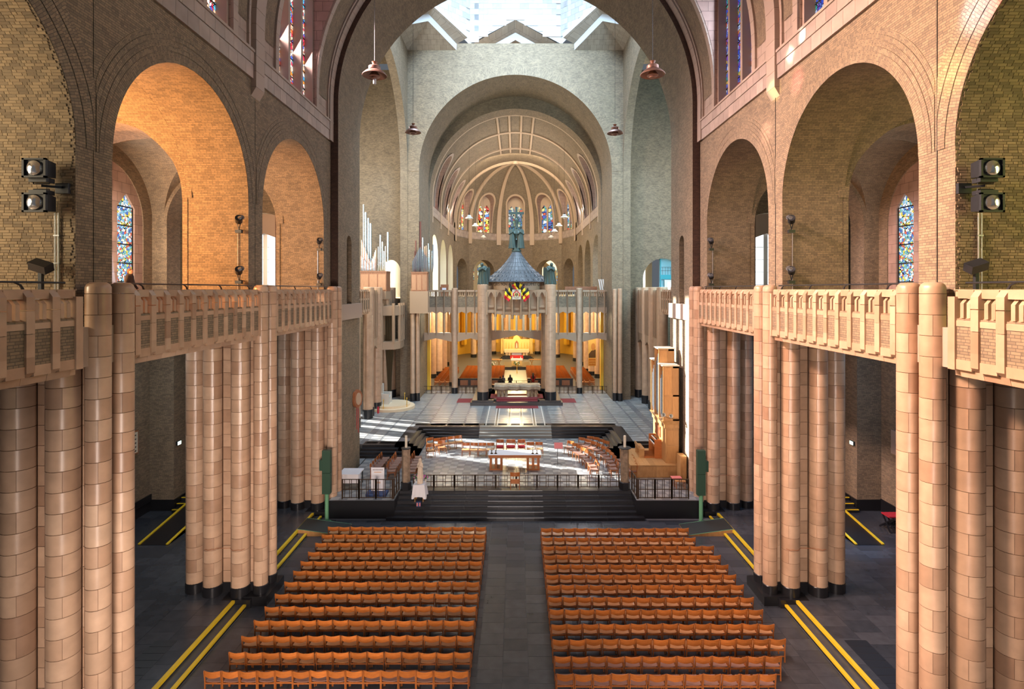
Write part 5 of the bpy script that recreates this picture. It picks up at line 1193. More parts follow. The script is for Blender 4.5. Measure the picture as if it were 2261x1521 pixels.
m = MB(); m.tube([(.10, -.17, 1.46), (.03, -.19, 1.25), (-.10, -.18, 1.02), (-.17, -.06, .92)], .018, 6); m.build('bag_strap', STRAP, p)
# ---- people sitting beyond the low rail in the chapel, seen from behind
def sitter(label, u, vtop, top, long_hair, child=False):
    d = 58.6; s = .86 if child else 1.0; zt = vz(vtop, d); zb = zt-1.30*s
    q = thing('person', label, 'person', (ux(u, d), d, zb)); 
    m = MB(); head(m, (0, .02*s, 1.18*s), s); limb(m, [(0, 0, 1.0*s), (0, 0, 1.1*s)], [.055, .05]); limb(m, [(0, 0, .5*s), (0, -.01, .75*s), (0, 0, .95*s)], [.14*s, .13*s, .14*s])
    for e in (-1, 1):
        limb(m, [(e*.10*s, .02, .50*s), (e*.11*s, .40*s, .50*s), (e*.11*s, .42*s, .06)], [.085*s, .065*s, .045*s]); limb(m, [(e*.11*s, .42*s, .05), (e*.11*s, .55*s, .04)], [.04, .035])
        limb(m, [(e*.18*s, 0, .93*s), (e*.22*s, .05, .68*s), (e*.12*s, .26*s, .60*s)], [.055*s, .045*s, .032*s]); hand(m, (e*.12*s, .27*s, .60*s), (-.1*e, 1, -.1))
    fuse(m, 'body', SKIN, .02, q); eyes(q, (0, .02*s, 1.18*s), s, (0, 1), LIPS)
    m = MB(); limb(m, [(0, 0, .47*s), (0, -.01, .75*s), (0, -.01, .93*s)], [.165*s, .155*s, .165*s])
    for e in (-1, 1): limb(m, [(e*.18*s, 0, .93*s), (e*.22*s, .05, .68*s), (e*.14*s, .22*s, .61*s)], [.075*s, .06*s, .048*s])
    fuse(m, 'top', top, .022, q)
    m = MB(); m.ball((0, -.01*s, 1.215*s), (.09*s, .102*s, .105*s), 14); m.ball((0, -.05*s, 1.16*s), (.085*s, .07*s, .10*s), 12)
    if long_hair: limb(m, [(0, -.07, 1.15), (0, -.13, 1.0), (0, -.17, .74)], [.10, .12, .09])
    fuse(m, 'hair', HAIRD, .018, q)
    m = MB()
    for e in (-1, 1): limb(m, [(e*.10*s, .02, .50*s), (e*.11*s, .40*s, .50*s), (e*.11*s, .42*s, .10)], [.10*s, .082*s, .06*s])
    fuse(m, 'trousers', TROUS, .022, q)
sitter('person with dark hair and dark coat, leftmost of the people seated behind the stone altar', 1104.5, 831, COATD, False)
sitter('small child with dark hair sitting close beside the leftmost adult behind the stone altar', 1111.0, 828.5, mat('grey_top', (.12,.10,.10), .8), False, True)
sitter('person with long dark hair in dark clothes, seated behind the stone altar', 1126.5, 827, COATD, True)
sitter('person with long dark hair in a red top, seated behind the stone altar', 1177, 823, REDTOP, True)
seat_b = thing('kneeler_bench', 'long dark bench on which people sit behind the stone altar', 'bench', (0, 58.55, Z2))
m = MB(); m.box(-3.0, 3.0, -.2, .25, .42, .5); m.build('seat', M['oakred'], seat_b)
for x in (-2.8, -1, 1, 2.8): m = MB(); m.box(x-.05, x+.05, -.18, .22, 0, .42); m.build('leg', M['oakred'], seat_b)
grille('screen_rail', 'low bronze rail just in front of the people behind the stone altar', -2.7, 2.9, 57.9, Z2, 1.0, 4, grp='low rails of the choir screen')
# ---------------------------------------------------------------- ciborium over the high altar
CI = (.1, 52.8)
cb = thing('ciborium', 'stone ciborium with four round columns and a conical lead roof over the high altar', 'canopy')
m = MB(); m.box(-4.1, 4.3, 50.1, 51.3, Z2, Z2+.3); m.box(-3.95, -2.0, 50.3, 56, Z2+.3, Z2+.45); m.box(2.2, 4.15, 50.3, 56, Z2+.3, Z2+.45)
for k in range(3): m.box(-2.6, 2.8, 50.3+.35*k, 56, Z2+.15*k, Z2+.15*(k+1))
m.build('black_step', M['blackstep'], cb)
for x, y, z1 in ((-2.98, 50.75, 12.62), (3.22, 50.75, 12.62), (-2.85, 55.0, 12.4), (3.05, 55.0, 12.4)): fcol(cb, x, y, .50, Z2+.45 if y < 52 else Z2, z1, .75)
# front screen between the columns: seven pointed niches, lower edge stepped
x0, x1 = -2.6, 2.82; w = (x1-x0)/7; f = lambda p, q, t: (p, t, q); yf = 50.55
for i in range(7):
    a, b = x0+w*i, x0+w*(i+1); c = (a+b)/2; drop = (0, .12, .18, .24, .18, .12, 0)[i]
    m = MB(); m.box(a, b, yf+.12, yf+.3, 10.05-drop, 12.15); m.box(a+.13, b-.13, yf-.02, yf+.12, 10.5-drop, 10.72-drop); m.build('niche_back', M['stoneplain2'], cb)
    m = MB(); m.prism([(a, 11.45), (a+.13, 11.45), (c-.10, 11.82), (c, 11.92), (c+.10, 11.82), (b-.13, 11.45), (b, 11.45), (b, 12.1), (a, 12.1)], yf-.12, yf+.13, f); m.build('niche_arch', M['stoneplain2'], cb)
    m = MB(); m.box(a, b, yf-.1, yf+.13, 10.02-drop, 10.3-drop); m.build('niche_sill', M['stoneplain2'], cb)
for i in range(8):
    x = x0+w*i; d = (0, .2, .3, .4, .4, .3, .2, 0)[i]; m = MB(); m.prism([(x-.13, yf+.1), (x-.06, yf-.2), (x+.06, yf-.2), (x+.13, yf+.1)], 9.85-d, 11.95, lambda p, q, t: (p, q, t)); m.build('niche_pillar', M['stoneplain2'], cb)
RF = 2.75
m = MB(); m.lathe([(RF, 12.1), (RF, 12.88), (RF-.3, 12.9)], 48, *CI); m.lathe([(RF-.3, 12.1), (RF, 12.1)], 48, *CI); m.build('frieze', M['stoneplain2'], cb)
txt = 'ULA  QUIS NON AMANTEM REDAMET QUIS N'; n = len(txt)
letters = {}
def glyph(ch, size, mt, ext=.01):
    k = (ch, size, mt.name)
    if k not in letters:
        cu = bpy.data.curves.new('letter', 'FONT'); cu.body = ch; cu.size = size; cu.align_x = 'CENTER'; cu.extrude = ext; me = evaluate(cu); me.materials.clear(); me.materials.append(mt)
        me.name = 'letter'; bpy.data.curves.remove(cu); letters[k] = me
    return letters[k]
for i, ch in enumerate(txt):
    if ch == ' ': continue
    a = -pi/2+(i-(n-1)/2)*.066
    ob('letter', glyph(ch, .40, M['inscription']), cb, (CI[0]+(RF+.012)*cos(a), CI[1]+(RF+.012)*sin(a), 12.50), rot=(pi/2, 0, a+pi/2))
# roof: rings of single lead shingles on a cone, with a rolled lip on each
rz_ = [(3.08, 12.86), (2.62, 13.22), (2.18, 13.58), (1.77, 13.93), (1.39, 14.30), (1.05, 14.68), (.76, 15.05), (.52, 15.40), (.36, 15.72)]
m = MB(); m.lathe([(r-.03, z-.01) for r, z in rz_], 40, *CI); m.lathe([(.01, 12.84), (3.05, 12.84)], 40, *CI); roof = m.build('roof_cone', M['lead'], cb)
ns = 34
for j, ((ra_, za), (rb, zb_)) in enumerate(zip(rz_, rz_[1:])):
    t = pi/ns*.93; mm = MB(); q = lambda r, a, z: (r*cos(a), r*sin(a), z)
    mm.hexa([q(ra_+.02, -t, za-.03), q(ra_+.02, t, za-.03), q(rb, t, zb_-.02), q(rb, -t, zb_-.02), q(ra_+.06, -t, za+.01), q(ra_+.06, t, za+.01), q(rb+.02, t, zb_+.02), q(rb+.02, -t, zb_+.02)])
    if j < 3: mm.hexa([q(ra_-.10, -.012, za+.12), q(ra_-.10, .012, za+.12), q(ra_-.22, .012, za+.2), q(ra_-.22, -.012, za+.2), q(ra_-.02, -.012, za+.15), q(ra_-.02, .012, za+.15), q(ra_-.12, .012, za+.26), q(ra_-.12, -.012, za+.26)])
    me = mm.mesh('lead_shingle', M['lead'])
    for k in range(ns):
        ang = 2*pi*(k+.5)/ns
        if sin(ang) > .35: continue                      # the far slope is hidden for good behind the cone
        ob('lead_shingle', me, roof, (CI[0], CI[1], 0), ang)
m = MB()
for k in range(ns):
    ang = 2*pi*k/ns
    m.tube([(CI[0]+(r+.03)*cos(ang), CI[1]+(r+.03)*sin(ang), z+.02) for r, z in rz_], .03, 5)
m.build('roof_batten', M['lead'], cb)
m = MB(); m.lathe([(.40, 15.7), (.46, 15.78), (.46, 15.9), (.38, 15.95), (.38, 16.1), (0, 16.1)], 20, *CI); m.build('finial_base', M['verdigris'], cb)
# bronze group on the roof: crucifix with two robed mourners
cg = thing('crucifix_group', 'green bronze crucifix with two robed mourners on top of the conical roof', 'statue', (CI[0], CI[1], 16.05))
m = MB(); m.box(-.11, .11, .05, .25, 0, 4.0); m.box(-.72, .72, .06, .24, 3.3, 3.52); m.build('cross', M['verdigris'], cg)
m = MB(); s = 1.25
head(m, (.10, -.22, 2.98), 1.25, (.3, -.95)); limb(m, [(0, -.06, 1.95), (0, -.10, 2.3), (0, -.14, 2.72)], [.17, .16, .21]); limb(m, [(0, -.14, 2.75), (.05, -.18, 2.9)], [.08, .07]); m.ball((0, -.08, 1.98), (.2, .17, .17), 12)
for e in (-1, 1):
    limb(m, [(e*.20, -.1, 2.78), (e*.42, -.02, 3.05), (e*.60, .02, 3.36)], [.07, .055, .04]); hand(m, (e*.60, .01, 3.36), (e*.4, 0, 1), .012)
    limb(m, [(e*.10, -.08, 1.92), (e*.09, -.26, 1.4), (e*.04, -.08, .95)], [.12, .085, .055]); limb(m, [(e*.04, -.08, .95), (e*.03, -.2, .82)], [.055, .04])
fuse(m, 'christ_figure', M['verdigris'], .03, cg, smooth=3)
for e, nm in ((-1, 'left'), (1, 'right')):
    m = MB(); robe(m, 0, 1.85, .34, .22, 7, .14, .85, ph=e); head(m, (0, -.02, 2.05), 1.3, (-.5*e, -.8), True)
    limb(m, [(.2*-e, 0, 1.7), (.22*-e, -.2, 1.4), (.02, -.25, 1.6)], [.1, .08, .06]); limb(m, [(.22*e, 0, 1.7), (.28*e, -.12, 1.35), (.05*e, -.26, 1.5)], [.1, .08, .06])
    o = fuse(m, 'mourner', M['verdigris'], .03, cg, (e*.40, -.12, 0), smooth=3)
# bowing bronze angels on the front columns
for e in (-1, 1):
    X = -2.98 if e < 0 else 3.22
    a = thing('angel_statue', 'green bronze angel bowing on the %s front column of the ciborium' % SIDE[e], 'statue', (X, 50.75, 12.62))
    m = MB(); robe(m, 0, 1.45, .50, .36, 8, .15, .8, (-e*.05, -.05), ph=e); m.ball((-e*.08, -.08, 1.45), (.38, .30, .28), 14)
    head(m, (e*.10, -.28, 1.78), 1.35, (e*.3, -.9)); m.ball((e*.08, -.24, 1.82), (.16, .17, .17), 12)
    limb(m, [(-e*.30, -.15, 1.5), (-e*.26, -.42, 1.25), (e*.12, -.46, 1.5)], [.12, .10, .07]); limb(m, [(e*.30, -.12, 1.5), (e*.34, -.40, 1.25), (e*.08, -.48, 1.42)], [.12, .10, .07])
    hand(m, (e*.10, -.46, 1.5), (0, -.1, 1), .016)
    fuse(m, 'robed_figure', M['verdigris'], .028, a, smooth=3)
    for q in (0, 1):
        m = MB(); x = -e*(.34+.16*q)
        m.prism([(0, 1.65), (.14, 1.5), (.16, .9), (.06, .25), (-.05, .1), (-.08, .8), (-.06, 1.5)], 0, .12, lambda p_, q_, t: (x+(-e)*(p_*.9), .1+.25*q+t, q_)); m.build('wing', M['verdigris'], a)
# Belgian flags and the arms board on the front of the ciborium
yF = 49.8
def px(x, y): return (ux(1040+x/6.66, yF), vz(610+y/6.66, yF))
def flag(label, tb, tr, bb, br, dy):
    o = thing('tricolour_flag', label, 'flag', (0, 0, 0), group='black yellow red flags on the ciborium')
    P = [np.array(px(*q)) for q in (tb, tr, bb, br)]; nT = 5; nS = 10
    for k, (c, nm) in enumerate((('flagblack', 'black_stripe'), ('flagyellow', 'yellow_stripe'), ('flagred', 'red_stripe'))):
        m = MB()
        for i in range(nT):
            for j in range(nS):
                def g(a, b):
                    t = (k+a/nT)/3; s_ = b/nS; q = (P[0]*(1-t)+P[1]*t)*(1-s_)+(P[2]*(1-t)+P[3]*t)*s_
                    return (q[0]+.03*sin(s_*7+t*3), yF+dy+.07*sin(s_*9+t*4), q[1])
                Q = [g(i, j), g(i+1, j), g(i+1, j+1), g(i, j+1)]; m.face(Q, sm=True); m.face([(x, y+.012, z) for x, y, z in reversed(Q)], sm=True)
        m.build(nm, M[c], o, sharp=80)
    m = MB(); a, b = P[0], P[2]; e = b+(b-a)*.9; m.tube([(a[0], yF+dy+.05, a[1]+.06), (e[0], yF+.35, e[1])], .018, 6); m.build('flag_pole', M['oak'], o)
mir = lambda q: (1342-q[0], q[1])
L1 = [(505, 165), (482, 310), (600, 275), (562, 380)]; L2 = [(568, 95), (525, 290), (625, 205), (588, 335)]; L3 = [(665, 72), (600, 130), (720, 190), (648, 192)]
flag('small black yellow red flag, leftmost of the fan above the arms board', *L1, -.02); flag('black yellow red flag, second from the left in the fan', *L2, .03)
flag('topmost black yellow red flag leaning left in the fan', *L3, .10)
flag('topmost black yellow red flag leaning right in the fan, mostly black', (672, 74), (790, 150), (690, 195), (755, 215), .13)
flag('black yellow red flag, second from the right in the fan', *[mir(q) for q in L2], .03); flag('small black yellow red flag, rightmost of the fan above the arms board', *[mir(q) for q in L1], -.02)
ar = thing('arms_board', 'square pale board with a painted royal coat of arms amid the flags', 'board', (ux(1140.5, yF), yF-.15, vz(650, yF)))
m = MB(); m.box(-.39, .39, 0, .06, -.44, .44); m.build('board', M['ivory'], ar)
f = lambda p_, q_, t: (p_, t, q_)
for e in (-1, 1):
    m = MB(); m.prism([(e*.15, .20), (e*.33, .12), (e*.32, -.22), (e*.22, -.12), (e*.24, .05)], -.012, 0, f); m.prism([(e*.02, .30), (e*.2, .24), (e*.24, .14), (e*.04, .2)], -.012, 0, f); m.build('red_mantle', M['flagred'], ar)
    m = MB(); m.tube([(e*.14, -.01, .05), (e*.19, -.01, -.03), (e*.17, -.01, -.14), (e*.2, -.01, -.22)], [.03, .04, .03, .02], 6); m.ball((e*.14, -.012, .09), (.035, .01, .04), 8); m.build('lion_supporter', M['gold'], ar)
m = MB(); m.prism([(-.10, .12), (.10, .12), (.11, -.06), (0, -.2), (-.11, -.06)], -.014, 0, f); m.build('black_shield', M['black'], ar)
m = MB(); m.tube([(-.03, -.018, .06), (.02, -.018, 0), (-.02, -.018, -.08), (.03, -.018, -.12)], [.02, .025, .02, .012], 6); m.ball((-.04, -.018, .08), (.025, .008, .025), 8); m.build('lion', M['gold'], ar)
m = MB(); m.prism([(-.10, .32), (.10, .32), (.12, .40), (.05, .37), (0, .42), (-.05, .37), (-.12, .40)], -.014, 0, f); m.build('crown', M['redcloth'], ar)
m = MB(); m.prism([(-.26, .30), (-.1, .37), (.1, .37), (.26, .30), (.26, .33), (.1, .40), (-.1, .40), (-.26, .33)], -.010, 0, f); m.prism([(-.2, -.30), (0, -.34), (.2, -.30), (.2, -.27), (0, -.31), (-.2, -.27)], -.012, 0, f); m.build('scroll', M['darkmetal'], ar)
# high altar: rough stone slab on two clusters of short columns
al_ = thing('high_altar', 'rough tan stone high altar slab on clustered short columns under the ciborium', 'altar', (.17, 52.3, Z2+.45))
m = MB(); n = 16
for i in range(n):
    a, b = -2.15+4.3*i/n, -2.15+4.3*(i+1)/n; j = lambda k: .025*sin(k*5.3)+.02*sin(k*11.1)
    for (y0_, z0_), (y1_, z1_) in (((-.5, .62), (-.62, .75)), ((-.62, .75), (-.66, 1.0)), ((-.66, 1.0), (-.6, 1.16)), ((-.6, 1.16), (.6, 1.16)), ((.6, 1.16), (.6, .62)), ((.6, .62), (-.5, .62))):
        m.face([(a, y0_+j(a), z0_+j(a+1)), (b, y0_+j(b), z0_+j(b+1)), (b, y1_+j(b+2), z1_), (a, y1_+j(a+2), z1_)], sm=True)
m.face([(-2.15, -.5, .62), (-2.15, -.66, 1.0), (-2.15, -.6, 1.16), (-2.15, .6, 1.16), (-2.15, .6, .62)]); m.face([(2.15, -.5, .62), (2.15, -.66, 1.0), (2.15, -.6, 1.16), (2.15, .6, 1.16), (2.15, .6, .62)])
m.build('altar_slab', M['roughstone'], al_, sharp=50)
for x in (-1.75, -1.4, -1.05, 1.05, 1.4, 1.75): m = MB(); m.lathe([(.19, 0), (.17, .06), (.16, .55), (.18, .64)], 12, x, -.25); m.lathe([(.16, 0), (.16, .64)], 10, x, .3); m.build('short_column', M['roughstone'], al_)
m = MB(); m.box(-1.0, 1.0, -.5, -.1, 0, .06); m.build('foot_slab', M['marblewhite'], al_)
cp = tag(ob('red_carpet', None), 'red carpet running up the steps before the high altar', 'carpet')
m = MB(); m.box(-1.75, 2.05, 49.0, 50.32, Z2, Z2+.012); m.build('floor_strip', M['carpet'], cp)
for k in range(3): m = MB(); m.box(-1.75, 2.05, 50.29+.35*k, 50.66+.35*k, Z2+.15*(k+1), Z2+.15*(k+1)+.014); m.box(-1.75, 2.05, 50.285+.35*k, 50.3+.35*k, Z2+.15*k, Z2+.15*(k+1)+.012); m.build('step_strip', M['carpet'], cp)
m = MB(); m.box(-2.35, 2.6, 51.35, 53.4, Z2+.45, Z2+.465); m.build('platform_strip', M['carpet'], cp)
for e in (-1, 1):
    m = MB(); m.box(*sorted((e*3.9+.1, e*5.6+.1)), 51.5, 53.4, Z2, Z2+.012); tag(m.build('small_carpet', M['carpet']), 'flat red carpet beside the %s columns of the ciborium' % SIDE[e], 'carpet')
# ---------------------------------------------------------------- chapel furniture far behind
rd = thing('altar_reredos', 'gilded carved reredos with a niche behind the far chapel altar', 'altarpiece', (.2, 86.5, Z2))
m = MB(); m.box(-2.0, 2.0, 0, .4, .9, 2.75); m.prism([(-.6, 2.75), (.6, 2.75), (.45, 3.1), (0, 3.45), (-.45, 3.1)], 0, .4, lambda p_, q_, t: (p_, t, q_)); m.build('panel', M['gilt'], rd)
m = MB(); m.prism([(-.28, 1.4), (.28, 1.4), (.28, 2.2), (0, 2.6), (-.28, 2.2)], -.03, 0, lambda p_, q_, t: (p_, t, q_)); m.build('niche', M['oakred'], rd)
m = MB(); robe(m, 1.4, 2.0, .16, .1, 6); head(m, (0, 0, 2.1), .9, (0, -1)); fuse(m, 'niche_figure', M['marblewhite'], .025, rd, (0, -.12, 0))
for e in (-1, 1):
    for x in (2.15, 2.4): m = MB(); m.lathe([(.11, .5), (.11, 3.0), (.15, 3.05), (.15, 3.5), (.02, 3.7)], 10, e*x, .1); m.build('side_column', M['gilt'], rd)
    for k in range(3):
        x = e*(.75+.45*k); m = MB(); m.lathe([(.09, 1.35), (.03, 1.42), (.025, 1.75), (.06, 1.78), (.03, 1.8), (.025, 2.25), (0, 2.26)], 8, x, -.2); m.build('candlestick', M['gold'], rd)
a2 = thing('chapel_altar', 'pale stone altar table on round supports before the gilded reredos', 'altar', (.2, 85.2, Z2))
m = MB(); m.box(-1.9, 1.9, -.5, .5, .85, 1.35); m.build('table_block', M['marblewarm'], a2)
for x in (-1.55, -1.1, 1.1, 1.55): m = MB(); m.lathe([(.2, .45), (.2, .85)], 10, x, -.2); m.build('support', M['marblewarm'], a2)
m = MB(); m.box(-.75, .75, -.45, -.1, .45, .8); m.build('relief', M['marbleblue'], a2)
for k in range(3): m = MB(); m.box(-2.6+.2*k, 2.6-.2*k, -1.6+.4*k, .8, .15*k, .15*(k+1)); m.build('black_step', M['black'], a2); m = MB(); m.box(-1.0, 1.0, -1.62+.4*k, -1.15+.4*k, .15*k, .15*(k+1)+.01); m.build('red_step', M['redcloth'], a2)
a3 = thing('front_altar', 'small golden altar with white cloth and a vase of flowers before it', 'altar', (.17, 74.5, Z2))
m = MB(); m.box(-.68, .72, -.4, .4, 0, 1.0); m.build('altar_block', M['gilt'], a3); m = MB(); m.box(-.76, .80, -.46, .46, 1.0, 1.2); m.build('white_cloth', M['cloth'], a3)
for e in (-1, 1): m = MB(); m.lathe([(.05, 1.2), (.05, 1.5), (0, 1.51)], 8, e*.55, 0); m.build('candle', M['cloth'], a3)
def flowers(label, x, y, z, s=1.0, col='cloth'):
    o = thing('flower_vase', label, 'flowers', (x, y, z)); m = MB(); m.lathe([(.06*s, 0), (.1*s, .15*s), (.07*s, .3*s)], 10); m.build('vase', M['marblewhite'], o)
    rr = random.Random(int(abs(x*100))); m = MB(); mf = MB()
    for k in range(26):
        a, b = rr.uniform(0, 2*pi), rr.uniform(.05, .3)*s; t = (b*cos(a), b*sin(a), (.42+rr.uniform(0, .3))*s); m.tube([(0, 0, .28*s), t], .012*s, 4)
        (mf if k % 2 else m).ball(t, .06*s, 6)
    m.build('leaves', M['leaf'], o); mf.build('blooms', M[col], o)
flowers('white flowers in a vase in front of the small golden altar', .17, 73.6, Z2, 1.3); flowers('white flowers in a vase left of the small golden altar', ux(1088, 73.6), 73.6, Z2, 1.2)
st = thing('paschal_stand', 'thin gold candle stand in the middle of the chapel aisle', 'candlestick', (.2, 70, Z2)); m = MB(); m.lathe([(.16, 0), (.05, .05), (.03, .9), (.09, .95), (.04, 1.0), (.035, 1.5), (0, 1.5)], 10); m.build('stem', M['gold'], st)
m = MB(); m.box(-1.6, 1.9, 73.0, 78, Z2, Z2+.3); m.box(-1.9, 2.2, 72.6, 73.0, Z2, Z2+.15); o = m.build('chapel_dais', M['black']); tag(o, 'low black marble dais under the small golden altar', 'dais')
for e in (-1, 1):
    t = thing('side_table', 'long narrow wooden table on the chapel dais, %s of the golden altar' % SIDE[e], 'table', (e*3.1, 75.5, Z2)); m = MB(); m.box(-1.3, 1.3, -.3, .3, .95, 1.02); m.build('tabletop', M['oak'], t)
    for x in (-1.1, 1.1): m = MB(); m.bar((x, 0, 0), (x*.6, 0, .95), .08); m.bar((x*.6, 0, 0), (x, 0, .95), .08); m.build('trestle', M['oak'], t)
bn = thing('portrait_banner', 'orange portrait banner of a veiled figure with two printed words, far right bay', 'banner', (ux(1307.5, 63.5), 63.5, 0))
z0, z1 = vz(808, 63.5), vz(748, 63.5); m = MB(); m.box(-.44, .44, 0, .03, z0, z1); m.build('cloth', M['banneryellow'], bn)
m = MB(); m.box(-.40, .40, -.01, 0, z0+.06, z0+.85); m.build('text_field', M['bannerorange'], bn)
m = MB(); m.prism([(-.40, z0+.95), (.40, z0+.95), (.40, z0+1.9), (.2, z0+1.85), (-.1, z0+1.75), (-.4, z0+1.35)], -.012, 0, lambda p_, q_, t: (p_, t, q_)); m.build('portrait_robe', M['bannerbrown'], bn)
m = MB(); m.prism([(.0+.24*cos(a)+.12, z0+2.2+.42*sin(a)) for a in np.linspace(0, 2*pi, 20)[:-1]], -.014, 0, lambda p_, q_, t: (p_, t, q_)); m.build('portrait_face', M['bannerorange2'], bn)
for row, (wd, sz) in enumerate((('BAARDEN', .2), ('INSPIRE', .24))):
    for i, ch in enumerate(wd): ob('letter', glyph(ch, sz, M['banneryellow'], .004), bn, (-.31+.103*i, -.018, z0+.5-.28*row), rot=(pi/2, 0, 0))
# ---------------------------------------------------------------- rails of the choir
grille('communion_rail', 'low bronze grille rail in three spans along the front edge of the choir', -5.75, 5.85, 31.12, Z1, .74, 10, grp='rails of the choir')
for e in (-1, 1):
    x0, x1 = sorted((e*6.55, e*9.25))
    grille('podium_rail', 'taller bronze grille rail at the front of the %s side podium' % SIDE[e], x0, x1, 29.5, Z1, 1.05, 3, grp='rails of the choir')
    p = grille('podium_return_rail', 'short bronze grille return rail beside the steps, %s podium' % SIDE[e], 0, 1.35, 0, Z1, 1.05, 1, grp='rails of the choir'); p.rotation_euler = (0, 0, pi/2); p.location = (e*6.5, 29.55, 0)
    # veined marble candle pillars
    c = thing('candle_pillar', 'tall brown veined marble pillar with a thick candle, %s end of the low rail' % SIDE[e], 'candle holder', (e*6.13, 30.98, Z1-.02))
    m = MB(); m.lathe([(.30, 0), (.30, .42), (.26, .45)], 6); m.build('black_base', M['black'], c)
    m = MB(); m.lathe([(.235, .45), (.235, 2.28)], 6, sm=False); m.build('shaft', M['brownmarble'], c)
    m = MB(); m.lathe([(.24, 2.28), (.26, 2.31), (.36, 2.33), (.36, 2.36), (.10, 2.38)] if e > 0 else [(.24, 2.28), (.27, 2.31), (.27, 2.34), (.10, 2.36)], 20); m.build('dish', M['darkmetal'], c)
    m = MB(); m.lathe([(.075, 2.36), (.075, 3.0), (.06, 3.02), (0, 3.0)], 12); m.build('candle', M['ivory'], c)
# ---------------------------------------------------------------- wooden altar table
t = thing('choir_altar', 'broad wooden altar table with a white cloth on two slatted trestles', 'altar', (-.05, 34.6, Z1))
m = MB(); m.box(-1.62, 1.62, -.52, .52, .80, .97); m.build('tabletop', M['wood'], t)
for e in (-1, 1):
    m = MB(); m.box(e*1.15-.40, e*1.15+.40, -.42, .42, 0, .10); m.build('trestle_foot', M['wood'], t)
    for x in (-.33, 0, .33): m = MB(); m.box(e*1.15+x-.07, e*1.15+x+.07, -.36, .36, .10, .80); m.build('trestle_post', M['wood'], t)
cl = MB(); cl.box(-1.60, 1.60, -.54, .54, .972, .985); cl.box(-1.63, -1.60, -.50, .50, .62, .985); cl.box(1.60, 1.63, -.50, .50, .62, .985)
o = cl.build('altar_cloth', M['cloth']); o.location = (-.05, 34.6, Z1); tag(o, 'white cloth spread over the broad wooden altar table', 'cloth')
for i, x in enumerate((-1.42, -1.17, 1.13, 1.38)):
    c = thing('candlestick', 'brass candlestick with a short candle, %s from the left on the wooden altar' % ORD[i], 'candlestick', (x-.05, 34.35, Z1+.985), group='candlesticks on the wooden altar')
    m = MB(); m.lathe([(.09, 0), (.085, .03), (.03, .06), (.025, .16), (.06, .2), (.02, .22)], 12); m.build('stick', M['bronzerail'], c); m = MB(); m.lathe([(.022, .22), (.022, .40), (0, .41)], 8); m.build('candle', M['ivory'], c)
cr = thing('floor_candle_rack', 'thin metal candle rack on the floor before the wooden altar', 'candle rack', (.42, 33.3, Z1)); m = MB()
for x in (-.35, -.12, .12, .35): m.tube([(x, 0, 0), (x, 0, .42)], .012, 5)
for z in (.12, .38): m.tube([(-.38, 0, z), (.38, 0, z)], .010, 5)
for x in (-.3, .3): m.tube([(x, -.18, 0), (x, .18, 0)], .012, 5)
m.build('frame', M['darkmetal'], cr)
# music stand with a pink folder
x, y = at(1231, 1027, Z1); ms = thing('music_stand', 'black tripod music stand holding a pink folder, right of the wooden altar', 'music stand', (x, y, Z1)); m = MB()
for a in (0.3, 2.4, 4.5): m.tube([(0, 0, .14), (.32*cos(a), .32*sin(a), .01)], .014, 6)
m.tube([(0, 0, .08), (0, 0, 1.15)], .016, 8); m.build('tripod', M['darkmetal'], ms); m = MB(); T = lambda q: (q[0], q[1]*.6-q[2]*.0-.0, 1.12+q[2]+q[1]*.55)
m.box(-.27, .27, -.02, .40, 0, .03, 0, lambda q: (q[0]+.06, -.12+q[1]*.55, 1.10+q[2]+q[1]*.72)); m.build('folder', M['pink'], ms)
# wooden reading stand at the rail
ld = thing('reading_stand', 'wooden reading stand with curved top board in the middle of the low rail', 'lectern', (-.02, 30.86, Z1-.16)); m = MB()
m.prism([(-.27+.54*i/8, 0-.05*sin(pi*i/8)) for i in range(9)]+[(.27-.54*i/8, .03-.05*sin(pi*(8-i)/8)) for i in range(9)], .92, 1.14, lambda p_, q_, t: (p_, q_, t)); m.build('top_board', M['wood'], ld)
m = MB(); m.box(-.25, .25, -.02, .01, .55, .76); m.build('lower_board', M['wood'], ld)
for e in (-1, 1): m = MB(); m.box(e*.25-.02, e*.25+.02, -.02, .03, .0, 1.0); m.build('post', M['woodleg'], ld)
m = MB(); m.box(-.25, .25, -.02, .25, .50, .54); m.build('shelf', M['wood'], ld)
for e in (-1, 1): m = MB(); m.box(e*.25-.02, e*.25+.02, .21, .25, .16, .5); m.build('rear_leg', M['woodleg'], ld)
# ---------------------------------------------------------------- choir chairs
G2 = 'beech chairs set around the wooden altar'
cc = make_chair('choir_chair', 'x', 'chair', G2, M['seatbrown']); cpale = make_chair('choir_chair', 'x', 'chair', G2, M['woodseat']); used.discard(cc.name)
def seatat(u, v): return at(u, v, Z1+.44)
CH = []
def crop(ox, oy, pts): return [(ox+a/5.07, oy+b/5.07) for a, b in pts]
def put(src, pts, rz, fmt, start=0):
    for i, (u, v) in enumerate(pts):
        x, y = seatat(u, v); r = rz[i] if hasattr(rz, '__len__') else rz
        dup(src, x, y, Z1, r, fmt % ORD[start+i])
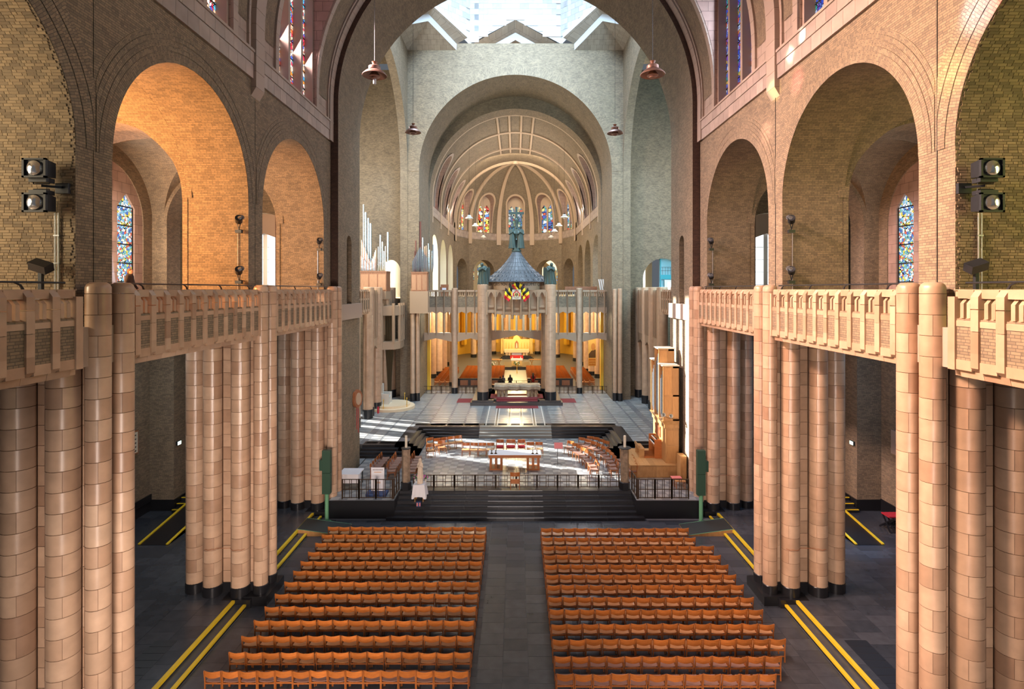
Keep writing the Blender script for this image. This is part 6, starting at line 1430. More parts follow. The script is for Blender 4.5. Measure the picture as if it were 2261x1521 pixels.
# sitter looks along +Y at rz = 0: facing the camera is pi, facing right (+X) is -pi/2, facing left is pi/2
put(cpale, [(951, 994.0), (976.5, 986.5)], [-2.7, -2.8], '%s pale beech chair in front of the upper left row, in the sun')
put(cpale, crop(740, 840, [(1078, 706), (1155, 712), (1235, 702), (1312, 692), (1388, 683)]), [-2.6, -2.65, -2.7, -2.75, -2.8], '%s beech chair from the left in the upper left row by the black steps')
put(cpale, [(1028.5, 991.5), (1046.5, 991.5), (1065, 991.5), (1083, 991.5)], pi, '%s beech chair of the four left of the red cushioned chairs')
put(cpale, [(1171.5, 990), (1190.5, 990)], pi, '%s beech chair right of the red cushioned chairs, behind the altar')
A_ = [(640, 745), (690, 772), (735, 797), (775, 822), (812, 850), (845, 882), (878, 912), (903, 950), (922, 990)]
put(cc, crop(1130, 840, A_), [2.55, 2.45, 2.35, 2.25, 2.1, 2.0, 1.85, 1.75, 1.65], '%s beech chair of the front arc right of the altar, starting at the far end')
B_ = [(770, 705), (835, 725), (900, 750), (955, 775), (1003, 805), (1045, 838), (1080, 870), (1108, 905), (1128, 945), (1142, 985)]
put(cc, crop(1130, 840, B_), [2.6, 2.5, 2.4, 2.3, 2.2, 2.1, 1.95, 1.85, 1.75, 1.65], '%s beech chair of the middle arc right of the altar, starting at the far end')
put(cc, crop(1130, 840, [(868, 690), (928, 702), (982, 722), (1034, 742)]), [2.7, 2.6, 2.5, 2.4], '%s beech chair of the short back arc near the black steps, right')
put(cc, crop(1130, 840, [(1205, 890), (1310, 905), (1328, 940), (1340, 980), (1348, 1005)]), 1.6, '%s beech chair beside the right candle pillar, next to the wooden platform')
put(cc, crop(740, 840, [(565, 868), (543, 893), (520, 918), (497, 945), (473, 973), (447, 1003)]), -1.45, '%s beech chair of the outermost left file, counted from the black steps')
put(cc, crop(740, 840, [(722, 868), (705, 893), (688, 918), (668, 945), (645, 975), (630, 1010)]), -1.45, '%s beech chair of the middle left file, counted from the black steps')
put(cc, crop(740, 840, [(930, 856), (912, 885), (895, 915), (880, 945), (867, 978), (855, 1012)]), -1.45, '%s beech chair of the left file behind the marble statue, counted from the far end')
x, y = seatat(778, 1003); dup(cc, x, y, Z1, -1.5, 'single beech chair standing alone against the left brick pier')
for i, (u, w_) in enumerate(((1104, 1), (1128.0, 1.22), (1151.5, 1))):
    x, y = seatat(u, 988.5)
    o = make_chair('presider_chair', ('left', 'larger middle', 'right')[i]+' carved chair with a red cushion behind the wooden altar', 'chair', 'red cushioned chairs behind the altar', M['pad'], arms=True)
    o.location = (x, y, Z1); o.rotation_euler = (0, 0, pi); o.scale = (1.0*w_, 1, 1.18)
    m = MB(); m.box(-.22, .22, -.17, .21, .44, .50); m.build('cushion', M['pad'], o)
for k, (u, v) in enumerate(((1493, 1053), (1501, 1060))):
    x, y = at(u, v, Z1+.45); s = thing('low_stool', ('red topped', 'brown topped')[k]+' wooden stool beside the right pier behind the podium rail', 'stool', (x, y, Z1))
    m = MB(); m.box(-.28, .28, -.2, .2, .41, .45); m.build('seat', M['pink' if k == 0 else 'woodseat'], s)
    for a in (-1, 1):
        for b in (-1, 1): m = MB(); m.bar((a*.24, b*.16, 0), (a*.24, b*.16, .41), .035); m.build('leg', M['woodleg'], s)
# ---------------------------------------------------------------- marble statue on a draped table, tables, board
tb = thing('statue_table', 'small table draped with a white cloth on the steps, under the marble statue', 'table', (-5.22, 30.15, .64))
m = MB(); m.box(-.28, .28, -.28, .28, .90, .93); m.build('tabletop', M['oak'], tb)
for a in (-1, 1):
    for b in (-1, 1): m = MB(); m.bar((a*.22, b*.22, 0), (a*.22, b*.22, .90), .04); m.build('leg', M['oak'], tb)
m = MB(); n = 40; k = 8                                       # cloth: square top, flaring folds
P = []
for j in range(k+1):
    t = j/k; row = []
    for i in range(n):
        a = 2*pi*i/n; r = .30/max(abs(cos(a)), abs(sin(a)))*1.02*(1+.30*t)*(1+.05*t*sin(9*a)); row.append((r*cos(a), r*sin(a), .945-.62*t-(.12 if abs(abs(cos(a))-abs(sin(a))) < .35 else 0)*t))
    P.append(row)
for j in range(k):
    for i in range(n): i2 = (i+1) % n; m.face([P[j][i], P[j][i2], P[j+1][i2], P[j+1][i]], sm=True)
m.face(P[0]); o = m.build('table_cloth', M['cloth'], sharp=60); o.location = (-5.22, 30.15, .64); tag(o, 'white cloth hanging in folds over the statue table', 'cloth')
sm_ = thing('madonna_statue', 'pale marble statue of a veiled standing woman with joined hands on the draped table', 'statue', (-5.20, 30.15, 1.59))
m = MB(); m.lathe([(.17, 0), (.17, .06), (.14, .08)], 16); robe(m, .06, 1.02, .15, .115, 8, .14, .85); limb(m, [(0, 0, 1.0), (0, 0, 1.12)], [.10, .06]); head(m, (0, -.01, 1.24), .85, (0, -1), True)
for e in (-1, 1): limb(m, [(e*.10, 0, 1.06), (e*.14, -.03, .88), (e*.015, -.15, .98)], [.05, .045, .03]); hand(m, (e*.012, -.15, .98), (0, -.15, 1), .006)
robe(m, .3, 1.2, .17, .10, 5, .10, .75, (0, .03)); fuse(m, 'robed_figure', M['marblewarm2'], .014, sm_, smooth=3)
flowers('pink orchids in a vase left of the marble statue', -5.50, 30.3, 1.59, .55, 'pinkflower'); flowers('pink orchids in a vase right of the marble statue', -4.92, 30.3, 1.59, .55, 'pinkflower')
bx = thing('votive_box', 'small coloured box on the step below the draped statue table', 'box', (-5.2, 29.74, .48)); m = MB(); m.box(-.12, .12, -.08, .08, 0, .26); m.build('case', M['bluebox'], bx); m = MB()
for e in (-.07, .07): m.box(e-.035, e+.035, -.088, -.08, .04, .22)
m.build('coloured_panel', M['pink'], bx)
wt_ = thing('white_table', 'white cloth covered table against the left brick pier', 'table', (ux(782, 31.6), 31.6, Z1)); m = MB(); m.box(-.75, .42, -.55, .55, .74, .80); m.box(-.75, .42, -.56, -.55, .3, .80); m.box(.42, .43, -.55, -.2, .35, .8); m.build('white_cloth', M['cloth'], wt_)
for a in (-.68, .35):
    for b in (-.45, .45): m = MB(); m.bar((a, b, 0), (a, b, .74), .05); m.build('leg', M['darkmetal'], wt_)
bd = thing('white_notice_board', 'white printed notice board standing behind the left podium rail', 'board', (ux(834, 30.3), 30.3, Z1)); m = MB(); m.box(-.36, .36, 0, .04, .15, 1.42); m.build('panel', M['cloth'], bd)
m = MB()
for k in range(7): m.lathe([(.025, 0), (.025, .006)], 8, -.24+.08*k, 0)
o = m.build('printed_dots', M['darkmetal'], bd, (0, -.004, 1.30)); o.rotation_euler = (pi/2, 0, 0)
m = MB()
for r, z in enumerate((1.16, .62, .56)): m.box(-.2+.05*(r > 0), .2-.05*(r > 0), -.006, 0, z, z+.025)
m.build('printed_line', M['bannerorange'], bd); m = MB()
for a in (-.3, .3): m.bar((a, -.15, 0), (a, .2, 0), .05); m.bar((a, .02, 0), (a, .02, .2), .04)
m.build('foot', M['darkmetal'], bd); m = MB(); m.box(-.55, .55, -.45, .25, 0, .14); m.build('blue_base', M['bluebox'], bd)
# ---------------------------------------------------------------- speaker columns and ramps near the nave steps
for e in (-1, 1):
    x = ux(723, 29.05) if e < 0 else ux(1547, 28.8); y = 28.95 if e < 0 else 28.75
    s = thing('column_speaker', 'tall green loudspeaker column on a pale green post, %s side of the nave' % SIDE[e], 'loudspeaker', (x, y, 0)); zt = vz(994, y)
    m = MB(); m.lathe([(.22, 0), (.22, .02), (.10, .04), (.10, 1.5)], 14); m.build('post', M['greenpost'], s)
    m = MB(); m.box(-.21, .21, -.12, .14, 1.46, 2.55); m.build('lower_case', M['greenbox'], s); m = MB(); m.box(-.21, .21, -.12, .14, 2.565, zt); m.build('upper_case', M['greenbox'], s)
    m = MB(); m.box(*sorted((-e*.0+e*.21, e*.40)) if e > 0 else (-.40, -.21), 0, .3, 2.65, 3.2); m.build('side_box', M['greenbox'], s)
    rp = thing('wheelchair_ramp', 'short wooden ramp with a dark top over the nave steps, %s side' % SIDE[e], 'ramp', (0, 0, 0))
    xa, xb_ = e*8.45, e*10.75; y0, y1 = (27.2, 28.55)
    m = MB(); lo, hi = .03, .34
    m.hexa([(xa, y0, 0), (xb_, y0, 0), (xb_, y1, 0), (xa, y1, 0), (xa, y0, lo), (xb_, y0, hi), (xb_, y1, hi), (xa, y1, lo)]); m.build('wooden_side', M['oak'], rp)
    m = MB(); m.hexa([(xa, y0+.03, lo), (xb_, y0+.03, hi), (xb_, y1-.03, hi), (xa, y1-.03, lo), (xa, y0+.03, lo+.01), (xb_, y0+.03, hi+.01), (xb_, y1-.03, hi+.01), (xa, y1-.03, lo+.01)]); m.build('dark_top', M['rubber'], rp)
    for q in (y0, y1-.03): m = MB(); m.hexa([(xa, q, lo), (xb_, q, hi), (xb_, q+.03, hi), (xa, q+.03, lo), (xa, q, lo+.012), (xb_, q, hi+.012), (xb_, q+.03, hi+.012), (xa, q+.03, lo+.012)]); m.build('green_edge', M['greenpost'], rp)
# ---------------------------------------------------------------- choir organ on its wooden platform
pf = thing('organ_platform', 'wide honey coloured wooden platform under the choir organ', 'platform', (0, 0, Z1)); m = MB(); m.box(6.85, 9.85, 32.85, 36.3, 0, .72); m.build('base', M['oak'], pf)
for k in range(10):
    m = MB(); m.box(6.82+.304*k, 6.82+.304*(k+1)-.006, 32.80, 36.3, .72, .76); m.build('plank', M['oakfloor'], pf)
for k in range(2): m = MB(); m.box(6.9+1.48*k, 8.34+1.48*k, 32.83, 32.86, .05, .70); m.build('front_panel', M['oak'], pf)
ZP = Z1+.76
og = thing('choir_organ', 'tall oak choir organ with three stepped towers of silver pipes against the right pier', 'organ', (0, 0, ZP))
m = MB(); m.box(9.03, 9.82, 33.2, 36.2, 0, 2.1); m.box(8.95, 9.82, 33.15, 36.2, 2.1, 2.3); m.hexa([(8.95, 33.15, 2.3), (9.82, 33.15, 2.3), (9.82, 36.2, 2.3), (8.95, 36.2, 2.3), (8.78, 33.1, 2.55), (9.82, 33.1, 2.55), (9.82, 36.2, 2.55), (8.78, 36.2, 2.55)]); m.build('lower_case', M['oak'], og)
for (y0, y1, zt, nm) in ((33.15, 34.15, 5.82, 'near'), (34.15, 35.2, 6.75, 'middle'), (35.2, 36.15, 5.9, 'far')):
    m = MB(); m.box(8.86, 9.82, y0, y0+.05, 2.55, zt); m.box(8.86, 9.82, y1-.05, y1, 2.55, zt); m.box(9.45, 9.82, y0, y1, 2.55, zt); tw_ = m.build('tower_case', M['oak'], og)
    m = MB(); m.box(8.80, 9.84, y0-.03, y1+.03, zt, zt+.07); m.build('tower_top', M['ivory'], og)
    for a, b in ((8.93, 9.36), (9.42, 9.80)):
        for c, d in ((2.65, 4.0), (4.1, zt-.12)): m = MB(); m.box(a, b, y0-.012, y0+.01, c, d); m.build('side_panel', M['oakpanel'], og)
    for k in range(5):
        yy = y0+.12+(y1-y0-.24)*k/4; h = zt-.35-.5*abs(k-2)*.5; m = MB(); m.lathe([(.02, 2.56), (.075, 2.95), (.075, h), (.06, h+.005), (.06, h-.05)], 10, 9.0, yy); m.build('pipe', M['pipe'], og)
for z in (.15, 1.1): m = MB(); m.box(9.1, 9.75, 33.185, 33.205, z, z+.85); m.build('base_panel', M['oakpanel'], og)
m = MB(); m.box(8.6, 9.03, 34.2, 35.6, .68, .80); m.box(8.7, 9.03, 34.2, 35.6, .95, 1.05); m.box(8.6, 9.03, 34.15, 34.2, .0, 1.15); m.box(8.6, 9.03, 35.6, 35.65, .0, 1.15); m.build('console', M['wood'], og)
for z, x in ((.80, 8.62), (1.05, 8.72)):
    m = MB(); m.box(x, x+.15, 34.25, 35.55, z, z+.025); m.build('keyboard', M['keywhite'], og); m = MB()
    for k in range(22): m.box(x+.06, x+.15, 34.28+.058*k, 34.30+.058*k, z+.025, z+.04)
    m.build('black_keys', M['black'], og)
m = MB(); m.box(8.0, 8.95, 34.2, 35.6, 0, .05)
for k in range(14): m.box(8.05, 8.9, 34.27+.09*k, 34.30+.09*k, .05, .10)
m.build('pedal_board', M['wood'], og)
m = MB(); m.box(8.98, 9.03, 34.3, 35.5, 1.25, 1.9)
for k in range(6): m.bar((8.97, 34.3+.2*k, 1.25), (8.97, 34.5+.2*k, 1.9), .02); m.bar((8.97, 34.5+.2*k, 1.25), (8.97, 34.3+.2*k, 1.9), .02)
m.build('lattice_panel', M['oakred'], og)
bh = thing('organ_bench', 'pale wooden organ bench on the platform facing the keyboards', 'bench', (7.85, 34.9, ZP)); m = MB(); m.box(-.18, .18, -.62, .62, .50, .55); m.build('seat', M['oakfloor'], bh)
for b in (-.55, .55): m = MB(); m.box(-.16, .16, b-.025, b+.025, 0, .5); m.build('side', M['oakfloor'], bh)
m = MB(); m.box(-.03, .03, -.55, .55, .18, .24); m.build('stretcher', M['oakfloor'], bh); m = MB(); m.box(-.2, -.14, -.62, .62, .55, .72); m.build('backrest', M['oakfloor'], bh)
ll = thing('clip_lamp', 'pair of small metal spot lamps on an arm at the organ side', 'lamp', (8.9, 33.05, ZP+2.6)); m = MB(); m.tube([(.85, 0, .1), (.3, -.02, .12), (-.1, -.05, .3)], .012, 6); m.build('arm', M['darkmetal'], ll)
for q in ((-.12, -.05, .32), (.32, -.04, .25)): m = MB(); m.lathe([(.03, 0), (.12, .2), (.11, .2), (.02, .02)], 12); o = m.build('shade', M['steel'], ll, q); o.rotation_euler = (1.2, .5, 0)
cbx = thing('low_oak_cabinet', 'narrow pale wooden cabinet between platform and right pier', 'cabinet', (9.75, 32.4, Z1)); m = MB(); m.box(-.18, .18, -.35, .35, 0, 1.5); m.build('body', M['oakfloor'], cbx); m = MB(); m.box(-.15, .15, -.37, -.35, .08, 1.42); m.build('door', M['oak'], cbx)
# ---------------------------------------------------------------- great organ cases on the galleries
def organ_case(name, label, u0, u1, vt, d, pipes, depth=1.6):
    x0, x1 = ux(u0, d), ux(u1, d); zt = vz(vt, d); o = thing(name, label, 'organ', (0, 0, 0)); m = MB(); m.box(x0, x1, d, d+depth, 12.0, zt-.12); m.build('case', M['oakred2'], o)
    n = 3; w_ = (x1-x0)/n
    for k in range(n): m = MB(); m.box(x0+w_*k+.06, x0+w_*(k+1)-.06, d-.02, d+.01, 12.1, zt-.3); m.build('case_panel', M['oakpanel2'], o)
    m = MB(); m.box(x0-.04, x1+.04, d-.05, d+depth, zt-.12, zt); m.build('cornice', M['oakred2'], o)
    for k, (u, w_, v, mt, row) in enumerate(pipes):
        x = ux(u, d); r = w_*d/F/2; z1 = vz(v, d); yy = d+.2+.28*row; ft = min(.7, (z1-zt)*.25)
        m = MB()
        if mt == 'oakdark': m.box(x-r, x+r, yy, yy+2*r, zt, z1)
        else: m.lathe([(r*.25, zt), (r, zt+ft), (r, z1), (r*.85, z1), (r*.85, z1-.1)], 10, x, yy); m.box(x-r*.5, x+r*.5, yy-r-.005, yy-r+.02, zt+ft+.02, zt+ft+.10, 0)
        m.build('pipe', M[mt], o)
    return o
def cs(ox, oy, sc_, l): return [(ox+a/sc_, w_/sc_, oy+v/sc_, mt, r) for a, w_, v, mt, r in l]
lp = [(424, 28, -20, 'pipe', 3), (461, 38, 115, 'pipe', 3), (506, 38, 215, 'pipe', 3), (544, 36, 305, 'pipe', 3), (837, 30, 455, 'pipe', 3), (722, 32, 510, 'pipe', 2), (757, 22, 625, 'pipe', 2), (690, 16, 710, 'pipe', 2), (785, 20, 785, 'pipe', 2), (851, 14, 700, 'pipe', 2), (810, 14, 700, 'pipe', 2)]
lp += [(418+13*k, 11, 600+32*k if k < 12 else 985-35*(k-12), 'pipecopper' if k % 3 == 1 else 'pipe', 1) for k in range(20)]
lp += [(420+12*k, 9, 870+14*k if k < 12 else 1038-20*(k-12), 'pipe' if k % 4 else 'pipecopper', 0) for k in range(21)]
m = MB(); m.box(ux(790, 49.8), ux(853, 49.8), 49.7, 51.4, ZG, 11.99); tag(m.build('organ_plinth', M['stoneplain2']), 'stone plinth under the organ case on the left transept gallery', 'plinth')
organ_case('gallery_organ', 'red oak organ case with rows of silver pipes on the left transept gallery', 795.5, 853, 598, 49.8, cs(740, 450, 7.6, lp))
rp_ = [(1374, 50, 265, 'oakdark', 4), (1330, 26, 330, 'oakdark', 4), (1318, 22, 600, 'oakdark', 3), (1305, 20, 780, 'oakdark', 3), (1290, 16, 900, 'oakdark', 3), (1443, 22, 555, 'pipe', 2), (1540, 18, 655, 'pipe', 2), (1622, 18, 670, 'pipedark', 2), (1478, 16, 705, 'pipecopper', 2), (1504, 16, 690, 'pipecopper', 2), (1562, 14, 760, 'pipe', 2), (1600, 14, 780, 'pipe', 2)]
rp_ += [(1284+16*k, 12, 950-30*k if k < 8 else 720+25*(k-8), 'pipedark', 1) for k in range(16)]
organ_case('choir_gallery_organ', 'dark red organ case with grey pipes and tall wooden pipes beside the choir arch', 908, 943, 600, 51.9, cs(740, 450, 7.6, rp_), .9)
m = MB(); m.box(ux(905, 51.9), ux(945, 51.9), 51.85, 52.85, 9.9, 11.99); tag(m.build('stone_corbel', M['stoneplain2']), 'stone corbel block under the organ case beside the choir arch', 'corbel')
# ---------------------------------------------------------------- pendant lamps
def pendant(name, label, x, y, z, r, mt, grp, zc, tube=False):
    o = thing(name, label, 'lamp', (x, y, z), group=grp); k = r/.56; m = MB()
    m.lathe([(.13*k, .60*k), (.09*k, .50*k), (.10*k, .44*k), (0, .44*k)], 20); m.lathe([(0, .60*k), (.13*k, .60*k)], 20); m.build('canopy_cup', M['oakred'] if mt == 'copper' else M['darkmetal'], o)
    m = MB(); m.lathe([(.08*k, .46*k), (.22*k, .42*k), (.27*k, .38*k), (.275*k, .28*k), (.26*k, .24*k)], 28); m.build('collar', M[mt], o)
    m = MB(); m.lathe([(.24*k, .27*k), (.24*k, .22*k)], 28); m.build('shadow_ring', M['darkmetal'], o)
    m = MB(); m.lathe([(.26*k, .22*k), (.40*k, .16*k), (.54*k, .02*k), (.56*k, -.01*k), (.55*k, -.03*k), (.40*k, .10*k), (.24*k, .18*k)], 36); m.build('dish', M[mt], o)
    m = MB(); m.lathe([(.12*k, .16*k), (.20*k, .06*k), (.26*k, -.06*k), (.24*k, -.08*k), (.14*k, -.10*k), (.15*k, -.15*k), (.08*k, -.18*k), (0, -.18*k)], 28); m.build('inner_cone', M[mt], o)
    if tube: m = MB(); m.lathe([(.075, -.1), (.075, -.42), (.06, -.43), (0, -.43)], 16); m.build('lamp_tube', M['lampwhite'], o)
    m = MB(); m.tube([(0, 0, .58*k), (0, 0, zc-z)], .010 if r > .5 else .012, 6); m.build('suspension_wire', M['black'], o)
    return o
pendant('pendant_lamp', 'large copper pendant lamp with a protruding white tube, near left', ux(827, 26), 26, vz(166, 26), .58, 'copper', 'copper pendant lamps', 31.9, True)
pendant('pendant_lamp', 'large copper pendant lamp with stacked cones, near right', ux(1441, 26), 26, vz(164, 26), .58, 'copper', 'copper pendant lamps', 31.9)
pendant('pendant_lamp', 'smaller copper pendant lamp hanging further off, left side of the crossing', ux(912, 36.2), 36.2, vz(292, 36.2), .53, 'copper', 'copper pendant lamps', 32.2)
pendant('pendant_lamp', 'smaller copper pendant lamp hanging further off, right side of the crossing', ux(1358, 36.2), 36.2, vz(294, 36.2), .53, 'copper', 'copper pendant lamps', 32.2)
for u, v, d, w_ in ((1036, 482, 65, 'largest white pendant lamp on the left in the apse'), (1050, 499, 74, 'second white pendant lamp on the left in the apse'), (1067, 524, 86, 'smallest white pendant lamp on the left in the apse'),
                (1246, 480, 65, 'largest white pendant lamp on the right in the apse'), (1234, 499, 72, 'second white pendant lamp on the right in the apse'), (1224.5, 511, 78, 'third white pendant lamp on the right in the apse'), (1217, 524, 86, 'smallest white pendant lamp on the right in the apse')):
    pendant('white_pendant_lamp', w_, ux(u, d), d, vz(v, d), .47, 'lampwhite', 'white pendant lamps of the apse', 22.35+sqrt(9.2**2-ux(u, d)**2)-.2)
# ---------------------------------------------------------------- floodlights and conduits on the arcade piers
def flood(parent, x, y, z, tilt, w_=.50, h_=.40):
    o = ob('lamp_head', None, parent, (x, y, z)); o.rotation_euler = (tilt, 0, 0)
    m = MB(); m.box(-w_/2, w_/2, -.12, .14, -h_/2, h_/2); m.box(-w_/2-.015, w_/2+.015, -.15, -.12, -h_/2-.02, h_/2+.02); m.build('housing', M['darkmetal'], o) if False else None
    hs = MB(); hs.hexa([(-w_/2, -.15, -h_/2), (w_/2, -.15, -h_/2), (w_*.42, .16, -h_*.42), (-w_*.42, .16, -h_*.42), (-w_/2, -.15, h_/2), (w_/2, -.15, h_/2), (w_*.42, .16, h_*.42), (-w_*.42, .16, h_*.42)])
    return o, hs
for e in (-1, 1):
    X = ux(110, 12.9) if e < 0 else ux(2157, 12.9); Y = 12.72
    fl = thing('twin_floodlight', 'pair of square black floodlights with round lenses on the near %s pier' % SIDE[e], 'floodlight', (X, Y, vz(416, 12.9)))
    for s_ in (1, -1):
        zc = s_*.39; w_ = .50
        m = MB(); m.hexa([(-w_/2, -.22, zc-.20), (w_/2, -.22, zc-.20), (w_*.42, .1, zc-.17), (-w_*.42, .1, zc-.17), (-w_/2, -.22, zc+.20), (w_/2, -.22, zc+.20), (w_*.42, .1, zc+.17), (-w_*.42, .1, zc+.17)])
        for a, b, c, d in ((-w_/2-.02, w_/2+.02, zc+.18, zc+.22), (-w_/2-.02, w_/2+.02, zc-.22, zc-.18), (-w_/2-.02, -w_/2+.03, zc-.22, zc+.22), (w_/2-.03, w_/2+.02, zc-.22, zc+.22)): m.box(a, b, -.26, -.2, c, d)
        hd = m.build('housing', M['darkmetal'], fl)
        m = MB(); m.lathe([(.18, 0), (.165, .03), (.10, .06), (0, .07)], 24); o = m.build('lens', M['lens'], hd, (0, -.225, zc)); o.rotation_euler = (pi/2, 0, 0)
        m = MB(); m.box(-.2, .2, -.16, .08, zc-s_*.30 if s_ > 0 else zc+.20, zc-.20 if s_ > 0 else zc+.30); m.build('ballast_box', M['darkmetal'], fl)
        m = MB(); m.tube([(-.2, -.05, zc-s_*.2), (-.18, -.05, s_*.06), (.18, -.05, s_*.06), (.2, -.05, zc-s_*.2)], .014, 6); m.build('yoke', M['darkmetal'], fl)
    m = MB(); m.box(*sorted((-e*.14, -e*.44)), .16, .24, -.12, .12); m.bar((-e*.3, .15, .02), (0, -.05, .02), .05); m.build('wall_bracket', M['darkmetal'], fl)
    cd = thing('conduit', 'two vertical grey conduits below the %s twin floodlight' % SIDE[e], 'conduit', (X+.08, 12.95, 0)); m = MB()
    for x in (0, .075): m.tube([(x, 0, ZG+.5), (x, 0, vz(470, 12.95))], .016, 8)
    m.build('pipe', M['steel'], cd); m = MB()
    for z in (12.1, 12.75, 13.4): m.box(-.03, .105, -.02, .02, z, z+.03)
    m.build('clip', M['steel'], cd)
    lf = thing('small_floodlight', 'black floodlight aimed upward at the foot of the near %s pier' % SIDE[e], 'floodlight', (X+.22*(-e)*(-1 if e < 0 else 1)+(.22 if e < 0 else -.0), 12.66, vz(588, 12.7)))
    m = MB(); m.box(-.2, .2, -.12, .12, -.1, .1); o = m.build('housing', M['darkmetal'], lf); o.rotation_euler = (.5, e*-.3, 0); m = MB(); m.box(-.04, .04, -.04, .04, -.75, 0); m.build('post', M['darkmetal'], lf); m = MB(); m.box(-.12, .12, -.08, .08, -.78, -.66); m.build('foot_box', M['steel'], lf)
    for (u, v0, v1, d, nm) in (((533 if e < 0 else 1742), 495, 606, 21.42, 'middle arch'), ((707 if e < 0 else 1568), 539, 616, 29.84, 'far arch')):
        for v, w2 in ((v0, 'upper'), (v1, 'lower')):
            s = thing('spotlight', '%s small black spotlight on the jamb of the %s, %s gallery' % (w2, nm, SIDE[e]), 'spotlight', (ux(u, d), d-.2, vz(v, d)), group='spotlights on the gallery jambs')
            m = MB(); m.lathe([(.06, 0), (.13, .06), (.14, .30), (.12, .30), (0, .26)], 14); o = m.build('lamp_can', M['darkmetal'], s, (0, 0, .05)); o.rotation_euler = (.9, -e*.7, 0)
            m = MB(); m.lathe([(.12, 0), (0, .03)], 14); o2 = m.build('lens', M['lens'], s, (-e*.17, -.17, .22)); o2.rotation_euler = (.9, -e*.7, 0)
            m = MB(); m.tube([(0, .2, -.22), (0, 0, -.22), (-.06, 0, 0)], .02, 6); m.tube([(0, 0, -.22), (.06, 0, 0)], .02, 6); m.box(-.12, .12, -.06, .08, -.36, -.24); m.build('bracket', M['darkmetal'], s)
        cd = thing('conduit', 'thin vertical conduit under the spotlight, %s, %s gallery' % (nm, SIDE[e]), 'conduit', (ux(u, d)-e*-.0-.12*(1 if e < 0 else -1), d-.03, 0)); m = MB(); m.tube([(0, 0, ZG+.2), (0, 0, vz(v0+12, d))], .014, 6); m.build('pipe', M['steel'], cd)
# ---------------------------------------------------------------- things around the crossing
sh = thing('oval_emblem', 'carved oval stone emblem with two long red ribbons on the left crossing pier', 'emblem', (-10.02, 34.9, vz(880, 34.9))); sh.rotation_euler = (0, 0, pi/2-.35)
m = MB(); m.prism([((.42+.03*sin(6*a))*cos(a), (.56+.03*cos(8*a))*sin(a)) for a in np.linspace(0, 2*pi, 33)[:-1]], -.12, .05, lambda p_, q_, t: (p_, t, q_)); m.build('rim', M['oakred'], sh)
m = MB(); m.prism([(.27*cos(a), .38*sin(a)) for a in np.linspace(0, 2*pi, 25)[:-1]], -.16, -.1, lambda p_, q_, t: (p_, t, q_)); m.build('shield', M['stonetan'], sh)
for x, z in ((-.1, -1.9), (.06, -2.15)): m = MB(); m.box(x-.025, x+.025, -.08, -.07, z, -.5); m.build('red_ribbon', M['redcloth'], sh)
ct = thing('stone_throne', 'white stone seat on a rounded stone dais before the left transept screen', 'throne', (-11.0, 49.3, Z2))
m = MB()
for r, z0, z1 in ((2.0, 0, .22), (1.6, .22, .42)): m.lathe([(r, z0), (r, z1), (0, z1)], 30, 0, 0)
m.build('dais', M['marblewarm'], ct); m = MB(); m.box(-.9, -.2, -.5, .5, .42, 1.0); m.box(-1.05, -.85, -.55, .55, .42, 2.1); m.box(-.9, -.15, -.62, -.45, .42, 1.35); m.box(-.9, -.15, .45, .62, .42, 1.35); m.build('seat_block', M['marblewhite'], ct)
for k, (x, y) in enumerate(((-9.55, 48.6), (-10.2, 50.9), (-11.4, 47.7))):
    s = thing('rope_post', 'slender brass rope post beside the white stone seat, %s of three' % ORD[k], 'post', (x, y, Z2), group='rope posts by the stone seat'); m = MB(); m.lathe([(.16, 0), (.15, .03), (.03, .06), (.03, .95), (.05, .98), (.04, 1.05), (0, 1.06)], 12); m.build('stem', M['gold'], s)
fx = thing('fire_extinguisher', 'red fire extinguisher standing between columns of the left transept screen', 'fire extinguisher', (-11.7, 47.1, Z2)); m = MB(); m.lathe([(.09, 0), (.09, .45), (.05, .55), (.03, .6), (0, .6)], 14); m.build('cylinder', M['redcloth'], fx); m = MB(); m.box(-.03, .1, -.02, .02, .6, .66); m.tube([(.05, 0, .62), (.12, 0, .5), (.11, 0, .25)], .012, 6); m.build('valve', M['black'], fx)
lv = thing('glass_lift', 'blue glazed lift cabin with a white door inside the right transept arch', 'lift', (15.3, 55.4, ZG)); m = MB()
for x in (-.75, .75): m.box(x-.05, x+.05, -.05, .05, 0, 4.6)
m.box(-.8, .8, -.06, .06, 1.9, 2.35); m.build('blue_frame', M['liftblue'], lv); m = MB(); m.box(-.35, .45, -.02, .02, 0, 1.85); m.build('white_door', M['lampwhite'], lv); m = MB(); m.box(-.05, .25, -.03, -.02, .6, 1.6); m.build('door_glass', M['daylight'], lv)
m = MB(); m.box(-.8, .8, .3, .34, 0, 4.5); m.build('rear_pane', M['liftglass'], lv); m = MB()
for z in (2.75, 3.1): m.box(-.8, .8, -.02, .02, z, z+.03)
for x in np.linspace(-.8, .8, 7): m.box(x-.012, x+.012, -.012, .012, 2.35, 3.1)
m.build('balcony_rail', M['darkmetal'], lv)
pl = thing('potted_plant', 'leafy potted plant on the right gallery against the bright window', 'plant', (16.9, 32.3, ZG)); m = MB(); m.lathe([(.2, 0), (.26, .4), (.24, .4), (0, .36)], 14); m.build('pot', M['oakred'], pl); m = MB(); rr = random.Random(5)
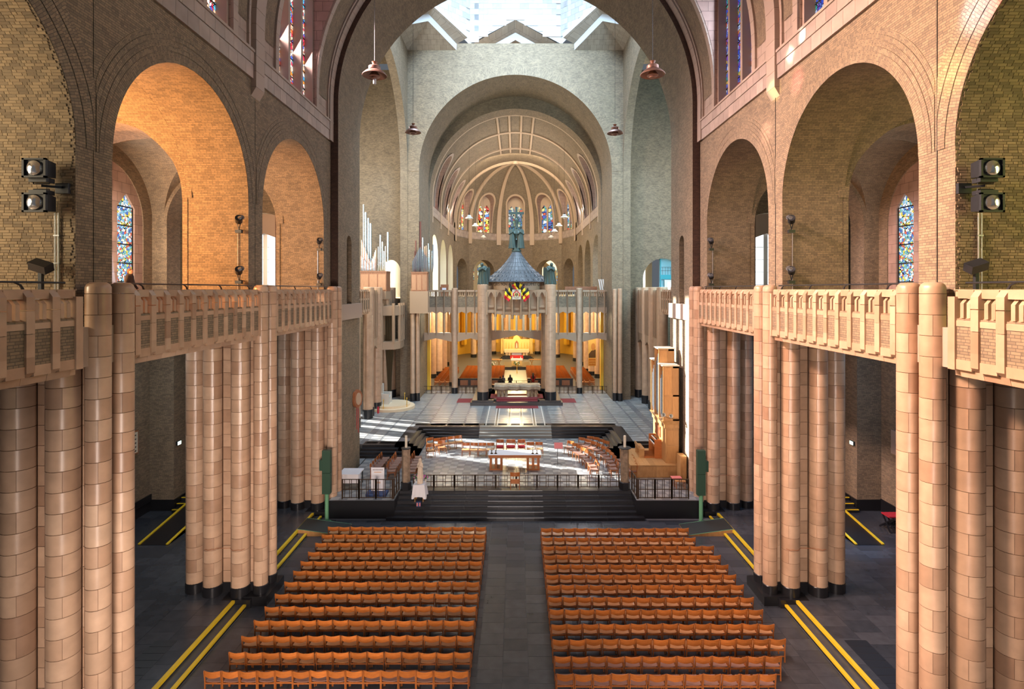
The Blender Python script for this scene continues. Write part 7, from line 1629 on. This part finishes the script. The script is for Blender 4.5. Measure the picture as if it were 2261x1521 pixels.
for k in range(46):
    a, z = rr.uniform(0, 2*pi), rr.uniform(.9, 2.2); r = rr.uniform(.1, .5); t = (r*cos(a), r*sin(a), z); m.tube([(0, 0, max(.4, z-.5)), t], .008, 4); u = (t[0]+.16*cos(a), t[1]+.16*sin(a), t[2]+.08); w_ = (.05*sin(a), -.05*cos(a), .0)
    m.face([t, ((t[0]+u[0])/2+w_[0], (t[1]+u[1])/2+w_[1], (t[2]+u[2])/2+.02), u, ((t[0]+u[0])/2-w_[0], (t[1]+u[1])/2-w_[1], (t[2]+u[2])/2+.02)])
m.build('leaves', M['leaf'], pl)
# small things on the galleries of the choir, seen over the far parapet
sd = thing('gallery_desk', 'small brown desk with a paper on the far left gallery', 'desk', (ux(981, 57.6), 57.7, ZG)); m = MB(); m.box(-.4, .4, -.3, .3, 0, 1.15); m.box(-.4, .4, .1, .3, 1.15, 1.4); m.build('body', M['oakred'], sd); m = MB(); m.box(-.2, .22, -.32, -.30, .75, 1.05); m.build('paper', M['cloth'], sd)
lb = thing('gallery_bench', 'long red brown wooden bench on the far right gallery', 'bench', (ux(1283, 57.6), 57.7, ZG)); m = MB(); m.box(-1.65, 1.65, -.25, .25, .72, 1.18); m.build('front_board', M['oakred'], lb)
for x in (-1.5, 0, 1.5): m = MB(); m.box(x-.06, x+.06, -.2, .2, 0, .72); m.build('leg', M['oakred'], lb)
tp = thing('tilted_tubes', 'three tilted white tubes standing on the far right gallery', 'pipes', (ux(1334, 57.8), 57.8, ZG))
for k in range(3): m = MB(); m.tube([(-.25+.22*k, 0, .2), (-.55+.22*k, .1, 1.95)], .075, 10); m.build('tube', M['lampwhite'], tp); m = MB(); m.lathe([(.1, 0), (.1, .25), (.02, .5)], 8, -.23+.22*k, 0); m.build('dark_foot', M['black'], tp)
# notices and lights in the aisles
nf = thing('framed_notice', 'framed white notice on the dark left aisle wall', 'notice', (-19.52, 27.8, 4.25), pi/2); m = MB(); m.box(-.75, .75, -.05, 0, -.55, .65); m.build('frame', M['oakred'], nf); m = MB(); m.box(-.68, .68, -.06, -.05, -.48, .58); m.build('paper', M['ivory'], nf); m = MB()
for k in range(5): m.box(-.55, .55, -.066, -.06, .4-.2*k, .46-.2*k)
m.build('printed_lines', M['darkmetal'], nf)
rf = thing('relief_plaque', 'square pale stone relief on the dark right aisle wall', 'plaque', (19.5, 28.0, 4.3), -pi/2); m = MB(); m.box(-.55, .55, -.1, 0, -.6, .6); m.build('plaque', M['stoneplain'], rf); m = MB(); m.ball((0, -.1, .1), (.2, .08, .28), 10); m.build('relief', M['stoneplain'], rf)
vb = thing('vent_grille', 'long black vent low on the left aisle wall', 'vent', (-19.53, 28.9, 1.0), pi/2); m = MB(); m.box(-.8, .8, -.04, 0, -.2, .2); m.build('frame', M['black'], vb); m = MB()
for k in range(5): m.box(-.75, .75, -.055, -.04, -.16+.08*k, -.13+.08*k)
m.build('slats', M['darkmetal'], vb)
fb = thing('folded_strollers', 'dark folded chairs with a red cloth by the right aisle wall', 'chairs', (18.6, 27.2, .3)); m = MB()
for k in range(4): m.bar((-.4+.2*k, -.4, .05), (-.3+.2*k, .4, .75), .06); m.bar((-.3+.2*k, -.4, .7), (-.4+.2*k, .4, .05), .06)
m.build('frames', M['black'], fb); m = MB(); m.box(-.4, .4, -.3, .3, .72, .78); m.build('red_cloth', M['pad'], fb)
for sx in (-1, 1):
    for i in range(13):
        for k in range(9): rest_spots.append((sx*(1.62+.545*k), 60.9+.86*i, Z2, 0))
    for i in range(12):
        for k in range(3): rest_spots.append((sx*(7.5+.6*k-(.3 if sx > 0 else .1)), 60.5+.85*i, Z2, 0))
merge_chairs(rest_spots, 'distant_chairs', 'far rows of orange beech chairs before the choir steps and in the chapel')
for sx in (-1, 1):
    b = thing('pew_front', 'dark panelled pew front before the %s block of chapel chairs' % SIDE[sx], 'pew front', (sx*3.8, 60.0, Z2)); m = MB(); m.box(-2.45, 2.45, 0, .05, 0, .85); m.box(-2.5, 2.5, -.1, .2, .85, .9); m.build('panel', M['black'], b)
    for k in range(4): m = MB(); m.box(-2.2+1.15*k, -1.35+1.15*k, -.02, 0, .15, .7); m.build('inset', M['oakred'], b)
